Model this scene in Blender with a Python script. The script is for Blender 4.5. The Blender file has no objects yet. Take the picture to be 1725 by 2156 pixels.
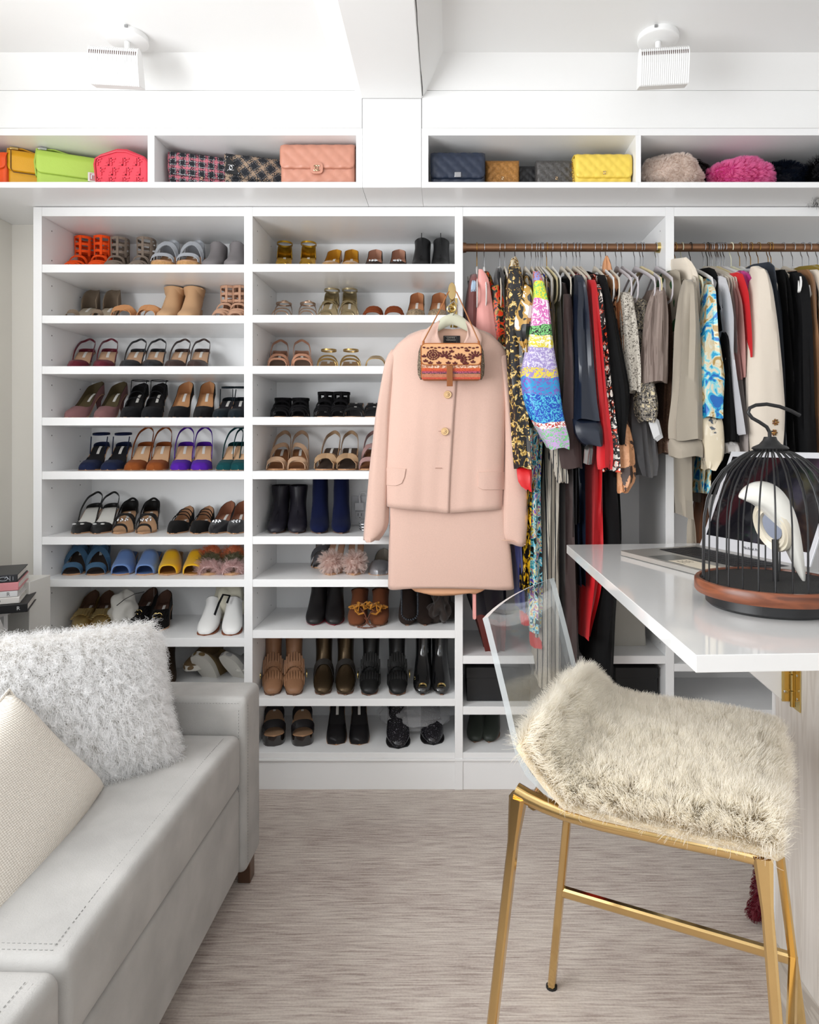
import bpy, math, random
import numpy as np
from mathutils import Vector, noise
random.seed(7); rng = np.random.default_rng(7)
S = bpy.context.scene
# ---------------------------------------------------------------- camera, light, exposure
CH = 1.25; FP = 1427.0; VX = 945.0; VY = 935.0; IW = 1725.0; IH = 2156.0
cd = bpy.data.cameras.new('camera'); cam = bpy.data.objects.new('camera', cd)
S.collection.objects.link(cam); S.camera = cam
cam.location = (0, 0, CH); cam.rotation_euler = (math.pi/2, 0, 0)
cd.sensor_fit = 'HORIZONTAL'; cd.sensor_width = 36; cd.lens = 36*FP/IW
cd.shift_x = -(VX-IW/2)/IW; cd.shift_y = (VY-IH/2)/IW; cd.clip_start = .02
S.view_settings.view_transform = 'Standard'; S.view_settings.look = 'None'
S.view_settings.gamma = 1; S.view_settings.use_curve_mapping = False
S.view_settings.exposure = 0.02
w = bpy.data.worlds.new('world'); S.world = w; w.use_nodes = True
w.node_tree.nodes['Background'].inputs[0].default_value = (.86, .93, 1, 1)
w.node_tree.nodes['Background'].inputs[1].default_value = 1.0
def area(name, loc, rot, sx, sy, power, col=(1, 1, 1)):
    l = bpy.data.lights.new(name, 'AREA'); l.shape = 'RECTANGLE'; l.size = sx; l.size_y = sy
    l.energy = power; l.color = col
    o = bpy.data.objects.new(name, l); S.collection.objects.link(o); o.location = loc; o.rotation_euler = rot
    return o
R = math.radians
area('window_daylight_left', (-1.69, .35, 1.55), (0, R(-103), 0), 1.5, 1.9, 79, (.97, .985, 1))
area('added_fill_rear', (.1, -1.88, 1.5), (R(90), 0, 0), 3.2, 1.7, 12, (1, .995, .985))  # unseen fill lamp added behind the camera for frontal light
# ---------------------------------------------------------------- helpers
def X(px, Y): return (px-VX)*Y/FP
def Z(py, Y): return CH-(py-VY)*Y/FP
def P(px, py, Y): return Vector((X(px, Y), Y, Z(py, Y)))
def lin(h):
    h = h.lstrip('#'); r = []
    for i in (0, 2, 4):
        c = int(h[i:i+2], 16)/255; r.append(c/12.92 if c <= .04045 else ((c+.055)/1.055)**2.4)
    return (*r, 1)
MATS = {}
def nodes(m): return m.node_tree.nodes, m.node_tree.links
def mat(name, col, rough=.6, metal=0, bump=0, bscale=200, sheen=0, vary=0, vscale=8, coat=0, spec=.5, stretch=None, sss=0):
    k = (name, col, rough, metal, bump, bscale, vary)
    if k in MATS: return MATS[k]
    m = bpy.data.materials.new(name); m.use_nodes = True; N, Lk = nodes(m); b = N['Principled BSDF']
    c = lin(col); b.inputs['Base Color'].default_value = c; b.inputs['Roughness'].default_value = rough
    b.inputs['Metallic'].default_value = metal; b.inputs['Specular IOR Level'].default_value = spec
    if sheen: b.inputs['Sheen Weight'].default_value = sheen; b.inputs['Sheen Roughness'].default_value = .4
    if coat: b.inputs['Coat Weight'].default_value = coat; b.inputs['Coat Roughness'].default_value = .08
    if vary or bump:
        tc = N.new('ShaderNodeTexCoord'); mp = N.new('ShaderNodeMapping'); Lk.new(tc.outputs['Object'], mp.inputs[0])
        if stretch: mp.inputs['Scale'].default_value = stretch
    if vary:
        n = N.new('ShaderNodeTexNoise'); n.inputs['Scale'].default_value = vscale; n.inputs['Detail'].default_value = 4
        Lk.new(mp.outputs[0], n.inputs['Vector'])
        r = N.new('ShaderNodeValToRGB'); r.color_ramp.elements[0].position = .3; r.color_ramp.elements[1].position = .7
        r.color_ramp.elements[0].color = tuple(x*(1-vary) for x in c[:3])+(1,)
        r.color_ramp.elements[1].color = tuple(min(1, x*(1+vary)) for x in c[:3])+(1,)
        Lk.new(n.outputs[0], r.inputs[0]); Lk.new(r.outputs[0], b.inputs['Base Color'])
    if bump:
        n2 = N.new('ShaderNodeTexNoise'); n2.inputs['Scale'].default_value = bscale; n2.inputs['Detail'].default_value = 3
        Lk.new(mp.outputs[0], n2.inputs['Vector'])
        bm = N.new('ShaderNodeBump'); bm.inputs['Strength'].default_value = bump; bm.inputs['Distance'].default_value = .002
        Lk.new(n2.outputs[0], bm.inputs['Height']); Lk.new(bm.outputs[0], b.inputs['Normal'])
    MATS[k] = m; return m
def ramp(N, stops, const=True):
    r = N.new('ShaderNodeValToRGB'); e = r.color_ramp.elements
    if const: r.color_ramp.interpolation = 'CONSTANT'
    while len(e) < len(stops): e.new(.5)
    for i, (p, c) in enumerate(stops): e[i].position = p; e[i].color = lin(c)
    return r
def patt(name, cols, scale=40, dist=1.5, rough=.55, stretch=(1, 1, 1), kind='noise', metal=0, sheen=0, bump=0, lo=.36, hi=.64):
    m = bpy.data.materials.new(name); m.use_nodes = True; N, Lk = nodes(m); b = N['Principled BSDF']
    b.inputs['Roughness'].default_value = rough; b.inputs['Metallic'].default_value = metal
    tc = N.new('ShaderNodeTexCoord'); mp = N.new('ShaderNodeMapping'); mp.inputs['Scale'].default_value = stretch
    Lk.new(tc.outputs['Object'], mp.inputs[0])
    if kind == 'noise':
        t = N.new('ShaderNodeTexNoise'); t.inputs['Distortion'].default_value = dist; t.inputs['Detail'].default_value = 3; out = t.outputs[0]
    elif kind == 'cell':
        t = N.new('ShaderNodeTexVoronoi'); out = t.outputs['Distance']; lo, hi = .1, .75
    elif kind == 'wave':
        t = N.new('ShaderNodeTexWave'); t.inputs['Distortion'].default_value = dist; out = t.outputs[1]; lo, hi = 0, 1
        t.bands_direction = 'X'
    t.inputs['Scale'].default_value = scale; Lk.new(mp.outputs[0], t.inputs['Vector'])
    n = len(cols); r = ramp(N, [(0 if i == 0 else lo+(hi-lo)*i/n, c) for i, c in enumerate(cols)])
    Lk.new(out, r.inputs[0]); Lk.new(r.outputs[0], b.inputs['Base Color'])
    if bump:
        bm = N.new('ShaderNodeBump'); bm.inputs['Strength'].default_value = bump; bm.inputs['Distance'].default_value = .003
        Lk.new(out, bm.inputs['Height']); Lk.new(bm.outputs[0], b.inputs['Normal'])
    return m
def bandmat(name, bands, axis=2, scale=45, rough=.45, mixes=None, metal=0):
    """colour bands along an object's own length (printed cloth): bands = [(start, ground, motif)]"""
    m = bpy.data.materials.new(name); m.use_nodes = True; N, Lk = nodes(m); b = N['Principled BSDF']
    b.inputs['Roughness'].default_value = rough; b.inputs['Metallic'].default_value = metal
    tc = N.new('ShaderNodeTexCoord'); sp = N.new('ShaderNodeSeparateXYZ'); Lk.new(tc.outputs['Generated'], sp.inputs[0])
    a = ramp(N, [(p, g) for p, g, _ in bands]); c = ramp(N, [(p, q) for p, _, q in bands])
    n = N.new('ShaderNodeTexNoise'); n.inputs['Scale'].default_value = scale; n.inputs['Distortion'].default_value = 2.5
    Lk.new(tc.outputs['Object'], n.inputs['Vector'])
    w_ = N.new('ShaderNodeTexNoise'); w_.inputs['Scale'].default_value = 9; Lk.new(tc.outputs['Object'], w_.inputs['Vector'])
    ad = N.new('ShaderNodeMath'); ad.operation = 'MULTIPLY_ADD'; ad.inputs[1].default_value = .13; Lk.new(w_.outputs[0], ad.inputs[0])
    Lk.new(sp.outputs[axis], ad.inputs[2])
    su = N.new('ShaderNodeMath'); su.operation = 'SUBTRACT'; su.inputs[1].default_value = .065; Lk.new(ad.outputs[0], su.inputs[0])
    Lk.new(su.outputs[0], a.inputs[0]); Lk.new(su.outputs[0], c.inputs[0])
    st = N.new('ShaderNodeMath'); st.operation = 'GREATER_THAN'; st.inputs[1].default_value = .52; Lk.new(n.outputs[0], st.inputs[0])
    mx = N.new('ShaderNodeMix'); mx.data_type = 'RGBA'; Lk.new(st.outputs[0], mx.inputs[0])
    Lk.new(a.outputs[0], mx.inputs[6]); Lk.new(c.outputs[0], mx.inputs[7]); Lk.new(mx.outputs[2], b.inputs['Base Color'])
    return m
def interp(xs, ys, t): return float(np.interp(t, xs, ys))
def sstep(a, b, x):
    x = min(1, max(0, (x-a)/(b-a))); return x*x*(3-2*x)
def tag(o, label=None, cat=None, group=None, kind=None):
    if label: o['label'] = label
    if cat: o['category'] = cat
    if group: o['group'] = group
    if kind: o['kind'] = kind
    return o
def thing(name, label, cat, loc=(0, 0, 0), group=None, rz=0):
    o = bpy.data.objects.new(name, None); S.collection.objects.link(o); o.location = loc; o.rotation_euler = (0, 0, rz)
    o.empty_display_size = .02
    return tag(o, label, cat, group)
class MB:
    def __init__(s): s.v = []; s.f = []
    def add(s, vs, fs):
        n = len(s.v); s.v += [tuple(v) for v in vs]; s.f += [tuple(i+n for i in f) for f in fs]; return s
    def box(s, x0, x1, y0, y1, z0, z1):
        return s.add([(x0, y0, z0), (x1, y0, z0), (x1, y1, z0), (x0, y1, z0), (x0, y0, z1), (x1, y0, z1), (x1, y1, z1), (x0, y1, z1)],
                     [(0, 3, 2, 1), (4, 5, 6, 7), (0, 1, 5, 4), (1, 2, 6, 5), (2, 3, 7, 6), (3, 0, 4, 7)])
    def prism(s, poly, z0, z1):
        n = len(poly)
        return s.add([(x, y, z0) for x, y in poly]+[(x, y, z1) for x, y in poly],
                     [tuple(range(n))[::-1], tuple(range(n, 2*n))]+[(i, (i+1) % n, (i+1) % n+n, i+n) for i in range(n)])
    def loft(s, rings, cap=True, closed=True, loop=False):
        n = len(rings[0]); vs = [p for r in rings for p in r]; fs = []
        m = len(rings)
        for i in range(m if loop else m-1):
            j2 = (i+1) % m
            for j in range(n if closed else n-1):
                k = (j+1) % n; fs.append((i*n+j, i*n+k, j2*n+k, j2*n+j))
        if cap and not loop: fs += [tuple(range(n))[::-1], tuple(range((m-1)*n, m*n))]
        return s.add(vs, fs)
    def tube(s, path, r, n=8, loop=False, flat=None):
        """round tube along a path; r number or list; flat=(a,b) scales of the section"""
        path = [Vector(p) for p in path]; m = len(path); rings = []; up = None
        for i, p in enumerate(path):
            if loop: t = path[(i+1) % m]-path[i-1]
            else: t = path[min(i+1, m-1)]-path[max(i-1, 0)]
            t.normalize()
            if up is None:
                up = Vector((0, 0, 1)) if abs(t.z) < .9 else Vector((0, 1, 0))
            u = t.cross(up); u.normalize(); v = u.cross(t); up = v
            rr = r[i] if isinstance(r, (list, tuple)) else r; fa, fb = flat or (1, 1)
            rings.append([p+u*math.cos(a)*rr*fa+v*math.sin(a)*rr*fb for a in [2*math.pi*k/n for k in range(n)]])
        return s.loft(rings, True, True, loop)
    def ribbon(s, path, wd, width, th=.002, loop=False):
        """flat strap: wd = width direction (vector or list)"""
        path = [Vector(p) for p in path]; m = len(path); rings = []
        for i, p in enumerate(path):
            t = (path[(i+1) % m]-path[i-1]) if loop else path[min(i+1, m-1)]-path[max(i-1, 0)]
            t.normalize(); d = Vector(wd[i] if isinstance(wd, list) else wd); d = d-t*d.dot(t)
            if d.length < 1e-6: d = Vector((0, 0, 1))
            d.normalize(); q = t.cross(d); wv = width[i] if isinstance(width, list) else width
            a = d*wv/2; b = q*th/2; rings.append([p-a-b, p+a-b, p+a+b, p-a+b])
        return s.loft(rings, True, True, loop)
    def lathe(s, prof, c=(0, 0, 0), n=32, sx=1, sy=1):
        rings = [[(c[0]+r*sx*math.cos(2*math.pi*k/n), c[1]+r*sy*math.sin(2*math.pi*k/n), c[2]+z) for k in range(n)] for r, z in prof]
        return s.loft(rings, True)
    def grid(s, fn, nu, nv):
        vs = [fn(i/nu, j/nv) for i in range(nu+1) for j in range(nv+1)]
        return s.add(vs, [(i*(nv+1)+j, (i+1)*(nv+1)+j, (i+1)*(nv+1)+j+1, i*(nv+1)+j+1) for i in range(nu) for j in range(nv)])
    def ball(s, c, rx, ry=None, rz=None, n=12, m=8):
        ry = ry or rx; rz = rz or rx
        return s.loft([[(c[0]+rx*math.sin(a)*math.cos(2*math.pi*k/n), c[1]+ry*math.sin(a)*math.sin(2*math.pi*k/n), c[2]+rz*math.cos(a)) for k in range(n)]
                       for a in [.02+(math.pi-.04)*i/m for i in range(m+1)]], True)
    def build(s, name, m, parent=None, smooth=True, bevel=0, world=True, label=None, subd=0, seg=2, solid=0, auto=40):
        root = parent
        while root is not None and root.parent is not None: root = root.parent
        off = Vector(root.location) if (root is not None and world) else Vector((0, 0, 0))
        me = bpy.data.meshes.new(name); me.from_pydata([(x-off.x, y-off.y, z-off.z) for x, y, z in s.v], [], s.f)
        o = bpy.data.objects.new(name, me); S.collection.objects.link(o)
        if m: me.materials.append(m)
        if parent is not None: o.parent = parent
        if smooth:
            me.polygons.foreach_set('use_smooth', [True]*len(me.polygons))
            if auto: me.set_sharp_from_angle(angle=R(auto))
        if bevel:
            b = o.modifiers.new('bevel', 'BEVEL'); b.width = bevel; b.segments = seg; b.limit_method = 'ANGLE'
        if subd: q = o.modifiers.new('subdivision', 'SUBSURF'); q.levels = subd; q.render_levels = subd
        if solid: q = o.modifiers.new('solidify', 'SOLIDIFY'); q.thickness = solid; q.offset = 0
        if label: o['label'] = label
        return o
def copy_tree(o, parent=None):
    c = o.copy(); S.collection.objects.link(c)
    if parent is not None: c.parent = parent
    for ch in list(o.children): copy_tree(ch, c)
    return c
def meshify(o):
    bpy.context.view_layer.update(); dg = bpy.context.evaluated_depsgraph_get(); me = bpy.data.meshes.new_from_object(o.evaluated_get(dg)); nm = o.name; cu = o.data
    bpy.data.objects.remove(o); bpy.data.curves.remove(cu); q = bpy.data.objects.new(nm, me); S.collection.objects.link(q); return q
def text(name, body, size, loc, rot, m, parent, ext=.0004, sx=1):
    cu = bpy.data.curves.new(name, 'FONT'); cu.body = body; cu.size = size; cu.extrude = ext; cu.align_x = 'CENTER'; cu.align_y = 'CENTER'
    o = bpy.data.objects.new(name, cu); S.collection.objects.link(o); cu.materials.append(m)
    root = parent
    while root.parent is not None: root = root.parent
    o = meshify(o); o.parent = parent; o.location = Vector(loc)-Vector(root.location); o.rotation_euler = rot; o.scale.x = sx
    return o
# ---------------------------------------------------------------- materials of the room
WHITE = mat('white paint', '#f3f3f2', .5)
LAQ = mat('white lacquer', '#f4f4f4', .3, spec=.5)
WALLC = mat('cream wall paint', '#f1ede5', .7)
CHROME = mat('chrome wire', '#c9ccd2', .2, 1)
BRASS = mat('polished brass', '#d9c07e', .16, 1)
BRONZE = mat('brushed bronze', '#8f6a50', .38, .8)
# ---------------------------------------------------------------- the room
F = 2.45; FB = 2.80; FU = 2.27; K = F/FP
def FX(px): return (px-VX)*K
def FZ(py): return CH-(py-VY)*K
LW = -1.71; RW = 2.5; RY = -2.0; CZ = 2.515
def struct(name, mb, m, **k): return tag(mb.build(name, m, **k), kind='structure')
# carpet
cm = bpy.data.materials.new('ribbed wool carpet'); cm.use_nodes = True; N, Lk = nodes(cm); b = N['Principled BSDF']; b.inputs['Roughness'].default_value = .95; b.inputs['Specular IOR Level'].default_value = .1
tc = N.new('ShaderNodeTexCoord'); m1 = N.new('ShaderNodeMapping'); m1.inputs['Scale'].default_value = (11, 165, 1); Lk.new(tc.outputs['Object'], m1.inputs[0])
n1 = N.new('ShaderNodeTexNoise'); n1.inputs['Scale'].default_value = 1; n1.inputs['Detail'].default_value = 3; Lk.new(m1.outputs[0], n1.inputs['Vector'])
m2 = N.new('ShaderNodeMapping'); m2.inputs['Scale'].default_value = (2.2, 9, 1); Lk.new(tc.outputs['Object'], m2.inputs[0])
n2 = N.new('ShaderNodeTexNoise'); n2.inputs['Scale'].default_value = 1; n2.inputs['Detail'].default_value = 5; Lk.new(m2.outputs[0], n2.inputs['Vector'])
n3 = N.new('ShaderNodeTexNoise'); n3.inputs['Scale'].default_value = 170; Lk.new(tc.outputs['Object'], n3.inputs['Vector'])
a1 = N.new('ShaderNodeMath'); a1.operation = 'MULTIPLY_ADD'; a1.inputs[1].default_value = .62; Lk.new(n1.outputs[0], a1.inputs[0])
a0 = N.new('ShaderNodeMath'); a0.operation = 'MULTIPLY'; a0.inputs[1].default_value = .22; Lk.new(n2.outputs[0], a0.inputs[0]); Lk.new(a0.outputs[0], a1.inputs[2])
a2 = N.new('ShaderNodeMath'); a2.operation = 'MULTIPLY_ADD'; a2.inputs[1].default_value = .16; Lk.new(n3.outputs[0], a2.inputs[0]); Lk.new(a1.outputs[0], a2.inputs[2])
rr = ramp(N, [(.36, '#a4968e'), (.45, '#bbaea6'), (.53, '#cabfb6'), (.64, '#d8cec4')], False); Lk.new(a2.outputs[0], rr.inputs[0]); Lk.new(rr.outputs[0], b.inputs['Base Color'])
bm_ = N.new('ShaderNodeBump'); bm_.inputs['Strength'].default_value = .9; bm_.inputs['Distance'].default_value = .004; Lk.new(a2.outputs[0], bm_.inputs['Height']); Lk.new(bm_.outputs[0], b.inputs['Normal'])
struct('floor', MB().box(LW-.1, RW+.1, RY-.1, FB+.2, -.05, 0), cm)
cl = MB(); cl.box(LW-.1, RW+.1, RY-.1, FB+.2, CZ, CZ+.08)
struct('ceiling', cl, WHITE)
# left wall with a window opening (x = LW), y 0-? from -.6 to 1.3
lw = MB(); lw.box(LW-.12, LW, RY-.1, -.65, 0, CZ).box(LW-.12, LW, 1.35, FB+.2, 0, CZ).box(LW-.12, LW, -.65, 1.35, 0, .78).box(LW-.12, LW, -.65, 1.35, 2.32, CZ)
struct('wall_left', lw, WALLC)
struct('wall_right', MB().box(RW, RW+.12, RY-.1, FB+.2, 0, CZ), WHITE)
rw = MB(); rw.box(LW-.1, -1.55, RY-.12, RY, 0, CZ).box(1.75, RW+.1, RY-.12, RY, 0, CZ).box(-1.55, 1.75, RY-.12, RY, 0, .62).box(-1.55, 1.75, RY-.12, RY, 2.37, CZ)
struct('wall_rear', rw, WHITE)
struct('wall_front', MB().box(LW-.12, RW+.12, FB+.03, FB+.15, 0, CZ), WHITE)
wf = MB(); wf.box(LW-.1, LW-.04, -.65, 1.35, .78, .83).box(LW-.1, LW-.04, -.65, 1.35, 2.27, 2.32).box(LW-.1, LW-.04, -.65, -.6, .83, 2.27).box(LW-.1, LW-.04, 1.3, 1.35, .83, 2.27).box(LW-.1, LW-.04, .33, .37, .83, 2.27)
struct('window_1', wf, WHITE)
wf = MB(); wf.box(-1.55, 1.75, RY-.08, RY-.03, .62, .67).box(-1.55, 1.75, RY-.08, RY-.03, 2.32, 2.37).box(-1.55, -1.5, RY-.08, RY-.03, .67, 2.32).box(1.7, 1.75, RY-.08, RY-.03, .67, 2.32).box(.08, .12, RY-.08, RY-.03, .67, 2.32)
struct('added_window_rear', wf, WHITE)  # unseen rear window frame, added to go with the fill lamp
# return wall left of the shelving: beside the cabinet
struct('wall_return', MB().box(LW, FX(70)-.001, 2.653, FB+.03, 0, 2.109), WALLC)
# beam with sloping sides, running toward the camera
by0 = 2.28
def beamsec(y): return [(X(763, FU), y, 2.407), (X(888, FU), y, 2.407), (-.016, y, CZ+.005), (-.39, y, CZ+.005)]
struct('trim_1', MB().loft([beamsec(-1.99), beamsec(FU)]), WHITE, smooth=False)
# front fascia above the top cubbies and slanted coves
zs_ = 2.445
for i, (xa, xb) in enumerate([(LW, X(763, FU)-.001), (X(888, FU)+.001, RW)]):
    cv = MB(); ya, za = FU, zs_-.005
    cv.loft([[(xx, FU, zs_-.01), (xx, FU-.085, CZ+.004), (xx, FU+.3, CZ+.004), (xx, FU+.3, zs_-.01)] for xx in (xa, xb)])
    struct('trim_%d' % (i+2), cv, WHITE, smooth=False)
    struct('trim_%d' % (i+4), MB().box(xa, xb, FU, FB+.03, Z(270, FU)+.001, zs_-.011), WHITE, bevel=.001)
# column cladding under the beam
struct('trim_6', MB().box(X(763.6, FU), X(887.6, FU), FU-.002, FB+.03, 2.109, 2.406), LAQ, bevel=.0015)
# crack line by the beam (filled joint)
ck = MB(); pts = [(X(888, FU)+.004+.0015*random.uniform(-1, 1), FU-.01-2.2*i/40, 2.4125+.001*random.uniform(-1, 1)) for i in range(41)]
ck.tube(pts, .0016, 4); tag(ck.build('trim_7', mat('dark joint', '#4a4846', .9)), kind='structure')
# ---------------------------------------------------------------- shelving
UP = [(70, 88), (514, 532), (958, 975), (1402, 1420), (1846, 1864)]
HOLE = mat('peg hole', '#4b4744', .9)
c1 = [(556.5, 573.5), (664, 680.5), (771, 787.5), (879, 896), (992.5, 1009.5), (1130.5, 1147), (1220, 1236), (1344, 1362), (1472, 1487)]
c2 = [(555.5, 572), (663, 679), (770.5, 787), (878, 894.5), (992, 1009), (1129.5, 1146), (1220, 1236), (1327, 1344), (1471.5, 1487)]
c3 = [(1381, 1398), (1488, 1505)]; c4 = [(1398, 1414), (1495, 1512)]
units = [('open shoe shelving bay, leftmost, ten shelves of mixed sandals and heels', c1), ('open shoe shelving bay behind the pink suit, boots on its lower shelves', c2),
         ('open hanging bay right of the pink suit, full of printed clothes', c3), ('open hanging bay at right edge, behind the laptop and bird cage', c4)]
for i, (lab, cs) in enumerate(units):
    u = thing('shelving_unit', lab, 'shelving', (FX(UP[i][0]), F, 0), 'white built-in closet bays')
    xl, xr = FX(UP[i][1]), FX(UP[i+1][0])
    MB().box(FX(UP[i][0]), xl-.0003, F, FB, .0, FZ(436)).build('side_panel', LAQ, u, bevel=.0008)
    if i == 3: MB().box(xr, FX(1864), F, FB, .0, FZ(436)).build('side_panel', LAQ, u, bevel=.0008)
    MB().box(xl, xr, FB-.008, FB+.01, .1, FZ(436)).build('back_panel', LAQ, u)
    MB().box(xl, xr, F+.0005, FB-.01, FZ(455), FZ(436)).build('top_panel', LAQ, u, bevel=.0008)
    for a, b_ in cs: MB().box(xl, xr, F+.001, FB-.009, FZ(b_), FZ(a)).build('shelf', LAQ, u, bevel=.0008)
    MB().box(xl, xr, F+.001, FB-.009, FZ(1597), FZ(1585)).build('bottom_shelf', LAQ, u, bevel=.0008)
    MB().box(FX(UP[i][0]), xr, F-.003, F+.02, FZ(1602), FZ(1597.3)).build('bottom_trim', LAQ, u, bevel=.0005)
    MB().box(FX(UP[i][0]), xr, F+.004, F+.02, .0, FZ(1602.3)).build('toe_kick', LAQ, u)
    h = MB()
    rows = [455]+[q for ab in cs for q in ab]+[1585]
    for q in range(0, len(rows)-1, 2):
        top, bot = FZ(rows[q])-.035, FZ(rows[q+1])+.03
        for yy in (2.512, 2.705):
            for zz in {top, bot}:
                for xx in (xl, xr-.0006):
                    h.add([(xx+.0003+.0003*0, yy+.0026*math.cos(a*.785), zz+.0026*math.sin(a*.785)) for a in range(8)]+[(xx+.0006, yy, zz)], [(a, (a+1) % 8, 8) for a in range(8)])
    tag(h.build('peg_hole', HOLE, u), kind='stuff')
# upper cubbies
ups = [(-130, 311), (325, 750), (902, 1339), (1350, 1800)]
ulab = ['open overhead cubby at far left holding yellow, lime and red bags', 'open overhead cubby left of the column, holding tweed bags', 'open overhead cubby right of the column, holding quilted bags', 'open overhead cubby at top right, holding fur accessories']
outer = [(-143, 318), (318, 763), (888, 1344.5), (1344.5, 1812)]
for (a, b_), (oa, ob), lab in zip(ups, outer, ulab):
    xa, xb, xoa, xob = X(a, FU), X(b_, FU), X(oa, FU), X(ob, FU)
    xoa = max(xoa, LW+.001); xa = max(xa, LW+.02)
    u = thing('overhead_cubby', lab, 'cabinet', (xoa, FU, 2.109), 'overhead cubbies above the closet')
    zt, zb = Z(285, FU), Z(383, FU)
    MB().box(xoa, xob, FU, FB, 2.109, zb).build('bottom_panel', LAQ, u, bevel=.0008)
    MB().box(xoa, xob, FU, FB, zt, Z(270, FU)).build('top_panel', LAQ, u, bevel=.0008)
    MB().box(xoa, xa, FU+.0005, FB, zb, zt).build('side_panel', LAQ, u)
    MB().box(xb, xob, FU+.0005, FB, zb, zt).build('side_panel', LAQ, u)
    MB().box(xa, xb, FB-.02, FB, zb, zt).build('back_panel', LAQ, u)
CUBZ = Z(383, FU)
# cabinet reveals: filler between the bays' top and cubbies
struct('trim_8', MB().box(FX(70), FX(1864), F+.03, FB, FZ(436)+.0005, 2.1085), LAQ)
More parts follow.
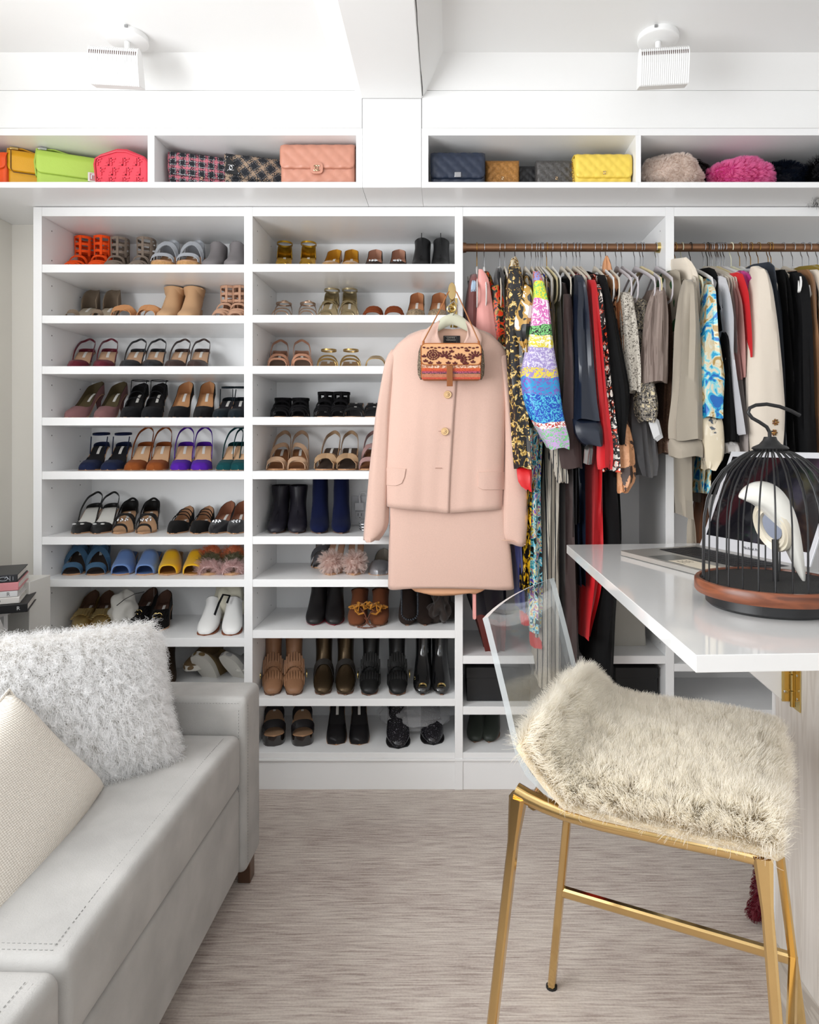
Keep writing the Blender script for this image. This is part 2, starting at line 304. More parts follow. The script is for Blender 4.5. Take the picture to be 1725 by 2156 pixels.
# ---------------------------------------------------------------- shoes
TAN = '#c79a72'
def leather(c, r=.4): return mat('shoe leather', c, r, spec=.35)
def suede(c): return mat('suede', c, .9, bump=.3, bscale=500, sheen=.06, spec=.15)
def satin(c): return mat('satin', c, .28, sheen=.3)
def metl(c): return mat('metallic leather', c, .3, .75, bump=.3, bscale=300)
def patent(c): return mat('patent leather', c, .1, coat=.8)
JEWEL = mat('crystal', '#e6e8ea', .08, .6)
class Shoe:
    def __init__(s, root, L=.235, W=.041, H=.075, plat=0.0, toe='point'):
        s.r = root; s.L = L; s.W = W; s.H = H; s.pl = plat
        tp = {'point': [0, .012, .026, .037, .041], 'round': [0, .026, .036, .041, .041], 'square': [0, .031, .037, .040, .041]}[toe]
        s.tx = [0, .035, .12, .24, .32, .48, .62, .74, .83, .90, .95, .985, 1]
        s.wx = [q*W/.041 for q in tp]+[W*.85, W*.72, W*.74, W*.73, W*.64, W*.46, W*.24, 0]
    def w(s, t): return interp(s.tx, s.wx, t)
    def zs(s, t): return s.pl+s.H*sstep(.26, .84, t)
    def y(s, t): return t*s.L
    def sole(s, m, th=.004, t1=1.0, insole=None, patch=True, wide=0):
        mb = MB(); ts = np.linspace(0, t1, 15)
        mb.loft([[(-(s.w(t)+wide+.0008), s.y(t), s.zs(t)), (s.w(t)+wide+.0008, s.y(t), s.zs(t)), (s.w(t)+wide+.0008, s.y(t), s.zs(t)+th), (-(s.w(t)+wide+.0008), s.y(t), s.zs(t)+th)] for t in ts])
        mb.build('sole', m, s.r, world=False)
        if insole:
            mb = MB(); mb.loft([[(-(s.w(t)-.002), s.y(t), s.zs(t)+th), (max(.0004, s.w(t)-.002), s.y(t), s.zs(t)+th), (max(.0004, s.w(t)-.002), s.y(t), s.zs(t)+th+.0015), (-(s.w(t)-.002), s.y(t), s.zs(t)+th+.0015)] for t in np.linspace(.02, t1-.01, 13)])
            ins = mb.build('insole', insole, s.r, world=False)
            if patch:
                mb = MB(); e = th+.0024
                mb.loft([[(-.005, s.y(t), s.zs(t)+e), (.005, s.y(t), s.zs(t)+e)] for t in (.60, .66, .72, .79)], False, False)
                mb.build('insole_label', mat('woven label', '#e9e6e0', .7), ins, world=False)
    def heel(s, m, kind='stiletto'):
        mb = MB(); zt = s.zs(.9)+.001; L = s.L
        if kind == 'stiletto': R_ = [(.0, .91, .0045, .005), (.35, .905, .005, .006), (.75, .89, .010, .012), (1, .87, .022, .026)]
        elif kind == 'block': R_ = [(0, .885, .024, .024), (.5, .885, .024, .025), (1, .87, .027, .03)]
        else: R_ = [(0, .93, .008, .008), (.6, .915, .011, .013), (1, .88, .022, .026)]
        rings = []
        for f, t, rx, ry in R_:
            rings.append([(rx*math.cos(a), t*L+ry*math.sin(a), f*(s.zs(min(1, (t*L+ry*math.sin(a))/L))) if f == 1 else f*zt) for a in [math.pi/6*k for k in range(12)]])
        mb.loft(rings); mb.build('heel', m, s.r, world=False)
    def wedge(s, m, zlow=0.0, wide=.002):
        mb = MB(); mb.loft([[(-(s.w(t)+wide), s.y(t), zlow), (s.w(t)+wide, s.y(t), zlow), (s.w(t)+wide, s.y(t), s.zs(t)+.001), (-(s.w(t)+wide), s.y(t), s.zs(t)+.001)] for t in np.linspace(0, 1, 15)])
        mb.build('wedge', m, s.r, world=False)
    def upper(s, m, lining=None, tv=.30, hv=.046, low=.02, back=.052, t0=0.0, t1=1.0, drop=.16, name='upper'):
        ts = [t0+(t1-t0)*k/20 for k in range(21)]
        def sec(t, inset):
            w_ = max(.0, s.w(t)-inset); hf = interp([0, .08, tv, .6, 1], [.016, .028, hv, .07, .085], t)-inset*.5
            if t <= tv: ph = math.pi/2
            else:
                wl = interp([tv, tv+drop*.4, tv+drop, .7, .86, 1], [hf, hf*.62, low, low*1.2, back*.66, back], t) if t1 == 1 else interp([tv, tv+drop*.5, t1], [hf, low, .004], t)
                ph = math.asin(max(.02, min(1, wl/hf)))
            z0 = s.zs(t)+.002
            return [(-w_*math.cos(ph*a/6)**.7, s.y(t)+inset*(1-2*t), z0+hf*math.sin(ph*a/6)**.9) for a in range(7)], [(w_*math.cos(ph*a/6)**.7, s.y(t)+inset*(1-2*t), z0+hf*math.sin(ph*a/6)**.9) for a in range(7)]
        o = None
        for ins, mm, nm in ((0, m, name), (.0022, lining, 'lining')):
            if mm is None: continue
            mb = MB(); A = [sec(t, ins) for t in ts]
            mb.loft([a[0] for a in A], False, False); mb.loft([a[1] for a in A], False, False)
            q = mb.build(nm, mm, s.r if o is None else o, world=False, auto=60)
            if o is None: o = q
        return o
    def strap(s, m, ta, tb, h, wid, th=.0022, name='strap', parent=None, mb=None, sx=1.03):
        own = mb is None; mb = mb or MB(); pts = []
        for k in range(13):
            u = math.pi*k/12; t = ta+(tb-ta)*k/12; c = math.cos(u)
            pts.append((-math.copysign(abs(c)**.75, c)*s.w(t)*sx, s.y(t), s.zs(t)+.003+h*math.sin(u)**.8))
        sl = (s.zs((ta+tb)/2+.05)-s.zs((ta+tb)/2-.05))/(.1*s.L)
        mb.ribbon(pts, (0, .75, .75+sl*.4), wid, th)
        if own: return mb.build(name, m, parent or s.r, world=False)
    def sling(s, m, wid=.008, up=.055, ta=.5, rx=.027, name='slingback_strap', lean=0):
        z1 = s.zs(1)+up; pts = []
        for sg in (-1, 1):
            q = [(sg*s.w(ta), s.y(ta), s.zs(ta)+.010), (sg*(rx+.006), s.y(.64), s.zs(.64)+up*.45), (sg*(rx+.001), s.y(.84), z1-up*.28), (sg*rx*.62, s.y(.95)+lean, z1-.003)]
            pts += q if sg < 0 else [(0, s.y(.985)+lean, z1+.006)]+q[::-1]
        # smooth
        pts = [Vector(p) for p in pts]; sm = []
        for i in range(len(pts)-1):
            p0, p1, p2, p3 = pts[max(i-1, 0)], pts[i], pts[i+1], pts[min(i+2, len(pts)-1)]
            for k in range(4):
                u = k/4; sm.append(.5*((2*p1)+(p2-p0)*u+(2*p0-5*p1+4*p2-p3)*u*u+(3*p1-p0-3*p2+p3)*u**3))
        sm.append(pts[-1]); mb = MB(); mb.ribbon(sm, (0, -.25, 1), wid, .002); return mb.build(name, m, s.r, world=False)
    def ankle(s, m, z, wid=.008, rx=.03, ry=.036, t=.8, tilt=0, name='ankle_strap', mb=None):
        own = mb is None; mb = mb or MB()
        mb.ribbon([(rx*math.cos(a), s.y(t)+ry*math.sin(a), s.zs(t)+z+tilt*math.sin(a)) for a in [2*math.pi*k/20 for k in range(20)]], (0, 0, 1), wid, .002, loop=True)
        if own: return mb.build(name, m, s.r, world=False)
    def counter(s, m, h=.055, t0=.72, name='heel_counter'):
        mb = MB(); rings = []
        for k in range(17):
            u = -1+2*k/16; t = 1-(1-t0)*abs(u)**1.3; x = math.copysign(s.w(t), u) if abs(u) > .01 else 0
            hh = h*(1-.55*abs(u)**2); rings.append([(x, s.y(t), s.zs(t)+.003), (x*.98, s.y(t)-.001, s.zs(t)+.003+hh*.5), (x*.92, s.y(t)-.003, s.zs(t)+.003+hh)])
        mb.loft(rings, False, False); return mb.build(name, m, s.r, world=False, solid=.002)
    def boot(s, m, top=.17, rt=.04, sole=None, name='upper', slouch=0, flare=0, open_toe=False, cut=0):
        H = s.zs(1); L = s.L; W = s.W; z = s.zs
        R_ = [((.000, .016), (.000, .005), .010), ((.008, .026), (.006, .002), .024), ((.03, .038), (.028, .001), .034), ((.06, .050), (.065, .001), W*.98),
              ((.085, .062+z(.35)-z(0)), (.11, .001), W*.93), ((.105, .078+z(.45)-z(0)), (.155, None), W*.85), ((.12, .098+z(.5)-z(0)), (L*.9, None), W*.80),
              ((.125, .12+H*.5), (L*.985, H+.02), W*.80), ((.128, .145+H*.5), (L, H+.055), W*.82), ((.128, .145+H*.5+(top-.145-H*.5)*.35), (L-.003, H+.055+(top-H-.055)*.45), rt*.92), ((.123-flare, top-.002+cut), (L-.002+flare, top), rt)]
        if top < .17+H*.4: R_ = R_[:8]+[((.122-flare, top+cut), (L-.002+flare, top), rt)]
        mb = MB(); rings = []
        for i, (T, B, rx) in enumerate(R_):
            bz = B[1] if B[1] is not None else z(B[0]/L)-s.pl+.001
            T = Vector((0, T[0], T[1]+s.pl)); Bv = Vector((0, B[0], bz+s.pl)); c = (T+Bv)/2; b2 = (T-Bv)/2; ring = []
            for k in range(18):
                a = 2*math.pi*k/18; ca, sa = math.cos(a), math.sin(a); e = .62 if (sa < 0 and i < 7) else .9
                ring.append(c+Vector((rx*math.copysign(abs(ca)**e, ca), 0, 0))+b2*math.copysign(abs(sa)**(.75 if sa < 0 and i < 7 else 1), sa))
            rings.append(ring)
        # inside rim
        n_ = len(rings); c = sum(rings[-1], Vector())/18
        rings.append([c+(p-c)*.9 for p in rings[-1]]); rings.append([c+(p-c)*.86-Vector((0, 0, .05)) for p in rings[n_-1]])
        mb.loft(rings); o = mb.build(name, m, s.r, world=False, subd=1, auto=0)
        return o
def jewels(s, t, n=7, rr=.0035, w=.014, up=.045, name='crystal_buckle'):
    mb = MB()
    for k in range(n):
        a = 2*math.pi*k/n; mb.ball((w*math.cos(a), s.y(t)+w*.45*math.sin(a), s.zs(t)+up+.003*math.sin(a)), rr, n=6, m=4)
    mb.ball((0, s.y(t), s.zs(t)+up), rr*1.2, n=6, m=4); return mb.build(name, JEWEL, s.r, world=False)
def mk(kind, c, root, **k):
    """build one shoe of the kind under root; c = colours"""
    col = c[0]; c2 = c[1] if len(c) > 1 else TAN; mt = {'leather': leather, 'suede': suede, 'satin': satin, 'metal': metl, 'patent': patent, 'cork': leather}[k.get('mat', 'leather')]
    m = k.get('m') or mt(col); lin_ = leather(c2, .55); H = k.get('H', .085); so = leather(k.get('sole', '#b98f6c'), .5)
    toe = k.get('toe', 'point'); 
    if kind == 'boot': so = leather(k.get('sole', '#7a5a48'), .5)
    s = Shoe(root, k.get('L', .225), k.get('W', .039), H, k.get('plat', 0), toe)
    if kind == 'pump':
        s.sole(so, insole=lin_); s.upper(m, lin_, hv=k.get('hv', .046), tv=k.get('tv', .3)); s.heel(m, k.get('heel', 'stiletto'))
        if k.get('jewel'): jewels(s, .2, up=.043)
        if k.get('lace'):
            mb = MB()
            for q in (.45, .56, .68): s.strap(None, q, q+.06, .05, .003, mb=mb)
            
            if H > .05:
                s.ankle(None, .062, .003, mb=mb); s.ankle(None, .072, .003, rx=.028, tilt=.01, mb=mb)
                for q in (-1, 1): mb.ribbon([(q*.024, s.y(.6), s.zs(.6)+.03), (q*.029, s.y(.74), s.zs(.75)+.07)], (0, 1, 0), .003)
            mb.build('laces', m, s.r, world=False)
    elif kind == 'sling':
        s.sole(so, insole=lin_); s.upper(m, lin_, tv=.27, hv=.038, low=.016, t1=.55); s.heel(m); s.counter(m, .02, .8)
        if k.get('ankle'):
            s.ankle(m, k['ankle'], .007, tilt=.004)
            for sg in (-1, 1): MB().ribbon([(sg*.027, s.y(.6), s.zs(.6)+.006), (sg*.03, s.y(.7), s.zs(.7)+k['ankle'])], (0, 1, 0), .007).build('side_strap', m, s.r, world=False)
        else: s.sling(m, up=k.get('up', .06))
        if k.get('dot'):
            mb = MB(); dw = mat('white dot', '#f1f1ee', .5)
            for q in (-.016, .012): mb.ball((q, s.y(.15), s.zs(.15)+.034), .008, .008, .003, n=8, m=4)
            mb.build('white_dot', dw, s.r, world=False)
    elif kind == 'sandal':
        s.sole(so, .005, insole=lin_)
        if k.get('cork'): s.wedge(mat('cork', '#c09360', .9, bump=.8, bscale=250, vary=.2, vscale=120))
        elif k.get('block'): s.heel(m, 'block')
        else: s.heel(m, k.get('heel', 'stiletto'))
        for a in k.get('straps', [(.12, .12, .03, .012)]): s.strap(m, *a)
        if k.get('counter'): s.counter(m, k['counter'], .7)
        if k.get('sling'): s.sling(m, k.get('sw', .009), up=k['sling'])
        if k.get('ankle'): s.ankle(m, k['ankle'], k.get('sw', .007))
        if k.get('jewel'): jewels(s, .3, up=.045, w=.018)
    elif kind == 'mule':
        s.sole(so, .005, insole=lin_, patch=False); s.heel(m if not k.get('hm') else k['hm'], k.get('heel', 'block'))
        mb = MB(); sc = []
        ta, tb = k.get('t0', .07), k.get('t1', .5)
        for i in range(9):
            t = ta+(tb-ta)*i/8; h = interp([0, 1], [k.get('h0', .034), k.get('h1', .062)], i/8); w_ = s.w(t)*1.03
            sc.append([(-math.copysign(abs(math.cos(u))**.7, math.cos(u))*w_, s.y(t)-.012*math.sin(u), s.zs(t)+.003+h*math.sin(u)**.8) for u in [math.pi*q/14 for q in range(15)]])
        mb.loft(sc, False, False); mb.build('vamp_band', m, s.r, world=False, solid=.002)
    elif kind == 'glad':
        s.sole(so, .005, insole=lin_)
        s.heel(m, 'block') if not k.get('cork') else s.wedge(mat('cork', '#c09360', .9, bump=.8, bscale=250, vary=.2, vscale=120))
        mb = MB()
        for q, h in ((.1, .026), (.2, .035), (.3, .045), (.42, .06)): s.strap(None, q, q+.03, h, .010, mb=mb)
        for z_, rx, ti in ((.045, .03, .006), (.07, .031, .003), (.095, .033, 0)): s.ankle(None, z_+k.get('up', 0), .010, rx=rx, ry=.042, t=.72, tilt=ti, mb=mb)
        for a in (-.9, .9, 2.2, -2.2, 0, 3.14):
            mb.ribbon([(.032*math.sin(a)*1.0, s.y(.72)+.043*math.cos(a), s.zs(.75)+.02+(.0 if abs(a) < 1.2 else .01)), (.034*math.sin(a), s.y(.72)+.043*math.cos(a), s.zs(.72)+.1+k.get('up', 0))], (math.cos(a), -math.sin(a), 0), .009, .0022)
        mb.build('strap_cage', m, s.r, world=False); s.counter(m, .06, .75)
    elif kind == 'boot':
        s.boot(m, k.get('top', .19), k.get('rt', .04), flare=k.get('flare', 0), cut=k.get('cut', 0))
        s.sole(so, .004, wide=-.0065 if not k.get('sole') else -.002); s.heel(leather(k.get('hc', col)), k.get('heel', 'block'))
        if k.get('fringe'):
            mb = MB()
            for i in range(9):
                u = math.pi*(.14+.72*(i+.5)/9)
                for (t_, hh, ln, up_) in ((.3, .056, .022, -.006), (.46, .083, .016, .014)):
                    x = -math.cos(u)*.040; z0 = s.zs(t_)+hh*math.sin(u)**.7+.004
                    mb.ribbon([(x, s.y(t_)+.016, z0+.012+up_), (x*1.05, s.y(t_), z0+.002), (x*1.0, s.y(t_)-ln, z0-.020)], (1, 0, 0), .0068, .002)
            mb.build('fringe', m, s.r, world=False)
            s.strap(m, .42, .42, .078, .02, name='vamp_strap', sx=1.08)
            mb = MB(); sg = k['fringe']
            for q in (-.006, .006): mb.tube([(sg*.044+.002*sg, s.y(.42)+q+.010*math.cos(a), s.zs(.42)+.038+.012*math.sin(a)) for a in [2*math.pi*v/14 for v in range(14)]], .002, 6, True)
            mb.build('buckle', BRASS, s.r, world=False)
        if k.get('band'): s.strap(leather('#26221f', .6), .45, .45, .078, .022, name='vamp_strap', sx=1.1)
        if k.get('goldtoe'):
            s.strap(BRASS, .07, .07, .034, .006, name='toe_trim', sx=1.06)
        if k.get('zip'): mb = MB(); mb.ribbon([(0, .004+.03, .05), (0, .10, .08), (0, .118, .12), (0, .12, .17)], (1, 0, 0), .003, .002); mb.build('seam', m, s.r, world=False)
    elif kind == 'loafer':
        s.sole(so, .005, insole=lin_); s.upper(m, lin_, tv=.42, hv=.056, low=.03, back=.055); s.heel(m, 'block')
        mb = MB(); mm = m
        for i in range(9):
            u = math.pi*(.12+.76*(i+.5)/9); x = -math.cos(u)*.034
            mb.ribbon([(x, s.y(.36), s.zs(.36)+.056*math.sin(u)**.7+.006), (x*1.05, s.y(.2), s.zs(.2)+.046*math.sin(u)**.7+.006)], (1, 0, 0), .0085, .002)
        mb.build('fringe', mm, s.r, world=False)
        if k.get('logo'):
            mb = MB()
            for q, a0 in ((-.006, .5), (.006, math.pi+.5)):
                mb.tube([(q+.0095*math.cos(a0+a*.38), s.y(.27)-.006, s.zs(.25)+.05+.0095*math.sin(a0+a*.38)) for a in range(14)], .0016, 6)
                mb.tube([(q+.0095*math.cos(a0+13*.38), s.y(.27)-.006, s.zs(.25)+.05), (q, s.y(.27)-.006, s.zs(.25)+.05)], .0016, 6)
            mb.build('metal_emblem', BRASS, s.r, world=False)
    elif kind == 'fur':
        s.sole(so, .006, insole=lin_, patch=False); s.heel(m, 'block')
        for j, (q, cc) in enumerate(k['furs']):
            s.strap(leather(cc), q, q, .036+.02*j, .03, name='fur_band')
    elif kind == 'sneaker':
        s.boot(m, .11, .036, cut=.005); s.sole(mat('rubber sole', '#d8d4cb', .6), .02, wide=.003)
    elif kind == 'platform':
        s.sole(so, .004, insole=lin_); s.strap(m, .16, .16, .034, .03); s.strap(m, .5, .5, .045, .02); s.ankle(m, .075, .012); None
        s.heel(m, 'block'); mb = MB(); mb.loft([[(-(s.w(t)+.001), s.y(t), 0), (s.w(t)+.001, s.y(t), 0), (s.w(t)+.001, s.y(t), s.pl+.001), (-(s.w(t)+.001), s.y(t), s.pl+.001)] for t in np.linspace(0, .42, 16)]); mb.build('platform_sole', patent('#1f1714'), s.r, world=False)
    return s
ORD = ['top', 'second', 'third', 'fourth', 'fifth', 'sixth', 'seventh', 'eighth', 'ninth', 'bottom']
SH = {1: c1+[(1585, 1597)], 2: c2+[(1585, 1597)]}
def row(bay, n, name, cat, desc, kind, cols, pos, dy=.07, **k):
    """a pair (or single) of shoes: pos = [(toe px, heel px)]"""
    z = FZ(SH[bay][n-1][0]); Y0 = F+dy; g = '%s shelf, %s bay' % (ORD[n-1], 'left' if bay == 1 else 'middle')
    first = None
    for i, q in enumerate(pos):
        tp, hp = q[0], q[1]; YY = Y0+(q[2] if len(q) > 2 else 0); L = k.get('L', .225)
        tx = X(tp, YY); hx = X(hp, YY+L*.93); th = math.asin(max(-.6, min(.6, (hx-tx)/(L*.9))))
        lab = '%s, %s%s' % (desc, ('left one, ' if i == 0 else 'right one, ') if len(pos) > 1 else '', g)
        if first is None:
            r_ = thing(name, lab, cat, (0, 0, 0), 'shoes on the '+g.replace(',', ' of the')); mk(kind, cols, r_, **k); first = r_
        else: r_ = copy_tree(first); r_['label'] = lab; r_.scale.x = -1
        r_.location = (tx, YY, z+.0005); r_.rotation_euler = (0, 0, -th)
    return first
if True:
    A = [(.1, .1, .028, .02), (.3, .5, .05, .022), (.5, .3, .05, .022)]
    # left bay
    row(1, 1, 'caged_sandal', 'sandal', 'orange caged gladiator sandal', 'glad', ['#f2531c', '#8d6a55'], [(140, 190), (198, 226)], mat='suede', H=.06, up=.01)
    row(1, 1, 'caged_sandal', 'sandal', 'taupe caged gladiator sandal with metallic toe', 'glad', ['#85776b', '#a08f80'], [(228, 262), (276, 318)], mat='suede', H=.055, up=.01)
    row(1, 1, 'wedge_sandal', 'sandal', 'pale grey cross-strap cork wedge sandal', 'sandal', ['#aeb2b8', '#b07f56'], [(338, 366), (392, 418)], cork=1, H=.06, plat=.03, toe='round', W=.044, straps=[(.12, .12, .03, .02), (.35, .62, .075, .02), (.62, .35, .075, .02)], sling=.07, sw=.016, counter=.07)
    row(1, 1, 'ankle_bootie', 'shoe', 'grey suede bootie with jute espadrille sole', 'boot', ['#817c7d'], [(440, 466), (488, 505)], mat='suede', top=.125, rt=.034, H=.03, sole='#cdb58d', toe='round', plat=.01)
    row(1, 2, 'fringed_mule', 'sandal', 'taupe fringed sandal with beige toe strap', 'sandal', ['#857564', '#b6a995'], [(145, 200), (197, 244)], mat='suede', H=.07, straps=[(.1, .1, .03, .022)], counter=.085)
    row(1, 2, 'flat_slide', 'sandal', 'tan leather crossed-band flat slide', 'sandal', ['#c68d5e', '#b98057'], [(252, 285), (305, 345)], H=.02, heel='block', straps=[(.1, .25, .045, .03), (.3, .12, .05, .03), (.5, .4, .05, .02)], toe='round')
    row(1, 2, 'peep_toe_bootie', 'boot', 'camel suede slouchy bootie with open toe', 'boot', ['#c9a27c'], [(343, 375), (388, 415)], mat='suede', top=.15, rt=.044, H=.07, flare=.004)
    row(1, 2, 'lace_up_sandal', 'sandal', 'tan knotted lace-up sandal with gold disc', 'glad', ['#c49a80', '#b0836a'], [(455, 492), (494, 513)], mat='suede', H=.06)
    for cc, nm, ps in (('#6a2130', 'burgundy', [(152, 190), (210, 237)]), ('#2d2e31', 'black', [(262, 297), (312, 338)]), ('#43332f', 'dark brown', [(357, 389), (408, 430)])):
        row(1, 3, 'slingback_pump', 'shoe', nm+' pointed slingback pump with nude insole', 'sling', [cc, '#c9a384'], ps, H=.08, up=.055)
    row(1, 4, 'pump', 'shoe', 'mauve suede pointed pump', 'pump', ['#8b6464', '#5d5138'], [(138, 210), (203, 258)], mat='suede', H=.1)
    row(1, 4, 'laced_pump', 'shoe', 'black suede pump with thin ankle laces', 'pump', ['#1c1c1f', '#1f1d1d'], [(262, 302), (308, 342)], mat='suede', H=.095, lace=1, tv=.26)
    row(1, 4, 'pump', 'shoe', 'black suede pointed pump with tan lining', 'pump', ['#19181a', '#c69468'], [(366, 397), (422, 442)], mat='suede', H=.1)
    row(1, 4, 'strappy_pump', 'shoe', 'inky blue-black strappy pump beside the divider', 'sling', ['#1a2228', '#26252a'], [(458, 488), (493, 512)], mat='suede', H=.07, ankle=.06)
    row(1, 5, 'ankle_strap_pump', 'shoe', 'navy suede pump with ankle strap', 'sling', ['#1c2440', '#17171b'], [(180, 220), (226, 266)], mat='suede', H=.085, ankle=.055, toe='round')
    for cc, nm, ps in (('#8a4a22', 'chestnut brown', [(276, 312), (324, 350)]), ('#4f1f96', 'purple', [(376, 396), (421, 434)]), ('#0f4145', 'teal', [(470, 500), (502, 516)])):
        row(1, 5, 'slingback_pump', 'shoe', nm+' suede round-toe slingback pump', 'sling', [cc, '#d9b08a'], ps, mat='suede', H=.085, up=.075, toe='round')
    row(1, 6, 'slingback_pump', 'shoe', 'white slingback with black and white dotted toe', 'sling', ['#232323', '#e9e7e0'], [(158, 205), (200, 240)], H=.075, up=.06, dot=1)
    row(1, 6, 'strappy_sandal', 'sandal', 'black strappy sandal with crystal flower', 'sandal', ['#1b1a1a', '#c69c78'], [(248, 280), (300, 325)], H=.06, straps=[(.12, .12, .03, .009), (.35, .5, .05, .008), (.5, .35, .05, .008)], sling=.05, counter=.045, jewel=1)
    row(1, 6, 'jewelled_pump', 'shoe', 'black suede flat with crystal ankle chain', 'pump', ['#151414', '#bb9272'], [(362, 398), (413, 440)], mat='suede', H=.03, jewel=0, lace=1, tv=.27)
    row(1, 6, 'satin_pump', 'shoe', 'black satin flat with oval crystal brooch', 'pump', ['#17161a', '#9c6a52'], [(448, 485), (493, 513)], mat='satin', H=.05, jewel=1)
    row(1, 7, 'cross_strap_sandal', 'sandal', 'steel-blue elastic cross-strap sandal', 'sandal', ['#456581', '#433832'], [(148, 182), (200, 222)], toe='round', H=.075, straps=[(.1, .1, .034, .022), (.3, .62, .062, .02), (.62, .3, .062, .02)], sling=.05, sw=.014)
    row(1, 7, 'satin_mule', 'shoe', 'periwinkle blue satin open-toe mule', 'mule', ['#6d8dc4', '#5b78ad'], [(252, 280), (303, 330)], mat='satin', toe='round', H=.05)
    row(1, 7, 'satin_mule', 'shoe', 'bright yellow satin open-toe mule', 'mule', ['#eab51a', '#a5712f'], [(352, 374), (403, 425)], mat='satin', toe='round', H=.05)
    row(1, 7, 'feather_slide', 'sandal', 'multicoloured feather slide in pink, orange and green', 'fur', ['#b0926c', '#c19a72'], [(440, 455), (488, 500)], toe='round', H=.02, furs=[(.12, '#e3c9c6'), (.3, '#8f8c70'), (.45, '#f2a67c')])
    row(1, 8, 'fringed_loafer', 'shoe', 'metallic gold fringed loafer', 'loafer', ['#cdb37a', '#7f5f4c'], [(160, 200, .02), (205, 232, .02)], mat='metal', H=.05)
    row(1, 8, 'fringed_loafer', 'shoe', 'black suede fringed loafer', 'loafer', ['#161414', '#6f5346'], [(278, 322, .05), (325, 352, 0)], mat='suede', H=.055, logo=1)
    row(1, 8, 'leather_mule', 'shoe', 'white leather mule with tan sole', 'boot', ['#ecebe9'], [(430, 458), (486, 497)], top=.09, rt=.036, H=.02, sole='#8a4f33', toe='round', dy=.03)
    row(1, 9, 'ankle_boot', 'boot', 'dark brown boot behind the white fur pillow', 'boot', ['#3a2d22'], [(350, 356, .03)], mat='suede', top=.17, H=.03)
    # middle bay
    row(2, 1, 'ankle_strap_sandal', 'sandal', 'metallic gold sandal with ankle strap', 'sandal', ['#b98f25', '#b28c3c'], [(593, 602), (643, 652)], mat='metal', H=.085, straps=[(.1, .1, .032, .03)], counter=.06, ankle=.06)
    row(2, 1, 'jewelled_pump', 'shoe', 'mustard satin peep-toe pump with red beads', 'pump', ['#b9811c', '#c08a26'], [(688, 708), (736, 742)], mat='satin', H=.08)
    row(2, 1, 'jewelled_pump', 'shoe', 'dark brown pump with silver crystal toe', 'pump', ['#33241d', '#b98a73'], [(784, 792), (836, 841)], mat='suede', H=.08, jewel=1)
    row(2, 1, 'lace_up_bootie', 'boot', 'black lace-up wedge bootie', 'boot', ['#1b1b1c'], [(882, 892), (926, 930)], top=.15, rt=.034, H=.08, zip=1)
    row(2, 2, 'wrap_sandal', 'sandal', 'rose gold wrap-tie flat sandal', 'sandal', ['#b79a84', '#d0b79a'], [(592, 600), (645, 650)], mat='metal', H=.02, heel='block', straps=[(.12, .12, .03, .006), (.3, .5, .05, .005)], sling=.085, ankle=.07, sw=.006)
    row(2, 2, 'strappy_sandal', 'sandal', 'champagne metallic strappy high sandal', 'sandal', ['#a59674', '#b3a07c'], [(682, 702), (732, 738)], mat='metal', H=.085, straps=[(.12, .12, .03, .014), (.35, .55, .06, .006), (.55, .35, .06, .006)], counter=.06, ankle=.06)
    row(2, 2, 'flat_sandal', 'sandal', 'rust and black suede flat sandal', 'sandal', ['#7c3c1d', '#2b211e'], [(784, 790), (829, 831)], mat='suede', H=.02, heel='block', straps=[(.1, .1, .028, .012), (.45, .45, .05, .028), (.28, .4, .045, .01)], toe='round')
    row(2, 2, 'peep_toe_pump', 'shoe', 'leopard-print peep-toe pump with tan lining', 'pump', ['#77654f', '#c58b62'], [(872, 880), (917, 926)], H=.09, m=patt('leopard print', ['#3a2e24', '#b39b7c', '#8a7355', '#cdb594'], 220, 1))
    row(2, 3, 'cage_sandal', 'sandal', 'blush tan cut-out sandal with tall slingback', 'sandal', ['#c18d72', '#7a6354'], [(584, 592), (637, 637)], H=.07, straps=[(.08, .25, .036, .01), (.25, .08, .036, .01), (.3, .45, .05, .01), (.45, .3, .05, .01)], sling=.06, counter=.02, toe='round')
    row(2, 3, 'strappy_sandal', 'sandal', 'gold snakeskin multi-strap sandal', 'sandal', ['#b0925a', '#a8855c'], [(688, 694), (737, 740)], mat='metal', H=.04, heel='block', straps=[(.1, .2, .034, .007), (.2, .1, .036, .007), (.32, .42, .05, .007), (.42, .32, .05, .007)], ankle=.05, toe='round')
    row(2, 3, 'band_slide', 'sandal', 'gold wide-band slide beside the suit sleeve', 'mule', ['#c2a063', '#caa468'], [(790, 796), (840, 844)], H=.02, t0=.12, t1=.4, toe='round', mat='metal', h1=.05)
    row(2, 4, 'buckled_sandal', 'sandal', 'black suede buckled strap sandal', 'glad', ['#111012', '#1a181a'], [(588, 600), (628, 636)], mat='suede', H=.02, up=-.035)
    row(2, 4, 'bow_sandal', 'sandal', 'black tangled lace sandal', 'glad', ['#111012', '#1a181a'], [(678, 690), (712, 722)], mat='suede', H=.03, up=-.02)
    row(2, 4, 'cross_strap_slide', 'sandal', 'black two-strap slide with white insole label', 'sandal', ['#171718', '#26262a'], [(742, 752), (786, 790)], H=.06, straps=[(.12, .12, .032, .014), (.3, .4, .045, .012)], toe='round')
    row(2, 5, 'cross_strap_sandal', 'sandal', 'sand elastic wrap sandal on cork sole', 'sandal', ['#b7967a', '#8d5e3c'], [(578, 600), (624, 636)], toe='round', H=.07, straps=[(.08, .2, .036, .02), (.2, .08, .04, .02), (.4, .65, .06, .018)], sling=.07, sw=.015, cork=1)
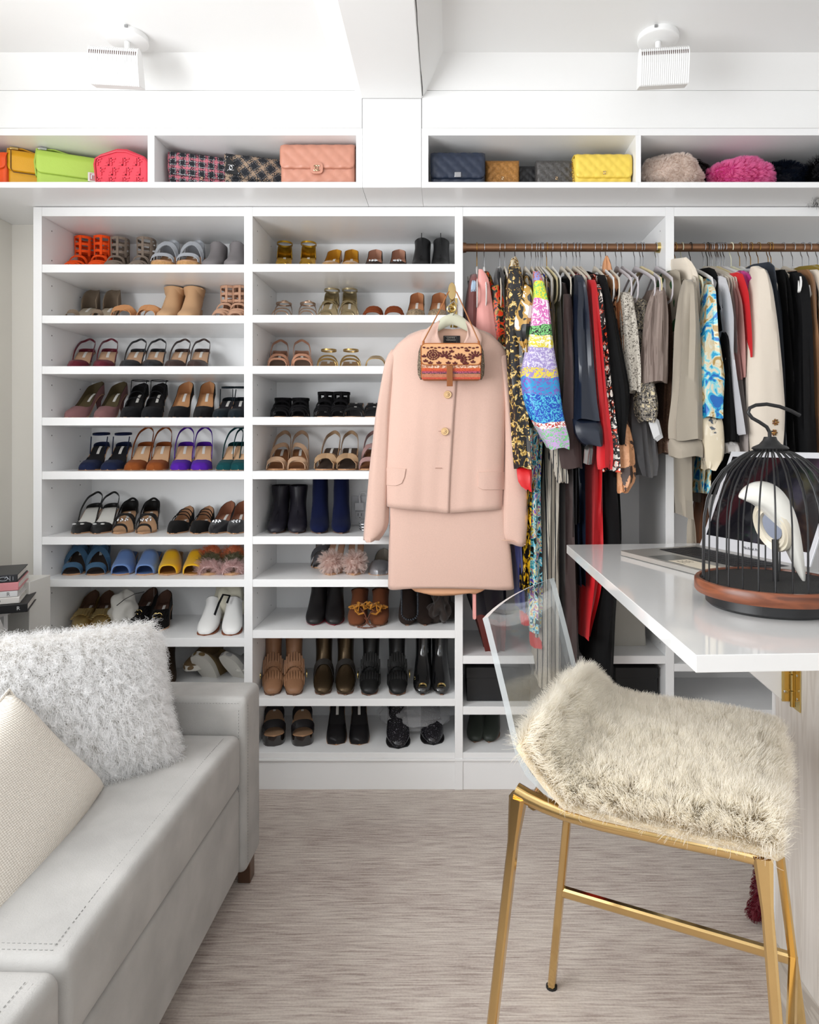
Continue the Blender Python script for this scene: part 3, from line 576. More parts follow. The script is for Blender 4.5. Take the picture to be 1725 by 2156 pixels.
    row(2, 5, 'cross_strap_sandal', 'sandal', 'sand crossed-band sandal with dark metallic insole', 'sandal', ['#b0906f', '#493b32'], [(680, 704), (729, 740)], toe='round', H=.075, straps=[(.1, .45, .05, .024), (.45, .1, .05, .024)], sling=.065, sw=.014)
    row(2, 5, 'cross_strap_sandal', 'sandal', 'dusty pink woven strap sandal beside the suit sleeve', 'sandal', ['#b08c88', '#8d5e3c'], [(774, 788), (815, 825)], toe='round', H=.07, straps=[(.08, .2, .036, .016), (.2, .1, .04, .016), (.4, .65, .06, .016), (.6, .4, .06, .016)], sling=.07, sw=.014, cork=1)
    row(2, 6, 'ankle_boot', 'boot', 'black leather ankle boot with pale toe sole', 'boot', ['#1f1d25'], [(578, 596), (625, 630)], top=.175, rt=.04, H=.06, zip=1, cut=-.004)
    row(2, 6, 'velvet_boot', 'boot', 'navy velvet sock boot', 'boot', ['#0d1434'], [(672, 676), (718, 720)], mat='suede', top=.215, rt=.032, H=.07)
    row(2, 7, 'feather_sandal', 'sandal', 'blush feather pompom heeled sandal', 'sandal', ['#c9c2bd', '#c59a80'], [(694, 714), (746, 752)], H=.085, straps=[(.12, .12, .03, .01)])
    row(2, 7, 'ballet_flat', 'shoe', 'silver round-toe ballet flat', 'pump', ['#a3a4a8', '#b4acA0'.lower()], [(796, 808), (840, 850)], mat='metal', H=.012, toe='round', W=.042, heel='block')
    row(2, 8, 'ankle_boot', 'boot', 'black leather boot with red sole', 'boot', ['#191718'], [(660, 676), (704, 708)], top=.155, rt=.038, H=.05, sole='#8e2d3a', dy=.06)
    row(2, 8, 'moccasin', 'shoe', 'chestnut suede moccasin with mustard ties', 'boot', ['#6c3f28'], [(750, 760), (797, 803)], mat='suede', top=.1, rt=.036, H=.01, toe='round', dy=.05)
    row(2, 8, 'ankle_boot', 'boot', 'dark chocolate suede boot behind bead string', 'boot', ['#2a201c'], [(858, 862), (895, 897)], mat='suede', top=.155, rt=.038, H=.04, dy=.06)
    row(2, 9, 'fringed_boot', 'boot', 'tan leather fringed boot with gold buckle', 'boot', ['#8f684c'], [(574, 578), (620, 621)], top=.225, rt=.037, H=.045, fringe=-1, toe='square', dy=.03)
    row(2, 9, 'ankle_boot', 'boot', 'bronze metallic boot with dark instep strap', 'boot', ['#4d3f2d'], [(680, 684), (727, 729)], mat='metal', top=.225, rt=.037, H=.045, band=1, toe='square', dy=.035)
    row(2, 9, 'fringed_boot', 'boot', 'black leather fringed boot with gold buckle', 'boot', ['#161616'], [(777, 783), (838, 836)], top=.225, rt=.037, H=.045, fringe=-1, toe='square', dy=.03)
    row(2, 9, 'patent_boot', 'boot', 'black patent boot with gold toe trim', 'boot', ['#121213'], [(890, 892), (930, 926)], mat='patent', top=.225, rt=.034, H=.06, goldtoe=1, dy=.035)
    row(2, 10, 'platform_sandal', 'sandal', 'black strap platform sandal with dark wooden sole', 'platform', ['#171416', '#a07f63'], [(577, 580), (638, 638)], plat=.035, H=.06, toe='round', W=.042, dy=.05)
    row(2, 10, 'cap_toe_pump', 'shoe', 'black pump with patent toe, lower shelf', 'pump', ['#151315', '#1d1a1b'], [(708, 712), (757, 757)], H=.085, toe='square', dy=.06)
    row(2, 10, 'sequinned_bootie', 'boot', 'black sequinned bootie in clear plastic', 'boot', ['#151318'], [(840, 836, -.01), (913, 905, .02)], m=patt('black sequins with painted glints', ['#08080a', '#0e0d12', '#1a1820', '#e8e4ee'], 420, .3, .2, lo=.3, hi=.80), sole='#1a1819', top=.11, rt=.045, W=.047, H=.03, toe='round', dy=.04)  # white specks in the sequin colour paint their sparkle
# ---------------------------------------------------------------- ceiling fixtures
def fixture(px, py, lab, rz, flip):
    y = 1.258*FP/(VY-py); x = X(px, y)
    t = thing('ceiling_spotlight', lab, 'ceiling light', (x, y, CZ), 'white ribbed ceiling lights')
    MB().lathe([(0.001, 0), (.061, 0), (.062, -.003), (.062, -.017), (.059, -.019), (.001, -.019)], (x, y, CZ), 40).build('canopy', WHITE, t)
    MB().tube([(x, y, CZ-.02), (x, y, CZ-.08)], .0085, 16).build('stem', WHITE, t)
    mb = MB().box(*sorted((x+.02*flip, x+.029*flip)), y-.062, y-.058, CZ-.010, CZ-.003); mb.build('latch', mat('grey latch', '#8b8b8b', .5), t)
    # head: half-rounded box shape, ribs down the front
    hc = (x-.010*flip-.006, y-.026, CZ-.072); Wd = .145
    prof = [(-.040, 0.0)]+[(-.04+.04*(1-math.cos(a))-.0, .0+.034*math.sin(a)) for a in [math.pi*k/10 for k in range(1, 10)]]
    prof = [(-.034, -.135), (-.052, -.06), (-.054, -.03), (-.048, -.008), (-.034, .004), (-.016, .004), (.0, -.012), (.014, -.05), (.032, -.118)]
    prof = [(a*.8, b*.8) for a, b in prof]
    cosr, sinr = math.cos(rz), math.sin(rz)
    def hp(u, a, b): # u across, a depth, b height ; sheared tilt
        return (hc[0]+u*cosr-a*sinr+(-b)*.14*flip*-1*-1*.0, hc[1]+u*sinr+a*cosr, hc[2]+b)
    root = MB(); root.loft([[hp(u, a, b) for a, b in prof] for u in (-Wd/2, Wd/2)]); h = root.build('lamp_head', WHITE, t, bevel=.0015)
    n = 24
    for i in range(n):
        u = -Wd/2+Wd*(i+.5)/n; e = .0025
        mb = MB(); pr = [(a-.0025, b+.001) for a, b in prof[:6]]
        mb.loft([[hp(u-e/1.0, a, b) for a, b in pr]+[hp(u-e, a+.004, b-.002) for a, b in pr[::-1]], [hp(u+e, a, b) for a, b in pr]+[hp(u+e, a+.004, b-.002) for a, b in pr[::-1]]])
        mb.build('rib', WHITE, h, smooth=False)
    for i in range(n-1):
        u = -Wd/2+Wd*(i+1)/n
        MB().loft([[hp(uu, a-.0027, b) for a, b in ((-.0436, -.0256), (-.0422, -.0144), (-.040, -.0144), (-.040, -.0256))] for uu in (u-.0012, u+.0012)]).build('vent_slot', mat('dark slot', '#5a4743', .9), h, smooth=False)
    return t
fixture(268, 80, 'ribbed white ceiling spotlight on the left, left of the beam', R(6), 1)
fixture(1386, 80, 'ribbed white ceiling spotlight on the right, right of the beam', R(-6), -1)
# ---------------------------------------------------------------- handbags
def quilted(m, w_, h, d, cell=.03, puff=.004):
    def f(x, z): 
        u, v = (x+z)/cell, (x-z)/cell; return puff*math.sqrt(abs(math.sin(math.pi*u)*math.sin(math.pi*v)))
    return f
def bag(name, lab, px0, px1, py0, m, rz=0, d=.07, quilt=0, flap=.62, dy=.03, lean=0, clasp=None, h=None, flapm=None, taper=0, group='handbags in the overhead cubbies', cutoff=383):
    Y = FU+dy; w_ = (X(px1, Y)-X(px0, Y))*(1+.5*abs(rz)); h = h or (Z(py0, Y)-CUBZ); cx = (X(px1, Y)+X(px0, Y))/2
    if rz > 0: cx = X(px0, Y)+w_/2*math.cos(rz)+.004
    t = thing(name, lab, 'handbag', (cx, Y+d/2+w_/2*math.sin(rz), CUBZ+.0005), group, rz)
    qf = quilted(m, w_, h, d, quilt) if quilt else (lambda x, z: 0)
    def face(x0, x1, z0, z1, yf, nx=44, nz=22, th=.006, rc=.014):
        mb = MB(); g = []
        for i in range(nx+1):
            for j in range(nz+1):
                u, v = i/nx, j/nz; x = x0+(x1-x0)*u; z = z0+(z1-z0)*v
                ed = min(u, 1-u)*(x1-x0); ev = min(v, 1-v)*(z1-z0); e = min(1, ed/.012)*min(1, ev/.012)
                g.append((x, yf-th*math.sqrt(e*(2-e))-qf(x, z)*e+lean*z, z))
        mb.add(g, [(i*(nz+1)+j, (i+1)*(nz+1)+j, (i+1)*(nz+1)+j+1, i*(nz+1)+j+1) for i in range(nx) for j in range(nz)])
        return mb
    # body core
    mb = MB(); rs = []
    for z, e in ((0.0, .8), (.008, .97), (h*.3, 1.0), (h*.8, .93), (h*.95, .75), (h, .45)):
        rs.append([(w_/2*(1-taper*z/h)*math.copysign(abs(math.cos(a))**.25, math.cos(a)), d/2*e*math.copysign(abs(math.sin(a))**.5, math.sin(a))+lean*z, z) for a in [2*math.pi*(k+.5)/24 for k in range(24)]])
    mb.loft(rs); mb.build('body', m, t, world=False)
    fb = face(-w_/2*.985, w_/2*.985, .004, h*.95, -d/2+.002); fb.build('front_panel', m, t, world=False)
    if flap:
        g = MB(); nx, ns = 44, 26; pts = []
        for i in range(nx+1):
            for j in range(ns+1):
                u = i/nx; x = (-.5+u)*w_*1.005*(1-taper*.6); s_ = j/ns; tot = d*.7+h*flap; L_ = s_*tot
                if L_ < d*.7: y = d*.42-L_*1.1; z = h+.004+.004*math.sin(math.pi*L_/(d*.7))
                else: y = -d/2-.006; z = h-(L_-d*.7)+.002; y += .010*max(0, 1-(L_-d*.7)/.02)
                rc = .018; ed = min(u, 1-u)*w_; 
                if s_ > .7 and ed < rc: z += (rc-math.sqrt(max(0, rc*rc-(rc-ed)**2)))*(s_-.7)/.3
                e = min(1, ed/.010); y -= (.004+qf(x, z))*e*(1 if s_ < .97 else .2)
                pts.append((x, y+lean*z, z))
        g.add(pts, [(i*(ns+1)+j, i*(ns+1)+j+1, (i+1)*(ns+1)+j+1, (i+1)*(ns+1)+j) for i in range(nx) for j in range(ns)])
        fo = g.build('flap', flapm or m, t, world=False, solid=.002)
    yf = -d/2-.016
    if clasp == 'cc' or clasp == 'ccbig':
        r_ = .009 if clasp == 'ccbig' else .005; zc = h*(.36 if clasp == 'ccbig' else .32); q = 0 if clasp == 'ccbig' else k_off.get(name+lab, 0)
        if clasp == 'ccbig':
            MB().loft([[(.021*math.copysign(abs(math.cos(a))**.6, math.cos(a)), yf+.004-dd, zc+.004+.019*math.copysign(abs(math.sin(a))**.6, math.sin(a))+lean*0) for a in [2*math.pi*k/20 for k in range(20)]] for dd in (0, .005)]).build('clasp_tab', m, t, world=False)
        mb = MB()
        for sg in (-1, 1): mb.tube([(q+sg*r_*.45-sg*r_*math.cos(a), yf-.003, zc+.003+r_*math.sin(a)) for a in [-2.3+4.6*k/12 for k in range(13)]], r_*.18, 6)
        mb.build('clasp', mat('pale gold metal', '#b9a184', .25, 1), t, world=False)
    if clasp == 'turn': MB().box(-.011, .011, yf-.003, yf+.004, h*.22, h*.22+.017).build('clasp', CHROME, t, world=False, bevel=.001)
    return t, w_, h, d
k_off = {}
def chain(t, pts, m=None, r=.0035, parent=None):
    mb = MB(); pts = [Vector(p) for p in pts]
    L = sum((pts[i+1]-pts[i]).length for i in range(len(pts)-1)); n = max(3, int(L/.0085))
    for i in range(n):
        s_ = L*i/n; k = 0
        while k < len(pts)-2 and s_ > (pts[k+1]-pts[k]).length: s_ -= (pts[k+1]-pts[k]).length; k += 1
        d = (pts[k+1]-pts[k]).normalized(); c = pts[k]+d*s_; up = Vector((0, 0, 1)) if abs(d.z) < .8 else Vector((0, 1, 0)); q = d.cross(up).normalized()
        if i % 2: q = q.cross(d)
        mb.tube([c+d*.0055*math.cos(a)+q*.0035*math.sin(a) for a in [2*math.pi*v/8 for v in range(8)]], .001, 4, True)
    return mb.build('chain_strap', m or mat('dark silver', '#77777c', .25, 1), parent or t, world=False)
YEL = mat('mustard leather', '#e0a312', .42, bump=.2, bscale=300)
ORG = leather('#e8551f')
t, w_, h, d = bag('shoulder_bag', 'orange leather bag cut off by the left edge', -58, 14, 322, ORG, dy=.05, flap=.5)
t, w_, h, d = bag('shoulder_bag', 'mustard yellow baguette bag with dark piping beside lime bag', 6, 110, 296, YEL, rz=R(24), d=.05, flap=.55, dy=.06, h=.133)
def bstrap(m, w_, h, hw, t, hard):
    mb = MB(); mb.ribbon([(-w_/2-.002, -.004, h*.38), (-w_/2-.008, 0, h*.75), (-w_/2-.002, 0, h+.012), (-w_*.3, .002, h+.018), (0, .006, h+.004), (w_*.4, .006, h-.003)], (0, 1, 0), .017, .004); mb.build('shoulder_strap', m, t, world=False)
    MB().box(-w_/2+.004, -w_/2+.03, -.014, .012, h+.010, h+.018).build('strap_buckle', hard, t, world=False, bevel=.001)
bstrap(YEL, w_, h, 0, t, BRASS)
MB().tube([(-w_/2+.012, -d/2-.012, h), (-w_/2+.012, -d/2-.014, h*.5), (-w_/2+.02, -d/2-.014, h*.42), (w_/2-.01, -d/2-.014, h*.42)], .0014, 5).build('piping', mat('dark piping', '#4a2f1c', .6), t, world=False)
LIME = mat('lime green leather', '#b3d158', .5, bump=.3, bscale=120)
t, w_, h, d = bag('shoulder_bag', 'lime green baguette bag with rectangular pink-inlaid buckle', 66, 196, 297, LIME, rz=R(24), d=.055, flap=.6, dy=.06, h=.133)
bstrap(LIME, w_, h, 0, t, CHROME)
bk = MB().box(w_*.12, w_*.12+.055, -d/2-.028, -d/2-.016, .042, .074).build('buckle', mat('silver buckle', '#d8d3cf', .3, .6), t, world=False, bevel=.001)
MB().box(w_*.12+.006, w_*.12+.049, -d/2-.0295, -d/2-.027, .046, .070).build('buckle_inlay', mat('pink enamel', '#c78b8d', .4), bk, world=False)
mb = MB()
for a in ((0, .004, .018), (.0, .022, .004)): pass
mb.box(w_*.12+.010, w_*.12+.026, -d/2-.031, -d/2-.029, .064, .067).box(w_*.12+.010, w_*.12+.013, -d/2-.031, -d/2-.029, .050, .067).box(w_*.12+.032, w_*.12+.045, -d/2-.031, -d/2-.029, .049, .052).box(w_*.12+.042, w_*.12+.045, -d/2-.031, -d/2-.029, .049, .066)
mb.build('buckle_letters', CHROME, bk, world=False, smooth=False)
RED = mat('raspberry red leather', '#d83a4e', .42)
Y = FU+.04; x0, x1 = X(197, Y), X(310, Y); h = Z(311, Y)-CUBZ
t = thing('camera_bag', 'raspberry red embossed box bag at the cubby\'s right end', 'handbag', ((x0+x1)/2, Y+.04, CUBZ+.0005), 'handbags in the overhead cubbies')
w_ = (x1-x0); out = [(-w_/2+.008, 0), (w_/2-.002, 0), (w_/2, .02), (w_/2-.001, h*.68), (w_/2-.012, h*.8), (w_*.1, h*.99), (-w_*.08, h), (-w_/2+.02, h*.86), (-w_/2+.004, h*.78), (-w_/2, h*.62)]
MB().loft([[(x, y, z) for x, z in out] for y in (-.035, .04)]).build('body', RED, t, world=False, bevel=.006, seg=3)
o2 = [(x*.97, max(.004, z*.8)) for x, z in out]
MB().tube([(x*.985, -.038, z*.9+.002) for x, z in out], .003, 6, True).build('piping', RED, t, world=False)
# embossed interlocking letter pattern in relief
mb = MB(); ux = .0235; zz = .006; rowi = 0
def blk(x, z, w2, h2): mb.box(x, x+w2, -.0385, -.034, z, z+h2)
while zz+.03 < h*.8:
    xx = -w_/2+.010+(ux/2 if rowi % 2 else 0); k = 0
    while xx+.02 < w_/2-.004:
        if k % 2 == 0: blk(xx, zz, .0045, .026); blk(xx, zz+.0215, .016, .0045); blk(xx, zz+.012, .012, .0035)
        else: blk(xx+.0135, zz, .0045, .026); blk(xx+.003, zz, .015, .0045); blk(xx+.006, zz+.0105, .010, .0035)
        xx += ux; k += 1
    zz += .033; rowi += 1
tag(mb.build('embossed_letters', RED, t, world=False, smooth=False, bevel=.0006), kind='stuff')
def tweedmat(name, a, b_, c, s=1, stretch=(1, 1, 1), rot=0):
    m = bpy.data.materials.new(name); m.use_nodes = True; N, Lk = nodes(m); b = N['Principled BSDF']; b.inputs['Roughness'].default_value = .9
    tc = N.new('ShaderNodeTexCoord'); mp = N.new('ShaderNodeMapping'); mp.inputs['Rotation'].default_value = (0, rot, 0); Lk.new(tc.outputs['Object'], mp.inputs[0])
    cols = None
    for ax, off in (('X', .3), ('Z', 0)):
        wv = N.new('ShaderNodeTexWave'); wv.bands_direction = ax; wv.inputs['Scale'].default_value = 10*s; wv.inputs['Distortion'].default_value = .6; wv.inputs['Detail Scale'].default_value = 30; wv.inputs['Detail'].default_value = 3; Lk.new(mp.outputs[0], wv.inputs['Vector'])
        r = ramp(N, [(0, a), (.45, b_), (.62, a), (.8, c)]); Lk.new(wv.outputs[1], r.inputs[0])
        if cols is None: cols = r
        else:
            n = N.new('ShaderNodeTexNoise'); n.inputs['Scale'].default_value = 260; Lk.new(tc.outputs['Object'], n.inputs['Vector'])
            g = N.new('ShaderNodeMath'); g.operation = 'GREATER_THAN'; g.inputs[1].default_value = .5; Lk.new(n.outputs[0], g.inputs[0])
            mx = N.new('ShaderNodeMix'); mx.data_type = 'RGBA'; Lk.new(g.outputs[0], mx.inputs[0]); Lk.new(cols.outputs[0], mx.inputs[6]); Lk.new(r.outputs[0], mx.inputs[7]); Lk.new(mx.outputs[2], b.inputs['Base Color'])
            bb = N.new('ShaderNodeBump'); bb.inputs['Strength'].default_value = .8; bb.inputs['Distance'].default_value = .004; Lk.new(n.outputs[0], bb.inputs['Height']); Lk.new(bb.outputs[0], b.inputs['Normal'])
    return m
TW1 = tweedmat('pink black boucle tweed', '#1c2027', '#b9b9bd', '#c96f7e'); TW2 = tweedmat('patchwork tweed', '#20232a', '#75716f', '#a48d78', .8, rot=.7)
t, w_, h, d = bag('flap_bag', 'black, pink and white tweed flap bag with chain', 345, 462, 306, TW1, d=.07, flap=.62, dy=.07, h=.13, clasp='cc', rz=R(17))
chain(t, [(-w_*.3, -.01, h+.008), (0, -.01, h+.012), (w_*.45, -.01, h+.004)])
t, w_, h, d = bag('flap_bag', 'black patchwork tweed flap bag with logo corner patch', 464, 590, 315, TW2, d=.07, flap=.7, dy=.06, h=.12, rz=R(17))
chain(t, [(-w_*.35, -.01, h+.008), (0, -.01, h+.01), (w_*.45, -.01, h+.004)])
pt = MB(); yy = -d/2-.018; pt.loft([[(-w_/2+.006, y, h*.98), (-w_/2+.055, y, h*.36), (-w_/2+.004, y, h*.42)] for y in (yy, yy+.004)]); pt = pt.build('corner_patch', leather('#17181b'), t, world=False)
mb = MB()
for sg in (-1, 1): mb.tube([(-w_/2+.021+sg*.0045-sg*.009*math.cos(a), yy-.002, h*.56+.009*math.sin(a)) for a in [-2.2+4.4*k/12 for k in range(13)]], .0015, 6)
for q in ((-w_/2+.010, h*.86), (-w_/2+.046, h*.42), (-w_/2+.010, h*.47)): mb.ball((q[0], yy-.001, q[1]), .002, n=6, m=4)
mb.build('metal_emblem', CHROME, pt, world=False)
PINKQ = mat('dusty pink quilted lambskin', '#c08570', .38); NAVYQ = mat('navy quilted leather', '#232c3f', .4); GOLDQ = mat('old gold crackled leather', '#a8763c', .4, .35, bump=.4, bscale=180, vary=.25, vscale=200)
BLKQ = mat('black quilted leather', '#1b1b1e', .45); GRYQ = mat('pewter crackled leather', '#5d5b5a', .4, .45, bump=.4, bscale=180, vary=.3, vscale=200); YELQ = mat('butter yellow lambskin', '#efd057', .42)
bag('flap_bag', 'dusty pink quilted flap bag with round turn clasp', 591, 747, 306, PINKQ, quilt=.045, flap=.62, d=.08, clasp='ccbig', dy=.035)
bag('flap_bag', 'navy quilted flap bag with silver turn lock', 907, 1021, 324, NAVYQ, quilt=.04, flap=.82, d=.08, clasp='turn', dy=.04)
bag('clutch', 'old gold crackled quilted clutch beside navy bag', 1022, 1094, 335, GOLDQ, quilt=.028, flap=0, d=.06, clasp='cc', dy=.09)
bag('clutch', 'small black quilted clutch between gold and pewter bags', 1088, 1134, 347, BLKQ, quilt=.028, flap=0, d=.05, dy=.13)
bag('clutch', 'pewter crackled quilted clutch left of yellow bag', 1129, 1212, 335, GRYQ, quilt=.03, flap=0, d=.06, clasp='cc', dy=.09)
t, w_, h, d = bag('flap_bag', 'butter yellow quilted flap bag with small clasp', 1211, 1330, 326, YELQ, quilt=.036, flap=.8, d=.09, clasp='cc', dy=.035)
chain(t, [(-w_*.5-.002, -.03, .02), (-w_*.5-.004, -.02, h*.6), (-w_*.5, 0, h)], mat('gold chain metal', '#c9a15a', .25, 1))
# ---------------------------------------------------------------- fur helper
def hairmat(name, col, tip=None):
    m = bpy.data.materials.new(name); m.use_nodes = True; N, Lk = nodes(m); N.remove(N['Principled BSDF'])
    d = N.new('ShaderNodeBsdfDiffuse'); t = N.new('ShaderNodeBsdfTranslucent'); mx = N.new('ShaderNodeMixShader'); mx.inputs[0].default_value = .55
    if tip:
        hi = N.new('ShaderNodeHairInfo'); r = N.new('ShaderNodeValToRGB'); r.color_ramp.elements[0].color = lin(col); r.color_ramp.elements[1].color = lin(tip); r.color_ramp.elements[1].position = .6
        Lk.new(hi.outputs['Intercept'], r.inputs[0]); Lk.new(r.outputs[0], d.inputs[0]); Lk.new(r.outputs[0], t.inputs[0])
    else: d.inputs[0].default_value = lin(col); t.inputs[0].default_value = lin(col)
    Lk.new(d.outputs[0], mx.inputs[1]); Lk.new(t.outputs[0], mx.inputs[2]); Lk.new(mx.outputs[0], N['Material Output'].inputs[0]); return m
def fur(obj, m, n, length, seg=7, curl=0.0, freq=3, clumps=400, clump=.6, comb=(0, 0, -.3), r0=.0005, parent=None, name='fur', rnd=.35, wave=0, mask=None, outward=True):
    """n strands on a mesh object (its own coordinates), gathered in tufts"""
    me = obj.data; me.calc_loop_triangles(); V = np.array([v.co for v in me.vertices]); T = np.array([t.vertices for t in me.loop_triangles])
    a, b_, c = V[T[:, 0]], V[T[:, 1]], V[T[:, 2]]; nr = np.cross(b_-a, c-a); ar = np.linalg.norm(nr, axis=1); nr = nr/np.maximum(ar, 1e-12)[:, None]
    if outward and ((nr*((a+b_+c)/3-V.mean(0))).sum(1)*ar).sum() < 0: nr = -nr
    pick = rng.choice(len(T), n, p=ar/ar.sum()); u, v = rng.random(n), rng.random(n); f = u+v > 1; u[f] = 1-u[f]; v[f] = 1-v[f]
    p = a[pick]+(b_-a)[pick]*u[:, None]+(c-a)[pick]*v[:, None]; q = nr[pick]
    if mask is not None: k = mask(p, q); p, q = p[k], q[k]; n = len(p)
    ln = length*(1-rnd*rng.random(n))
    d = q+np.array(comb)+rng.normal(0, .22, (n, 3)); d /= np.linalg.norm(d, axis=1)[:, None]
    ci = rng.choice(n, min(clumps, n), replace=False); best = np.empty(n, int)
    for s0 in range(0, n, 4000): best[s0:s0+4000] = ((p[s0:s0+4000, None]-p[ci][None])**2).sum(-1).argmin(1)
    jit = rng.normal(0, .35, (len(ci), 3)); tipc = p[ci]+(q[ci]+np.array(comb)+jit)/np.linalg.norm(q[ci]+np.array(comb)+jit, axis=1)[:, None]*length*.9
    ss = np.linspace(0, 1, seg); pts = np.empty((n, seg, 3)); ph = rng.random(n)*6.28; cph = (rng.random(len(ci))*6.28)[best]
    e1 = np.cross(d, [0.3, .5, .8]); e1 /= np.linalg.norm(e1, axis=1)[:, None]; e2 = np.cross(d, e1); pc = cph+ph*.25
    for k, s_ in enumerate(ss):
        w2 = clump*s_**1.3; base = p+d*(ln*s_)[:, None]+np.array(comb)*(length*.5*s_*s_)
        x = base*(1-w2)+(p+(tipc[best]-p)*s_)*w2
        x = x+curl*s_*(e1*np.cos(pc+freq*6.28*s_)[:, None]+e2*np.sin(pc+freq*6.28*s_)[:, None])
        pts[:, k] = x
    cu = bpy.data.hair_curves.new(name); cu.add_curves([seg]*n); cu.attributes['position'].data.foreach_set('vector', pts.astype(np.float32).ravel())
    rad = np.tile(r0*(1-.7*ss), n).astype(np.float32); at = cu.attributes.get('radius') or cu.attributes.new('radius', 'FLOAT', 'POINT'); at.data.foreach_set('value', rad)
    cu.materials.append(m); o = bpy.data.objects.new(name, cu); S.collection.objects.link(o); o.parent = parent or obj; o['kind'] = 'stuff'; return o
def blob(name, t, m, c, rx, ry, rz, lump=.15, seed=0, n=24, k=14):
    mb = MB(); rings = []
    for i in range(k+1):
        a = .05+(math.pi-.1)*i/k; rings.append([])
        for j in range(n):
            b_ = 2*math.pi*j/n; dx, dy, dz = math.sin(a)*math.cos(b_), math.sin(a)*math.sin(b_), math.cos(a)
            f = 1+lump*noise.noise(Vector((dx*2+seed, dy*2, dz*2)))*2; rings[-1].append((c[0]+rx*dx*f, c[1]+ry*dy*f, max(c[2]-rz*.86, c[2]+rz*dz*f)))
    mb.loft(rings); return mb.build(name, m, t, auto=0, subd=1)
for nm, lab, pxa, pxb, pyt, c_, c2_, n, L in (('fur_stole', 'beige fur stole folded in the overhead cubby', 1352, 1478, 330, '#e2d0c4', '#f6ece4', 9000, .014), ('fur_bag', 'hot pink fur pompom piece in the cubby', 1490, 1625, 342, '#e24fa0', '#ffa0d2', 9000, .022),
                                     ('fur_stole', 'navy fur piece right of the pink fur', 1596, 1685, 343, '#10141f', '#1e2534', 5000, .018), ('fur_bag', 'black fur piece tucked behind beige stole', 1420, 1492, 337, '#191614', '#2a2422', 2500, .012), ('feather_fan', 'black feathery piece at the right edge', 1695, 1790, 340, '#0d0d10', '#1c1c20', 2200, .045)):
    Y = FU+.11+(.08 if 'tucked' in lab else 0)+(.05 if 'navy' in lab else 0); x0, x1 = X(pxa, Y), X(pxb, Y); hz = (Z(pyt, Y)-CUBZ)
    t = thing(nm, lab, 'fur', ((x0+x1)/2, Y, CUBZ), 'furs in the overhead cubby')
    bo = blob('body', t, mat('fur base', c_, .9), ((x0+x1)/2, Y, CUBZ+hz*.46), (x1-x0)/2*.93, .08, hz*.5, seed=pxa*.1)
    fur(bo, hairmat('fur strands', c_, c2_), n*2, L, 5, clumps=260, clump=.35, comb=(.2, -.2, -.1), r0=.0005, parent=t)
# ---------------------------------------------------------------- rods
ROD = 2.52; RZ = Z(521.5, ROD)
for i, (a, b_, lab) in enumerate(((975, 1402, 'bronze closet rod full of printed clothes, middle bay'), (1420, 1846, 'bronze closet rod in the bay at the right edge'))):
    xa, xb = FX(a), FX(b_)
    t = thing('closet_rod', lab, 'closet rod', (xa, ROD, RZ), 'bronze closet rods')
    MB().tube([(xa+.012, ROD, RZ), (xb-.012, ROD, RZ)], .0148, 20).build('rod', BRONZE, t)
    for x0, x1 in ((xa, xa+.014), (xb-.014, xb)): MB().tube([(x0, ROD, RZ), (x1, ROD, RZ)], [.0175, .0195] if x1 == xb else [.0195, .0175], 20).build('rod_flange', BRASS if x1 == xb else BRONZE, t)
# ---------------------------------------------------------------- hangers
HW = .205
def make_hanger(m, wire, lab, thick=.005, px=1000, front_drop=.085, cat='hanger', clip=0):
    x = X(px, ROD); t = thing('clothes_hanger', lab, cat, (x, ROD, RZ), 'clothes hangers on the rods')
    mb = MB(); rr_ = .0195; pts = [(0, rr_*math.cos(a), rr_*math.sin(a)-.001) for a in [R(215-12*k) for k in range(19)]]
    pts += [(0, .012, -.022), (0, .003, -.034), (0, 0, -.045), (0, 0, -.078)]
    mb.tube(pts, .0017, 6); mb.build('hook', wire, t, world=False)
    mb = MB(); path = []; 
    for k in range(-10, 11):
        u = k/10; yy = HW*u; zz = -.082-front_drop*abs(u)**1.25+(.02*max(0, abs(u)-.85)/.15*0)
        path.append((0, yy, zz))
    rad = [.007+.007*math.exp(-((k/10)/.16)**2) for k in range(-10, 11)]
    # shoulder loop ends curving down and back in
    for sg in (1,):
        pass
    mb.tube(path, rad, 8, flat=(.42, 1)); mb.build('shoulders', m, t, world=False)
    for sg in (-1, 1):
        mb = MB(); q = [(0, sg*HW, -.082-front_drop), (0, sg*(HW+.008), -.105-front_drop), (0, sg*(HW+.004), -.135-front_drop), (0, sg*(HW-.015), -.15-front_drop), (0, sg*(HW-.05), -.152-front_drop)]
        mb.tube(q, .0055, 8, flat=(.5, 1)); mb.build('shoulder_loop', m, t, world=False)
    return t
VEL = {'beige': mat('beige velvet', '#d3cabb', .9), 'ivory': mat('ivory plastic', '#e4e2c6', .5), 'lilac': mat('grey lilac velvet', '#c3bdc0', .9), 'white': mat('white plastic', '#e9e8e6', .5), 'cream': mat('yellow cream plastic', '#ded0a4', .55)}
GOLDW = mat('gold wire', '#c79b55', .25, 1); DARKW = mat('dark wire', '#3b3733', .4, .8)
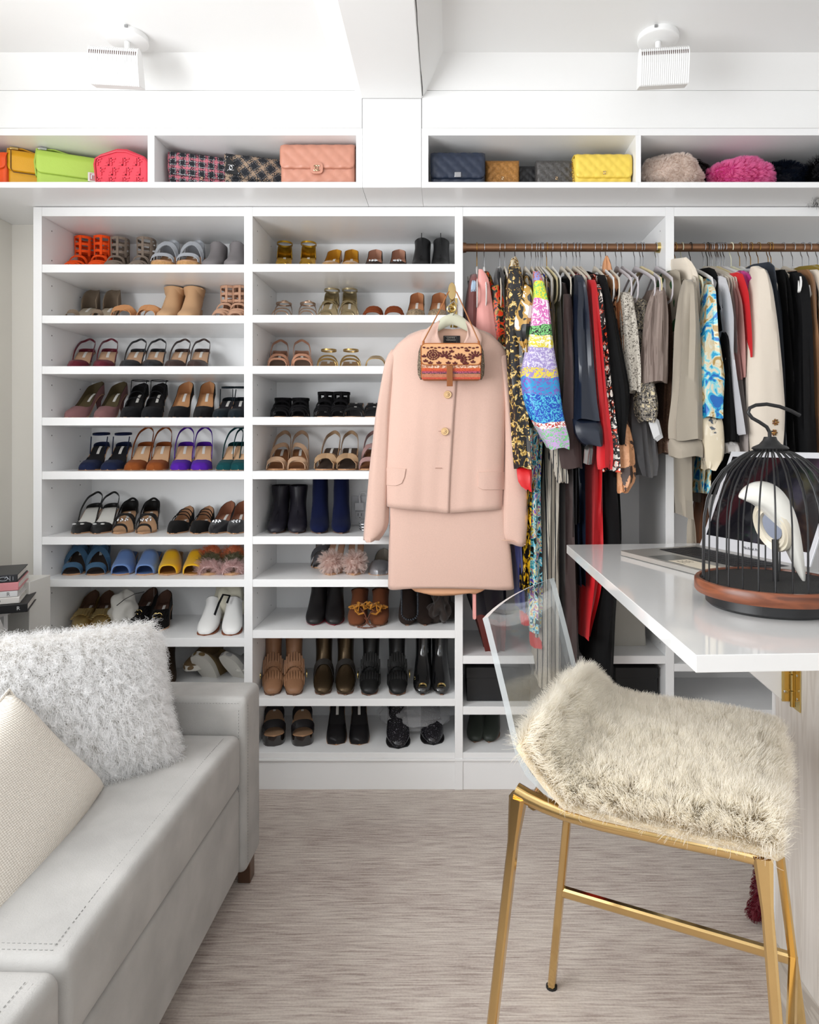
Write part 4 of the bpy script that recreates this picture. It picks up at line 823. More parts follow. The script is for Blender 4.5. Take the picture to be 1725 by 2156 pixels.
HG3 = [(1004.5, 'white', GOLDW), (1020, 'white', 0), (1052.6, 'beige', 0), (1063, 'beige', 0), (1085, 'beige', 0), (1105.5, 'beige', 0), (1119.4, 'beige', 0), (1129, 'beige', 0), (1134, 'beige', 0), (1140, 'white', 0), (1143, 'beige', 0), (1151.4, 'cream', GOLDW), (1163, 'white', 0), (1181.8, 'beige', 0), (1193.7, 'beige', 0), (1207.6, 'beige', 0), (1214.6, 'beige', 0), (1222, 'beige', 0), (1252, 'beige', 0), (1266, 'white', 0), (1276.6, 'beige', 0), (1298, 'lilac', 0), (1309.8, 'lilac', 0), (1337, 'lilac', 0), (1349.5, 'cream', 0), (1355, 'lilac', 0), (1381.5, 'lilac', 0)]
HG4 = [(1422, 'beige', GOLDW), (1436, 'ivory', 'm'), (1454, 'white', DARKW), (1482, 'beige', 0), (1490, 'beige', DARKW), (1496, 'beige', 0), (1500, 'beige', 0), (1509, 'cream', 0), (1512, 'beige', 0), (1515, 'lilac', 0), (1520, 'white', 0), (1526, 'white', 0), (1540, 'ivory', 'm'), (1558, 'white', GOLDW), (1572, 'beige', 0), (1581, 'beige', GOLDW), (1597, 'beige', GOLDW), (1618, 'beige', GOLDW), (1624, 'beige', GOLDW), (1649, 'beige', 0), (1670, 'white', 0), (1690, 'white', 0), (1704, 'beige', 0), (1722, 'beige', 0)]
def neigh(i, L, side): return ''
for bay, L_ in (('printed-clothes bay', HG3), ('right bay', HG4)):
    n = len(L_)
    for i, (px, c_, wr) in enumerate(L_):
        side = ('%s hook from the left' % ['first', 'second', 'third', 'fourth', 'fifth', 'sixth', 'seventh', 'eighth', 'ninth', 'tenth', 'eleventh', 'twelfth', 'thirteenth', 'fourteenth'][i]) if i <= n//2 else ('%s hook from the right' % ['first', 'second', 'third', 'fourth', 'fifth', 'sixth', 'seventh', 'eighth', 'ninth', 'tenth', 'eleventh', 'twelfth', 'thirteenth', 'fourteenth'][n-1-i])
        wname = {id(GOLDW): 'gold', id(DARKW): 'dark'}.get(id(wr), 'silver') if wr != 'm' else 'plastic'
        if bay[0] == 'p' and px < 1060: HW = .10
        else: HW = .205
        o = make_hanger(VEL[c_], VEL[c_] if wr == 'm' else (wr or CHROME), '%s hanger with %s hook, %s in the %s' % (c_, wname, side, bay), px=px)
        if bay[0] == 'p' and px in (1337, 1349.5): o.rotation_euler[2] = R(3)
        else: o.rotation_euler[2] = R(random.uniform(-2, 2))
# ---------------------------------------------------------------- hanging clothes
def drape(pts, Y, ry, folds=5, amp=.004, seed=0, e=.8, lean=0, n=22, pleat=None):
    """cloth tube: pts = [(height px, left px, right px)] seen at depth Y; ry = half thickness in depth"""
    mb = MB(); rings = []; ph = seed*1.7; ys = [p[0] for p in pts]; steps = []
    y = ys[0]
    while y < ys[-1]: steps.append(y); y += max(10, (ys[-1]-ys[0])/34)
    steps.append(ys[-1]); H = ys[-1]-ys[0]
    LL = np.interp(steps, ys, [p[1] for p in pts]); RR = np.interp(steps, ys, [p[2] for p in pts])
    for _ in range(2):
        for q in (LL, RR): q[1:-1] = (q[:-2]+2*q[1:-1]+q[2:])/4
    for y, l, r in zip(steps, LL, RR):
        z = Z(y, Y)
        cx = X((l+r)/2, Y); rx = max(.0015, X(r, Y)-X(l, Y))/2; f = (y-ys[0])/H; top = min(1, (y-ys[0])/18+.25); ring = []
        for k in range(n):
            a = 2*math.pi*k/n; ca, sa = math.cos(a), math.sin(a)
            d = 1+amp/max(rx, .01)*min(1, f*3+.1)*(math.sin(folds*a+ph+z*3)+.5*math.sin((folds*2+1)*a+ph*2+z*7))
            ring.append((cx+rx*d*math.copysign(abs(ca)**e, ca), Y+lean*f+ry*top*d*math.copysign(abs(sa)**e, sa), z+.004*math.sin(3*a+ph)*(f > .97)))
        rings.append(ring)
    c = [sum(v[i] for v in rings[-1])/n for i in range(3)]
    rings.append([(c[0]+(p[0]-c[0])*.8, c[1]+(p[1]-c[1])*.8, p[2]+.004) for p in rings[-1]]); rings.append([(c[0]+(p[0]-c[0])*.7, c[1]+(p[1]-c[1])*.7, p[2]+.03) for p in rings[-1]])
    return mb.loft(rings)
SEED = [0]
def garment(name, lab, cat, m, body=None, front=None, Yb=2.5, ryb=.16, Yf=2.31, ryf=.032, extra=(), bay=3, amp=.003, amf=.004, folds=5):
    g = 'clothes hanging in the middle bay' if bay == 3 else 'clothes hanging in the right bay'
    first = (body or front)[0]; t = thing(name, lab, cat, P((first[1]+first[2])/2, first[0], Yb), g)
    SEED[0] += 1; sd = SEED[0]
    if body:
        # pixel extents are taken at the garment's near edge; the slab reaches back from there
        yn = Yb-ryb*.85; s_ = yn/Yb
        pb = [(VY+(y-VY)*s_*1.0, VX+(l-VX)*s_, VX+(r-VX)*s_) for y, l, r in body]
        drape(pb, Yb, ryb, 7, amp, sd, e=.9, n=26).build('body', m, t)
    if front: drape(front, Yf, ryf, folds, amf, sd+.5).build('sleeve' if body else 'front', m, t)
    for nm, mm, pts, Y_, ry_ in extra: drape(pts, Y_, ry_, 4, .003, sd+.9).build(nm, mm, t)
    return t
def cloth(n_, c_, r=.75, **k): return mat(n_, c_, r, sheen=k.pop('sheen', .25), bump=k.pop('bump', .15), bscale=k.pop('bscale', 600), **k)
MAUVE = cloth('mauve jersey', '#7c4a48'); PINKJ = cloth('pink silk jersey', '#e9a39c', .6)
garment('cardigan', 'mauve cardigan with pale pink front band, first on the rod', 'cardigan', MAUVE, [(566, 992, 1012), (590, 986, 1016), (640, 980, 1018), (720, 978, 1020), (900, 980, 1020)], None, Yb=2.56, ryb=.12,
        extra=[('front_band', PINKJ, [(567, 1008, 1016), (578, 1007, 1028), (640, 1006, 1037), (720, 1004, 1046), (900, 1004, 1050)], 2.44, .012), ('neck_label', cloth('blue label', '#a9bdd2'), [(592, 994, 1002), (612, 993, 1001)], 2.435, .003), ('tie_end', PINKJ, [(1180, 996, 1002), (1302, 996, 1003)], 2.4, .004)])
BAR1 = patt('black red gold scroll print', ['#15120f', '#15120f', '#b58a3a', '#d22a12', '#e8401a', '#15120f'], 20, 2.2, .4)
garment('silk_blouse', 'black silk blouse with red and gold scroll print', 'blouse', BAR1, [(560, 1012, 1030), (590, 1014, 1044), (640, 1026, 1050), (900, 1030, 1056)], [(600, 1034, 1050), (640, 1040, 1064), (720, 1046, 1068), (900, 1048, 1070)], Yb=2.57, ryb=.11, Yf=2.445, ryf=.015)
garment('knit_pullover', 'black fluffy top beside the scroll print blouse', 'top', cloth('black mohair', '#141214', 1, sheen=.6), [(553, 1048, 1058), (572, 1042, 1066), (640, 1052, 1068), (820, 1056, 1070)], Yb=2.54, ryb=.1)
FLOR = patt('black ground gold floral', ['#131114', '#131114', '#3a2f1c', '#c99f43', '#ead9a0', '#a57a3a'], 55, 1.4, .4, lo=.40, hi=.74)
REDS = cloth('red silk', '#cf1218', .45)
garment('floral_jacket', 'black jacket with gold flower print and red cuff', 'jacket', FLOR, [(556, 1072, 1098), (580, 1066, 1106), (900, 1072, 1108)], [(562, 1072, 1096), (600, 1067, 1105), (680, 1068, 1105), (760, 1070, 1108), (850, 1075, 1112), (940, 1082, 1118), (985, 1086, 1120)], Yf=2.30,
        extra=[('cuff', REDS, [(983, 1087, 1120), (1005, 1088, 1122), (1022, 1090, 1119), (1032, 1108, 1119)], 2.30, .032), ('collar', patt('gold silk scarf', ['#8a6a3a', '#e9e2d0', '#c49a4a', '#3a332c'], 40), [(541, 1083, 1086), (549, 1077, 1092), (560, 1072, 1093), (566, 1072, 1092)], 2.50, .03)])
SCARF = patt('black cream gold silk', ['#141316', '#141316', '#b98f45', '#e6e2d6'], 9, 1.4, .4)
garment('scarf_shirt', 'black and cream silk shirt with folded gold-edged sleeve', 'blouse', SCARF, [(565, 1098, 1116), (600, 1098, 1124), (900, 1104, 1126)], [(600, 1104, 1118), (625, 1100, 1126), (650, 1090, 1126), (680, 1082, 1122), (700, 1084, 1118), (725, 1094, 1112), (742, 1104, 1110)], Yf=2.27, ryf=.025)
VIV = bandmat('bright baroque print', [(0, '#c9a0d8', '#7fc98a'), (.11, '#f1f1ee', '#c3302c'), (.15, '#0d48b4', '#4fb9d8'), (.30, '#2496cc', '#7a55b4'), (.40, '#e8d13a', '#9a86c4'), (.46, '#a08fc6', '#d9d3e6'), (.56, '#e2d23a', '#efeee2'), (.62, '#7fc77a', '#1d1c20'), (.68, '#d46ab4', '#f0e4ee'), (.84, '#e6de3a', '#6cc276'), (.92, '#8a8fc8', '#c96a3a')], scale=68)
CYAN = patt('turquoise baroque print', ['#15181c', '#2aa8cc', '#7fd3e2', '#eef3f2', '#e9d83a', '#c96ab8', '#2a5ac8'], 28, 2, .4, lo=.36, hi=.66)
garment('printed_dress', 'long multicoloured print dress with wide bright sleeve', 'dress', CYAN, [(570, 1122, 1140), (600, 1120, 1150), (900, 1112, 1150), (1000, 1116, 1142), (1240, 1112, 1145), (1330, 1114, 1146)], None, Yb=2.44, ryb=.09,
        extra=[('sleeve', VIV, [(572, 1122, 1136), (590, 1124, 1144), (640, 1120, 1156), (700, 1113, 1161), (745, 1104, 1167), (785, 1096, 1175), (830, 1101, 1180), (870, 1112, 1185), (900, 1130, 1192), (930, 1146, 1201), (945, 1154, 1198)], 2.26, .03), ('hem', REDS, [(1328, 1115, 1146), (1351, 1116, 1143)], 2.44, .088)])
NB = patt('blue and gold baroque print', ['#1c2f8a', '#16131a', '#c99a33', '#e0c070'], 34, 1.5, .4)
garment('silk_blouse', 'blue and gold baroque print silk blouse', 'blouse', NB, [(565, 1128, 1146), (578, 1138, 1154), (640, 1146, 1162), (780, 1150, 1166)], Yb=2.46, ryb=.14)
BG = patt('yellow black baroque print', ['#141214', '#141214', '#caa01e', '#f0c828'], 26, 1.8, .4)
garment('long_skirt', 'long black and yellow baroque print skirt behind suit cuff', 'skirt', BG, [(575, 1100, 1112), (640, 1108, 1130), (930, 1118, 1142), (975, 1118, 1142), (1030, 1110, 1122), (1140, 1101, 1120), (1245, 1097, 1118)], Yb=2.47, ryb=.1)
garment('long_dress', 'violet blue dress with red hem behind the suit skirt', 'dress', cloth('violet silk', '#5a62a8', .5), [(575, 1060, 1075), (640, 1070, 1090), (1000, 1084, 1104), (1130, 1082, 1104), (1285, 1092, 1114)], Yb=2.52, ryb=.1, extra=[('hem', REDS, [(1283, 1094, 1114), (1308, 1096, 1112)], 2.46, .06)])
BR = bandmat('black silk with rust bands', [(0, '#5f1f18', '#5f1f18'), (.1, '#14131a', '#14131a'), (.27, '#c43a20', '#c43a20'), (.33, '#14131a', '#1b1a22'), (.5, '#5f2a1f', '#5f2a1f'), (.58, '#14131a', '#14131a'), (.8, '#14131a', '#efe9e0')], scale=5)
garment('long_dress', 'black silk dress with rust bands, bunched on lower shelf', 'dress', BR, [(575, 985, 1000), (620, 990, 1040), (1000, 982, 1062), (1250, 980, 1066), (1330, 1012, 1070), (1372, 1015, 1068), (1386, 1030, 1060)], Yb=2.56, ryb=.07, amp=.006)
STR = patt('cream cloth with dark stripes', ['#2a2a2e', '#b9b1a3', '#c3bbad', '#b5ad9f', '#3a3a3e', '#bdb5a7'], 22, .4, .8, kind='wave')
GREYG = cloth('grey flannel', '#8f8a84')
garment('striped_dress', 'long cream dress with thin dark stripes and buttoned cuff', 'dress', STR, [(572, 1136, 1150), (590, 1152, 1168), (700, 1158, 1174), (900, 1156, 1178), (1000, 1150, 1186), (1200, 1140, 1183), (1300, 1132, 1186), (1400, 1126, 1192), (1452, 1140, 1186)], [(900, 1158, 1176), (935, 1160, 1182), (970, 1164, 1188), (1000, 1170, 1196), (1015, 1176, 1194)], Yb=2.46, ryb=.12, Yf=2.31, ryf=.022)
garment('jacket', 'olive jacket left of the dark brown shirt', 'jacket', cloth('olive cotton', '#4c4a2a'), [(568, 1152, 1170), (585, 1164, 1186), (700, 1168, 1192), (900, 1174, 1196)])
garment('shirt_dress', 'dark brown shirt dress with buttoned cuff', 'dress', cloth('dark brown wool', '#3b2a28'), [(574, 1168, 1184), (595, 1182, 1200), (800, 1188, 1210), (985, 1190, 1216), (1200, 1190, 1219), (1430, 1188, 1226)], [(620, 1186, 1202), (760, 1188, 1210), (850, 1184, 1214), (940, 1174, 1222), (985, 1177, 1225)])
garment('knit_pullover', 'black top squeezed between brown and navy sleeves', 'top', cloth('black wool', '#0e0d10', sheen=.02, spec=.2), [(571, 1182, 1196), (590, 1194, 1212), (800, 1200, 1216), (1100, 1206, 1216)])
NAV = mat('navy leather', '#161d2c', .32, bump=.1, bscale=40)
garment('leather_coat', 'navy leather coat with turned-up cuff', 'coat', NAV, [(566, 1194, 1212), (585, 1204, 1224), (620, 1208, 1232), (900, 1206, 1236), (1150, 1208, 1236), (1232, 1214, 1236)], [(580, 1210, 1226), (620, 1212, 1237), (700, 1209, 1245), (780, 1211, 1251), (850, 1209, 1257), (885, 1207, 1264)], Yf=2.28, ryf=.04, amf=.005, extra=[('cuff', NAV, [(882, 1205, 1264), (905, 1206, 1270), (925, 1210, 1271), (938, 1232, 1268)], 2.275, .044)])
garment('metallic_blouse', 'silver metallic sleeve poking below the navy cuff', 'top', mat('silver foil leather', '#9b9a98', .25, .8), [(600, 1222, 1234), (900, 1226, 1246), (960, 1224, 1246)], [(928, 1229, 1252), (976, 1225, 1247)], Yb=2.44, ryb=.08, Yf=2.33, ryf=.02)
garment('lined_jacket', 'black jacket with pale grey lining showing', 'jacket', GREYG, [(572, 1214, 1226), (600, 1226, 1240), (680, 1234, 1248), (800, 1240, 1252)], Yb=2.48)
REDC = cloth('scarlet crepe', '#d0101c', .55)
garment('red_dress', 'long scarlet red dress with rolled sleeve', 'dress', REDC, [(562, 1212, 1226), (580, 1222, 1246), (700, 1232, 1258), (960, 1240, 1275), (1100, 1236, 1275), (1200, 1232, 1278), (1260, 1228, 1268), (1300, 1225, 1254), (1340, 1224, 1244)], [(590, 1236, 1254), (700, 1242, 1264), (850, 1252, 1277), (940, 1258, 1288), (975, 1256, 1288), (986, 1262, 1284)], Yf=2.30)
BWF = patt('black ground white and orange blossom print', ['#efe9df', '#131214', '#131214', '#131214', '#e8491c', '#efe9df'], 42, 1.0, .45, lo=.37, hi=.68)
garment('silk_blouse', 'black blouse with white and orange blossom print', 'blouse', BWF, [(566, 1240, 1254), (590, 1250, 1268), (700, 1256, 1274), (900, 1262, 1284)], [(600, 1254, 1264), (700, 1258, 1276), (800, 1266, 1285), (900, 1276, 1297), (960, 1276, 1304), (992, 1271, 1306)], Yf=2.31, ryf=.028)
BLW = cloth('black crepe', '#0a0a0b', .8, sheen=.02, spec=.2)
garment('black_dress', 'long black dress trailing to the floor of the bay', 'dress', BLW, [(556, 1244, 1256), (590, 1256, 1278), (900, 1270, 1300), (1150, 1276, 1318), (1300, 1250, 1304), (1452, 1232, 1300)], [(580, 1258, 1274), (650, 1264, 1290), (750, 1276, 1310), (820, 1288, 1324), (870, 1294, 1323), (935, 1298, 1312)], Yf=2.32)
ORB = patt('tan silk with brown brush strokes', ['#3a251d', '#c98e63', '#d39a70', '#c98e63'], 9, 2.5, .5, lo=.36, hi=.6)
garment('printed_blouse', 'tan blouse with brown brush strokes and pointed ruffled collar', 'blouse', ORB, [(566, 1272, 1292), (580, 1282, 1304), (720, 1292, 1312), (900, 1296, 1324)], [(885, 1296, 1322), (940, 1297, 1332), (1000, 1298, 1336), (1022, 1298, 1334), (1036, 1298, 1312)], Yf=2.33,
        extra=[('collar', ORB, [(539, 1275, 1280), (555, 1270, 1284), (574, 1270, 1290)], 2.46, .02)])
KN = patt('open knit ecru wool', ['#6e675f', '#bdb5a9', '#cbc4b8', '#b2aa9e'], 160, .6, .95, bump=.6)
garment('knit_cardigan', 'ecru open-knit cardigan folded over its hanger', 'cardigan', KN, [(610, 1308, 1336), (640, 1304, 1344), (780, 1312, 1350), (822, 1318, 1346)], [(616, 1306, 1330), (700, 1310, 1342), (780, 1318, 1348), (825, 1322, 1346)], Yb=2.46, ryb=.10, Yf=2.33, ryf=.03)
TWD = patt('grey sequinned boucle', ['#22201f', '#6e6862', '#a9a196', '#2e2a28', '#d8c9a8'], 90, 1, .9, bump=.8)
garment('boucle_sweater', 'grey black boucle sweater with sequins', 'sweater', TWD, [(618, 1340, 1366), (650, 1336, 1376), (820, 1334, 1380)], [(780, 1340, 1372), (840, 1338, 1384), (872, 1340, 1386), (888, 1350, 1378)], Yb=2.46, ryb=.12, Yf=2.35)
garment('grey_hoodie', 'grey jersey piece hanging below the boucle sweater', 'sweater', cloth('grey jersey', '#77767a'.replace('7a', '78')), [(640, 1350, 1366), (860, 1336, 1376), (930, 1336, 1390), (975, 1340, 1394), (1003, 1352, 1386)], Yb=2.48, ryb=.1, amp=.006)
RIB = patt('taupe rib knit', ['#6a5b54', '#8a7a72', '#8f8078', '#7e6f67'], 60, .3, .95, stretch=(1, 1, .05), bump=.7)
garment('rib_sweater', 'taupe ribbed knit sweater under the cream hanger', 'sweater', RIB, [(600, 1380, 1400), (640, 1366, 1404), (800, 1356, 1404)], [(606, 1378, 1398), (640, 1366, 1402), (700, 1358, 1404), (790, 1348, 1404), (806, 1350, 1402)], Yb=2.46, ryb=.12, Yf=2.33, amf=.006, folds=7)
SEQ = patt('brown sequins with painted glints', ['#4e3a2e', '#5c4537', '#69503f', '#e8cfa8'], 230, 0, .35, metal=.3, lo=.3, hi=.86)  # pale specks are glints painted into the sequin colour
garment('sequin_cardigan', 'brown sequinned cardigan at the right end of the rod', 'cardigan', SEQ, [(612, 1398, 1412), (700, 1398, 1420), (850, 1392, 1420), (955, 1386, 1412)], Yb=2.47, ryb=.1)
Yt = 2.33; tt = thing('paper_tag', 'white paper tags hanging beside the grey jersey', 'tag', P(1376, 900, Yt))
for q in range(4): MB().loft([[P(x+q*2.2, y+q*2, Yt+.003*q+dd) for x, y in ((1366, 890), (1381, 878), (1390, 915), (1377, 924))] for dd in (0, .0008)]).build('paper', mat('white card', '#e3e3e3', .6), tt, smooth=False)
# right bay
B4 = dict(bay=4)
garment('printed_shirt', 'beige shirt with green leaf print, first in right bay', 'shirt', patt('beige cotton with green leaves', ['#a99f8f', '#a99f8f', '#a99f8f', '#2f5a34'], 9, .5, .8), [(556, 1418, 1432), (600, 1418, 1436), (760, 1420, 1444)], **B4)
KH = cloth('khaki cotton', '#a3998a')
garment('khaki_shirt', 'khaki shirt with gathered buttoned cuff', 'shirt', KH, [(575, 1428, 1446), (600, 1432, 1456), (900, 1434, 1470), (1050, 1436, 1460), (1088, 1440, 1462)], [(590, 1440, 1458), (620, 1434, 1464), (700, 1428, 1470), (800, 1421, 1472), (900, 1411, 1474), (926, 1413, 1474)], Yf=2.29, ryf=.04, amf=.006, folds=6, extra=[('cuff', KH, [(924, 1410, 1478), (962, 1413, 1477)], 2.29, .042), ('tie_end', KH, [(1084, 1450, 1460), (1162, 1448, 1466)], 2.38, .01)], **B4)
garment('turtleneck', 'ivory ribbed turtleneck sweater', 'sweater', cloth('ivory knit', '#ddd2c2', .9), [(531, 1432, 1438), (545, 1428, 1450), (555, 1434, 1464), (570, 1440, 1480), (700, 1452, 1486), (950, 1458, 1484)], Yb=2.47, ryb=.14, **B4)
BLU = patt('blue and sand abstract print', ['#1466b8', '#2aa3cf', '#8fd0d6', '#d9d3be', '#d8c9a4', '#b08f4e'], 16, 1.6, .4)
MAR = patt('ivory marble print silk', ['#4d5560', '#cdbfa6', '#ddd2bf', '#d6c8ae'], 14, 2, .35, lo=.3, hi=.5)
garment('printed_blouse', 'turquoise and sand print blouse with marble print cuff', 'blouse', BLU, [(575, 1482, 1496), (600, 1482, 1504), (900, 1482, 1512), (985, 1476, 1500), (1038, 1472, 1494)], [(600, 1486, 1502), (700, 1476, 1510), (790, 1470, 1524), (850, 1474, 1520), (880, 1476, 1520)], Yf=2.29, ryf=.035, extra=[('cuff', MAR, [(878, 1476, 1520), (930, 1477, 1524), (975, 1480, 1521), (988, 1484, 1500)], 2.29, .037)], **B4)
garment('black_pullover', 'black top behind the turquoise blouse', 'top', BLW, [(552, 1488, 1500), (590, 1496, 1512), (700, 1502, 1516)], **B4)
garment('tee_shirt', 'pale tee with black trim, right bay', 'top', cloth('pale grey jersey', '#c9bfb6'), [(562, 1502, 1514), (600, 1508, 1521), (760, 1508, 1520)], extra=[('sleeve_hem', BLW, [(640, 1512, 1522), (652, 1513, 1520)], 2.33, .02)], **B4)
garment('long_dress', 'black long dress with white satin cuff stripe', 'dress', BLW, [(590, 1514, 1526), (800, 1518, 1536), (1000, 1522, 1552), (1040, 1500, 1540)], [(700, 1520, 1530), (800, 1524, 1540), (905, 1526, 1550), (930, 1524, 1552)], extra=[('cuff_stripe', cloth('white satin', '#c9c5c3', .3), [(930, 1524, 1553), (953, 1524, 1554)], 2.31, .033)], **B4)
garment('white_dress', 'white dress with narrow hanging drape', 'dress', cloth('cool white crepe', '#c9c8cc'), [(570, 1510, 1524), (620, 1518, 1532), (800, 1530, 1546), (915, 1541, 1554)], Yb=2.44, **B4)
garment('silk_dress', 'greige silk dress in soft vertical folds', 'dress', cloth('greige silk', '#b5aaa5', .45), [(575, 1528, 1544), (640, 1532, 1552), (800, 1542, 1566), (900, 1550, 1576), (1000, 1552, 1576)], Yb=2.43, ryb=.12, amp=.005, **B4)
garment('knit_pullover', 'rose pink sliver of knit beside the red one', 'top', cloth('rose knit', '#c48f88'), [(575, 1534, 1544), (620, 1540, 1550), (800, 1546, 1556)], Yb=2.46, **B4)
garment('red_cardigan', 'bright red cardigan edge in the right bay', 'cardigan', REDC, [(562, 1545, 1556), (600, 1550, 1562), (760, 1556, 1567)], Yb=2.45, **B4)
garment('cream_coat', 'cream sleeveless coat with rolled armhole', 'coat', cloth('cream wool', '#d8ccbd'), [(565, 1556, 1570), (600, 1558, 1576), (800, 1566, 1576)], [(610, 1560, 1573), (625, 1560, 1580), (660, 1566, 1579), (800, 1568, 1575)], **B4)
garment('magenta_blouse', 'magenta short-sleeved top beside the cream coat', 'top', cloth('magenta crepe', '#a62a72', .6), [(558, 1556, 1570), (600, 1566, 1580), (790, 1570, 1577)], [(572, 1560, 1574), (592, 1564, 1585), (612, 1572, 1584)], **B4)
IV = cloth('ivory wool crepe', '#d6cabb')
t = garment('ivory_jacket', 'ivory tailored jacket with jewelled cuff buttons', 'jacket', IV, [(556, 1572, 1594), (575, 1580, 1606), (900, 1590, 1630)], [(562, 1582, 1598), (580, 1584, 1608), (620, 1581, 1622), (700, 1577, 1633), (780, 1573, 1642), (860, 1573, 1648), (910, 1577, 1646), (950, 1580, 1641)], Yf=2.27, ryf=.05, amf=.004, folds=3, **B4)
for bx, by in ((1633, 889), (1630, 911), (1627, 933)):
    c = P(bx, by, 2.27-.046); mb = MB(); mb.ball(c, .0075, .004, .0075, 10, 6)
    for k in range(7): mb.ball((c[0]+.0085*math.cos(k*.9), c[1]-.002, c[2]+.0085*math.sin(k*.9)), .0032, n=6, m=4)
    mb.build('cuff_button', patt('jewelled button', ['#5a3a22', '#c99a4a', '#7a2a2a', '#2a4a3a'], 200, 1, .25, metal=.5), t)
garment('grey_knit', 'pale grey fuzzy knit behind the ivory jacket', 'sweater', cloth('pale grey knit', '#a5a5a5', .95, sheen=.6), [(552, 1582, 1600), (572, 1596, 1620), (620, 1606, 1630), (760, 1614, 1638)], Yb=2.46, **B4)
garment('navy_coat', 'navy coat with teal sheen, right of ivory jacket', 'coat', cloth('navy wool', '#1b2532'), [(540, 1611, 1622), (560, 1616, 1634), (700, 1624, 1648), (945, 1632, 1660)], Yb=2.45, **B4)
garment('black_coat', 'black coat left of the black pinafore', 'coat', BLW, [(556, 1634, 1652), (600, 1640, 1664), (800, 1650, 1672), (1000, 1655, 1682)], Yb=2.45, **B4)
garment('pinafore_dress', 'black pinafore dress with white hanger showing through armhole', 'dress', cloth('black denim', '#0f0f11', sheen=.02, spec=.2), [(560, 1656, 1676), (590, 1662, 1694), (700, 1668, 1700), (950, 1670, 1712), (1000, 1672, 1716)], [(575, 1664, 1686), (600, 1668, 1700), (680, 1672, 1704), (900, 1674, 1712), (960, 1674, 1714)], Yf=2.32, extra=[('armhole_loop', VEL['white'], [(582, 1684, 1688), (600, 1688, 1692), (614, 1680, 1684)], 2.275, .003)], **B4)
garment('black_vest', 'black vest with white hanger loop showing, near right edge', 'vest', BLW, [(570, 1690, 1706), (600, 1696, 1716), (760, 1700, 1720)], extra=[('hanger_loop', VEL['white'], [(600, 1702, 1706), (620, 1706, 1709), (634, 1700, 1703)], 2.31, .003)], **B4)
garment('tan_jacket', 'tan brown jacket near the right edge', 'jacket', cloth('tan wool', '#8a6240'), [(556, 1684, 1702), (590, 1696, 1722), (800, 1708, 1732), (1000, 1712, 1740)], Yb=2.46, **B4)
garment('mustard_blouse', 'mustard rolled top above a cream collar, right edge', 'top', cloth('mustard velvet', '#8a741c'), [(545, 1713, 1722), (552, 1708, 1734), (574, 1716, 1742), (700, 1722, 1750)], Yb=2.48, **B4)
garment('cream_jacket', 'cream jacket cut off by the right edge', 'jacket', IV, [(556, 1704, 1726), (600, 1712, 1748), (720, 1722, 1760), (940, 1722, 1770)], Yb=2.44, ryb=.14, **B4)
garment('brown_bag_dress', 'brown suede piece hanging low behind khaki tie', 'dress', cloth('brown suede', '#6b4226'), [(580, 1470, 1482), (640, 1474, 1494), (1060, 1478, 1490), (1100, 1466, 1500), (1165, 1464, 1505)], Yb=2.6, ryb=.05, **B4)
garment('beige_skirt', 'dark taupe skirt behind the khaki shirt hem', 'skirt', cloth('taupe cotton', '#5a5049'), [(580, 1455, 1470), (700, 1450, 1490), (900, 1430, 1500), (1010, 1440, 1505), (1055, 1452, 1490)], Yb=2.62, ryb=.06, **B4)
# boxes, bag and shoes standing low in the middle hanging bay
BXM = mat('black card box', '#161618', .6)
for lab, a, b_, y0, sh in (('black lidded box on the lower shelf, left one', 982, 1118, 1405, 1488), ('black lidded box on the lower shelf, right one', 1296, 1386, 1405, 1488)):
    Y = F+.05; xa, xb, z0, z1 = X(a, Y), X(b_, Y), FZ(sh)+.0005, FZ(sh)+.125
    t = thing('storage_box', lab, 'box', ((xa+xb)/2, Y+.12, z0), 'black boxes low in the hanging bay')
    MB().box(xa+.002, xb-.002, Y+.002, Y+.24, z0, z1-.03).build('box_body', BXM, t, bevel=.002); MB().box(xa, xb, Y, Y+.242, z1-.04, z1).build('lid', BXM, t, bevel=.002)
Y = 2.62; t = thing('tote_bag', 'off-white cloth tote standing at the back of the bay', 'bag', (X(1316, Y), Y, FZ(1381)))
WH = cloth('off white canvas', '#c4c1b8', .9, vary=.06)
xa, xb = X(1270, Y), X(1357, Y); za, zb = FZ(1381)+.0005, FZ(1381)+.32
mb = MB(); mb.loft([[(xa+f*.01+.002*math.sin(k*2.1), Y-.045+f*.02, za+(zb-za)*f) if k == 0 else p for k, p in enumerate([(xa+f*.01, Y-.045+f*.025, 0), (xb-f*.008, Y-.045+f*.025, 0), (xb-f*.012, Y+.06, 0), (xa+f*.012, Y+.06, 0)])] for f in (0, 1)]) if False else None
rs = []
for i in range(9):
    f = i/8; ring = []
    for k in range(24):
        a = 2*math.pi*k/24; ring.append(((xa+xb)/2+(xb-xa)/2*math.copysign(abs(math.cos(a))**.3, math.cos(a))*(1-.06*f)+.003*math.sin(5*a+f*4), Y+.05*math.copysign(abs(math.sin(a))**.5, math.sin(a))*(1-.3*f), za+(zb-za)*f))
    rs.append(ring)
mb.loft(rs); mb.build('body', WH, t)
MB().tube([(X(1296, Y), Y-.03, zb-.01), (X(1300, Y), Y-.03, zb+.05), (X(1320, Y), Y-.03, zb+.06), (X(1334, Y), Y-.03, zb-.01)], .006, 8, flat=(1, .4)).build('handle', WH, t)
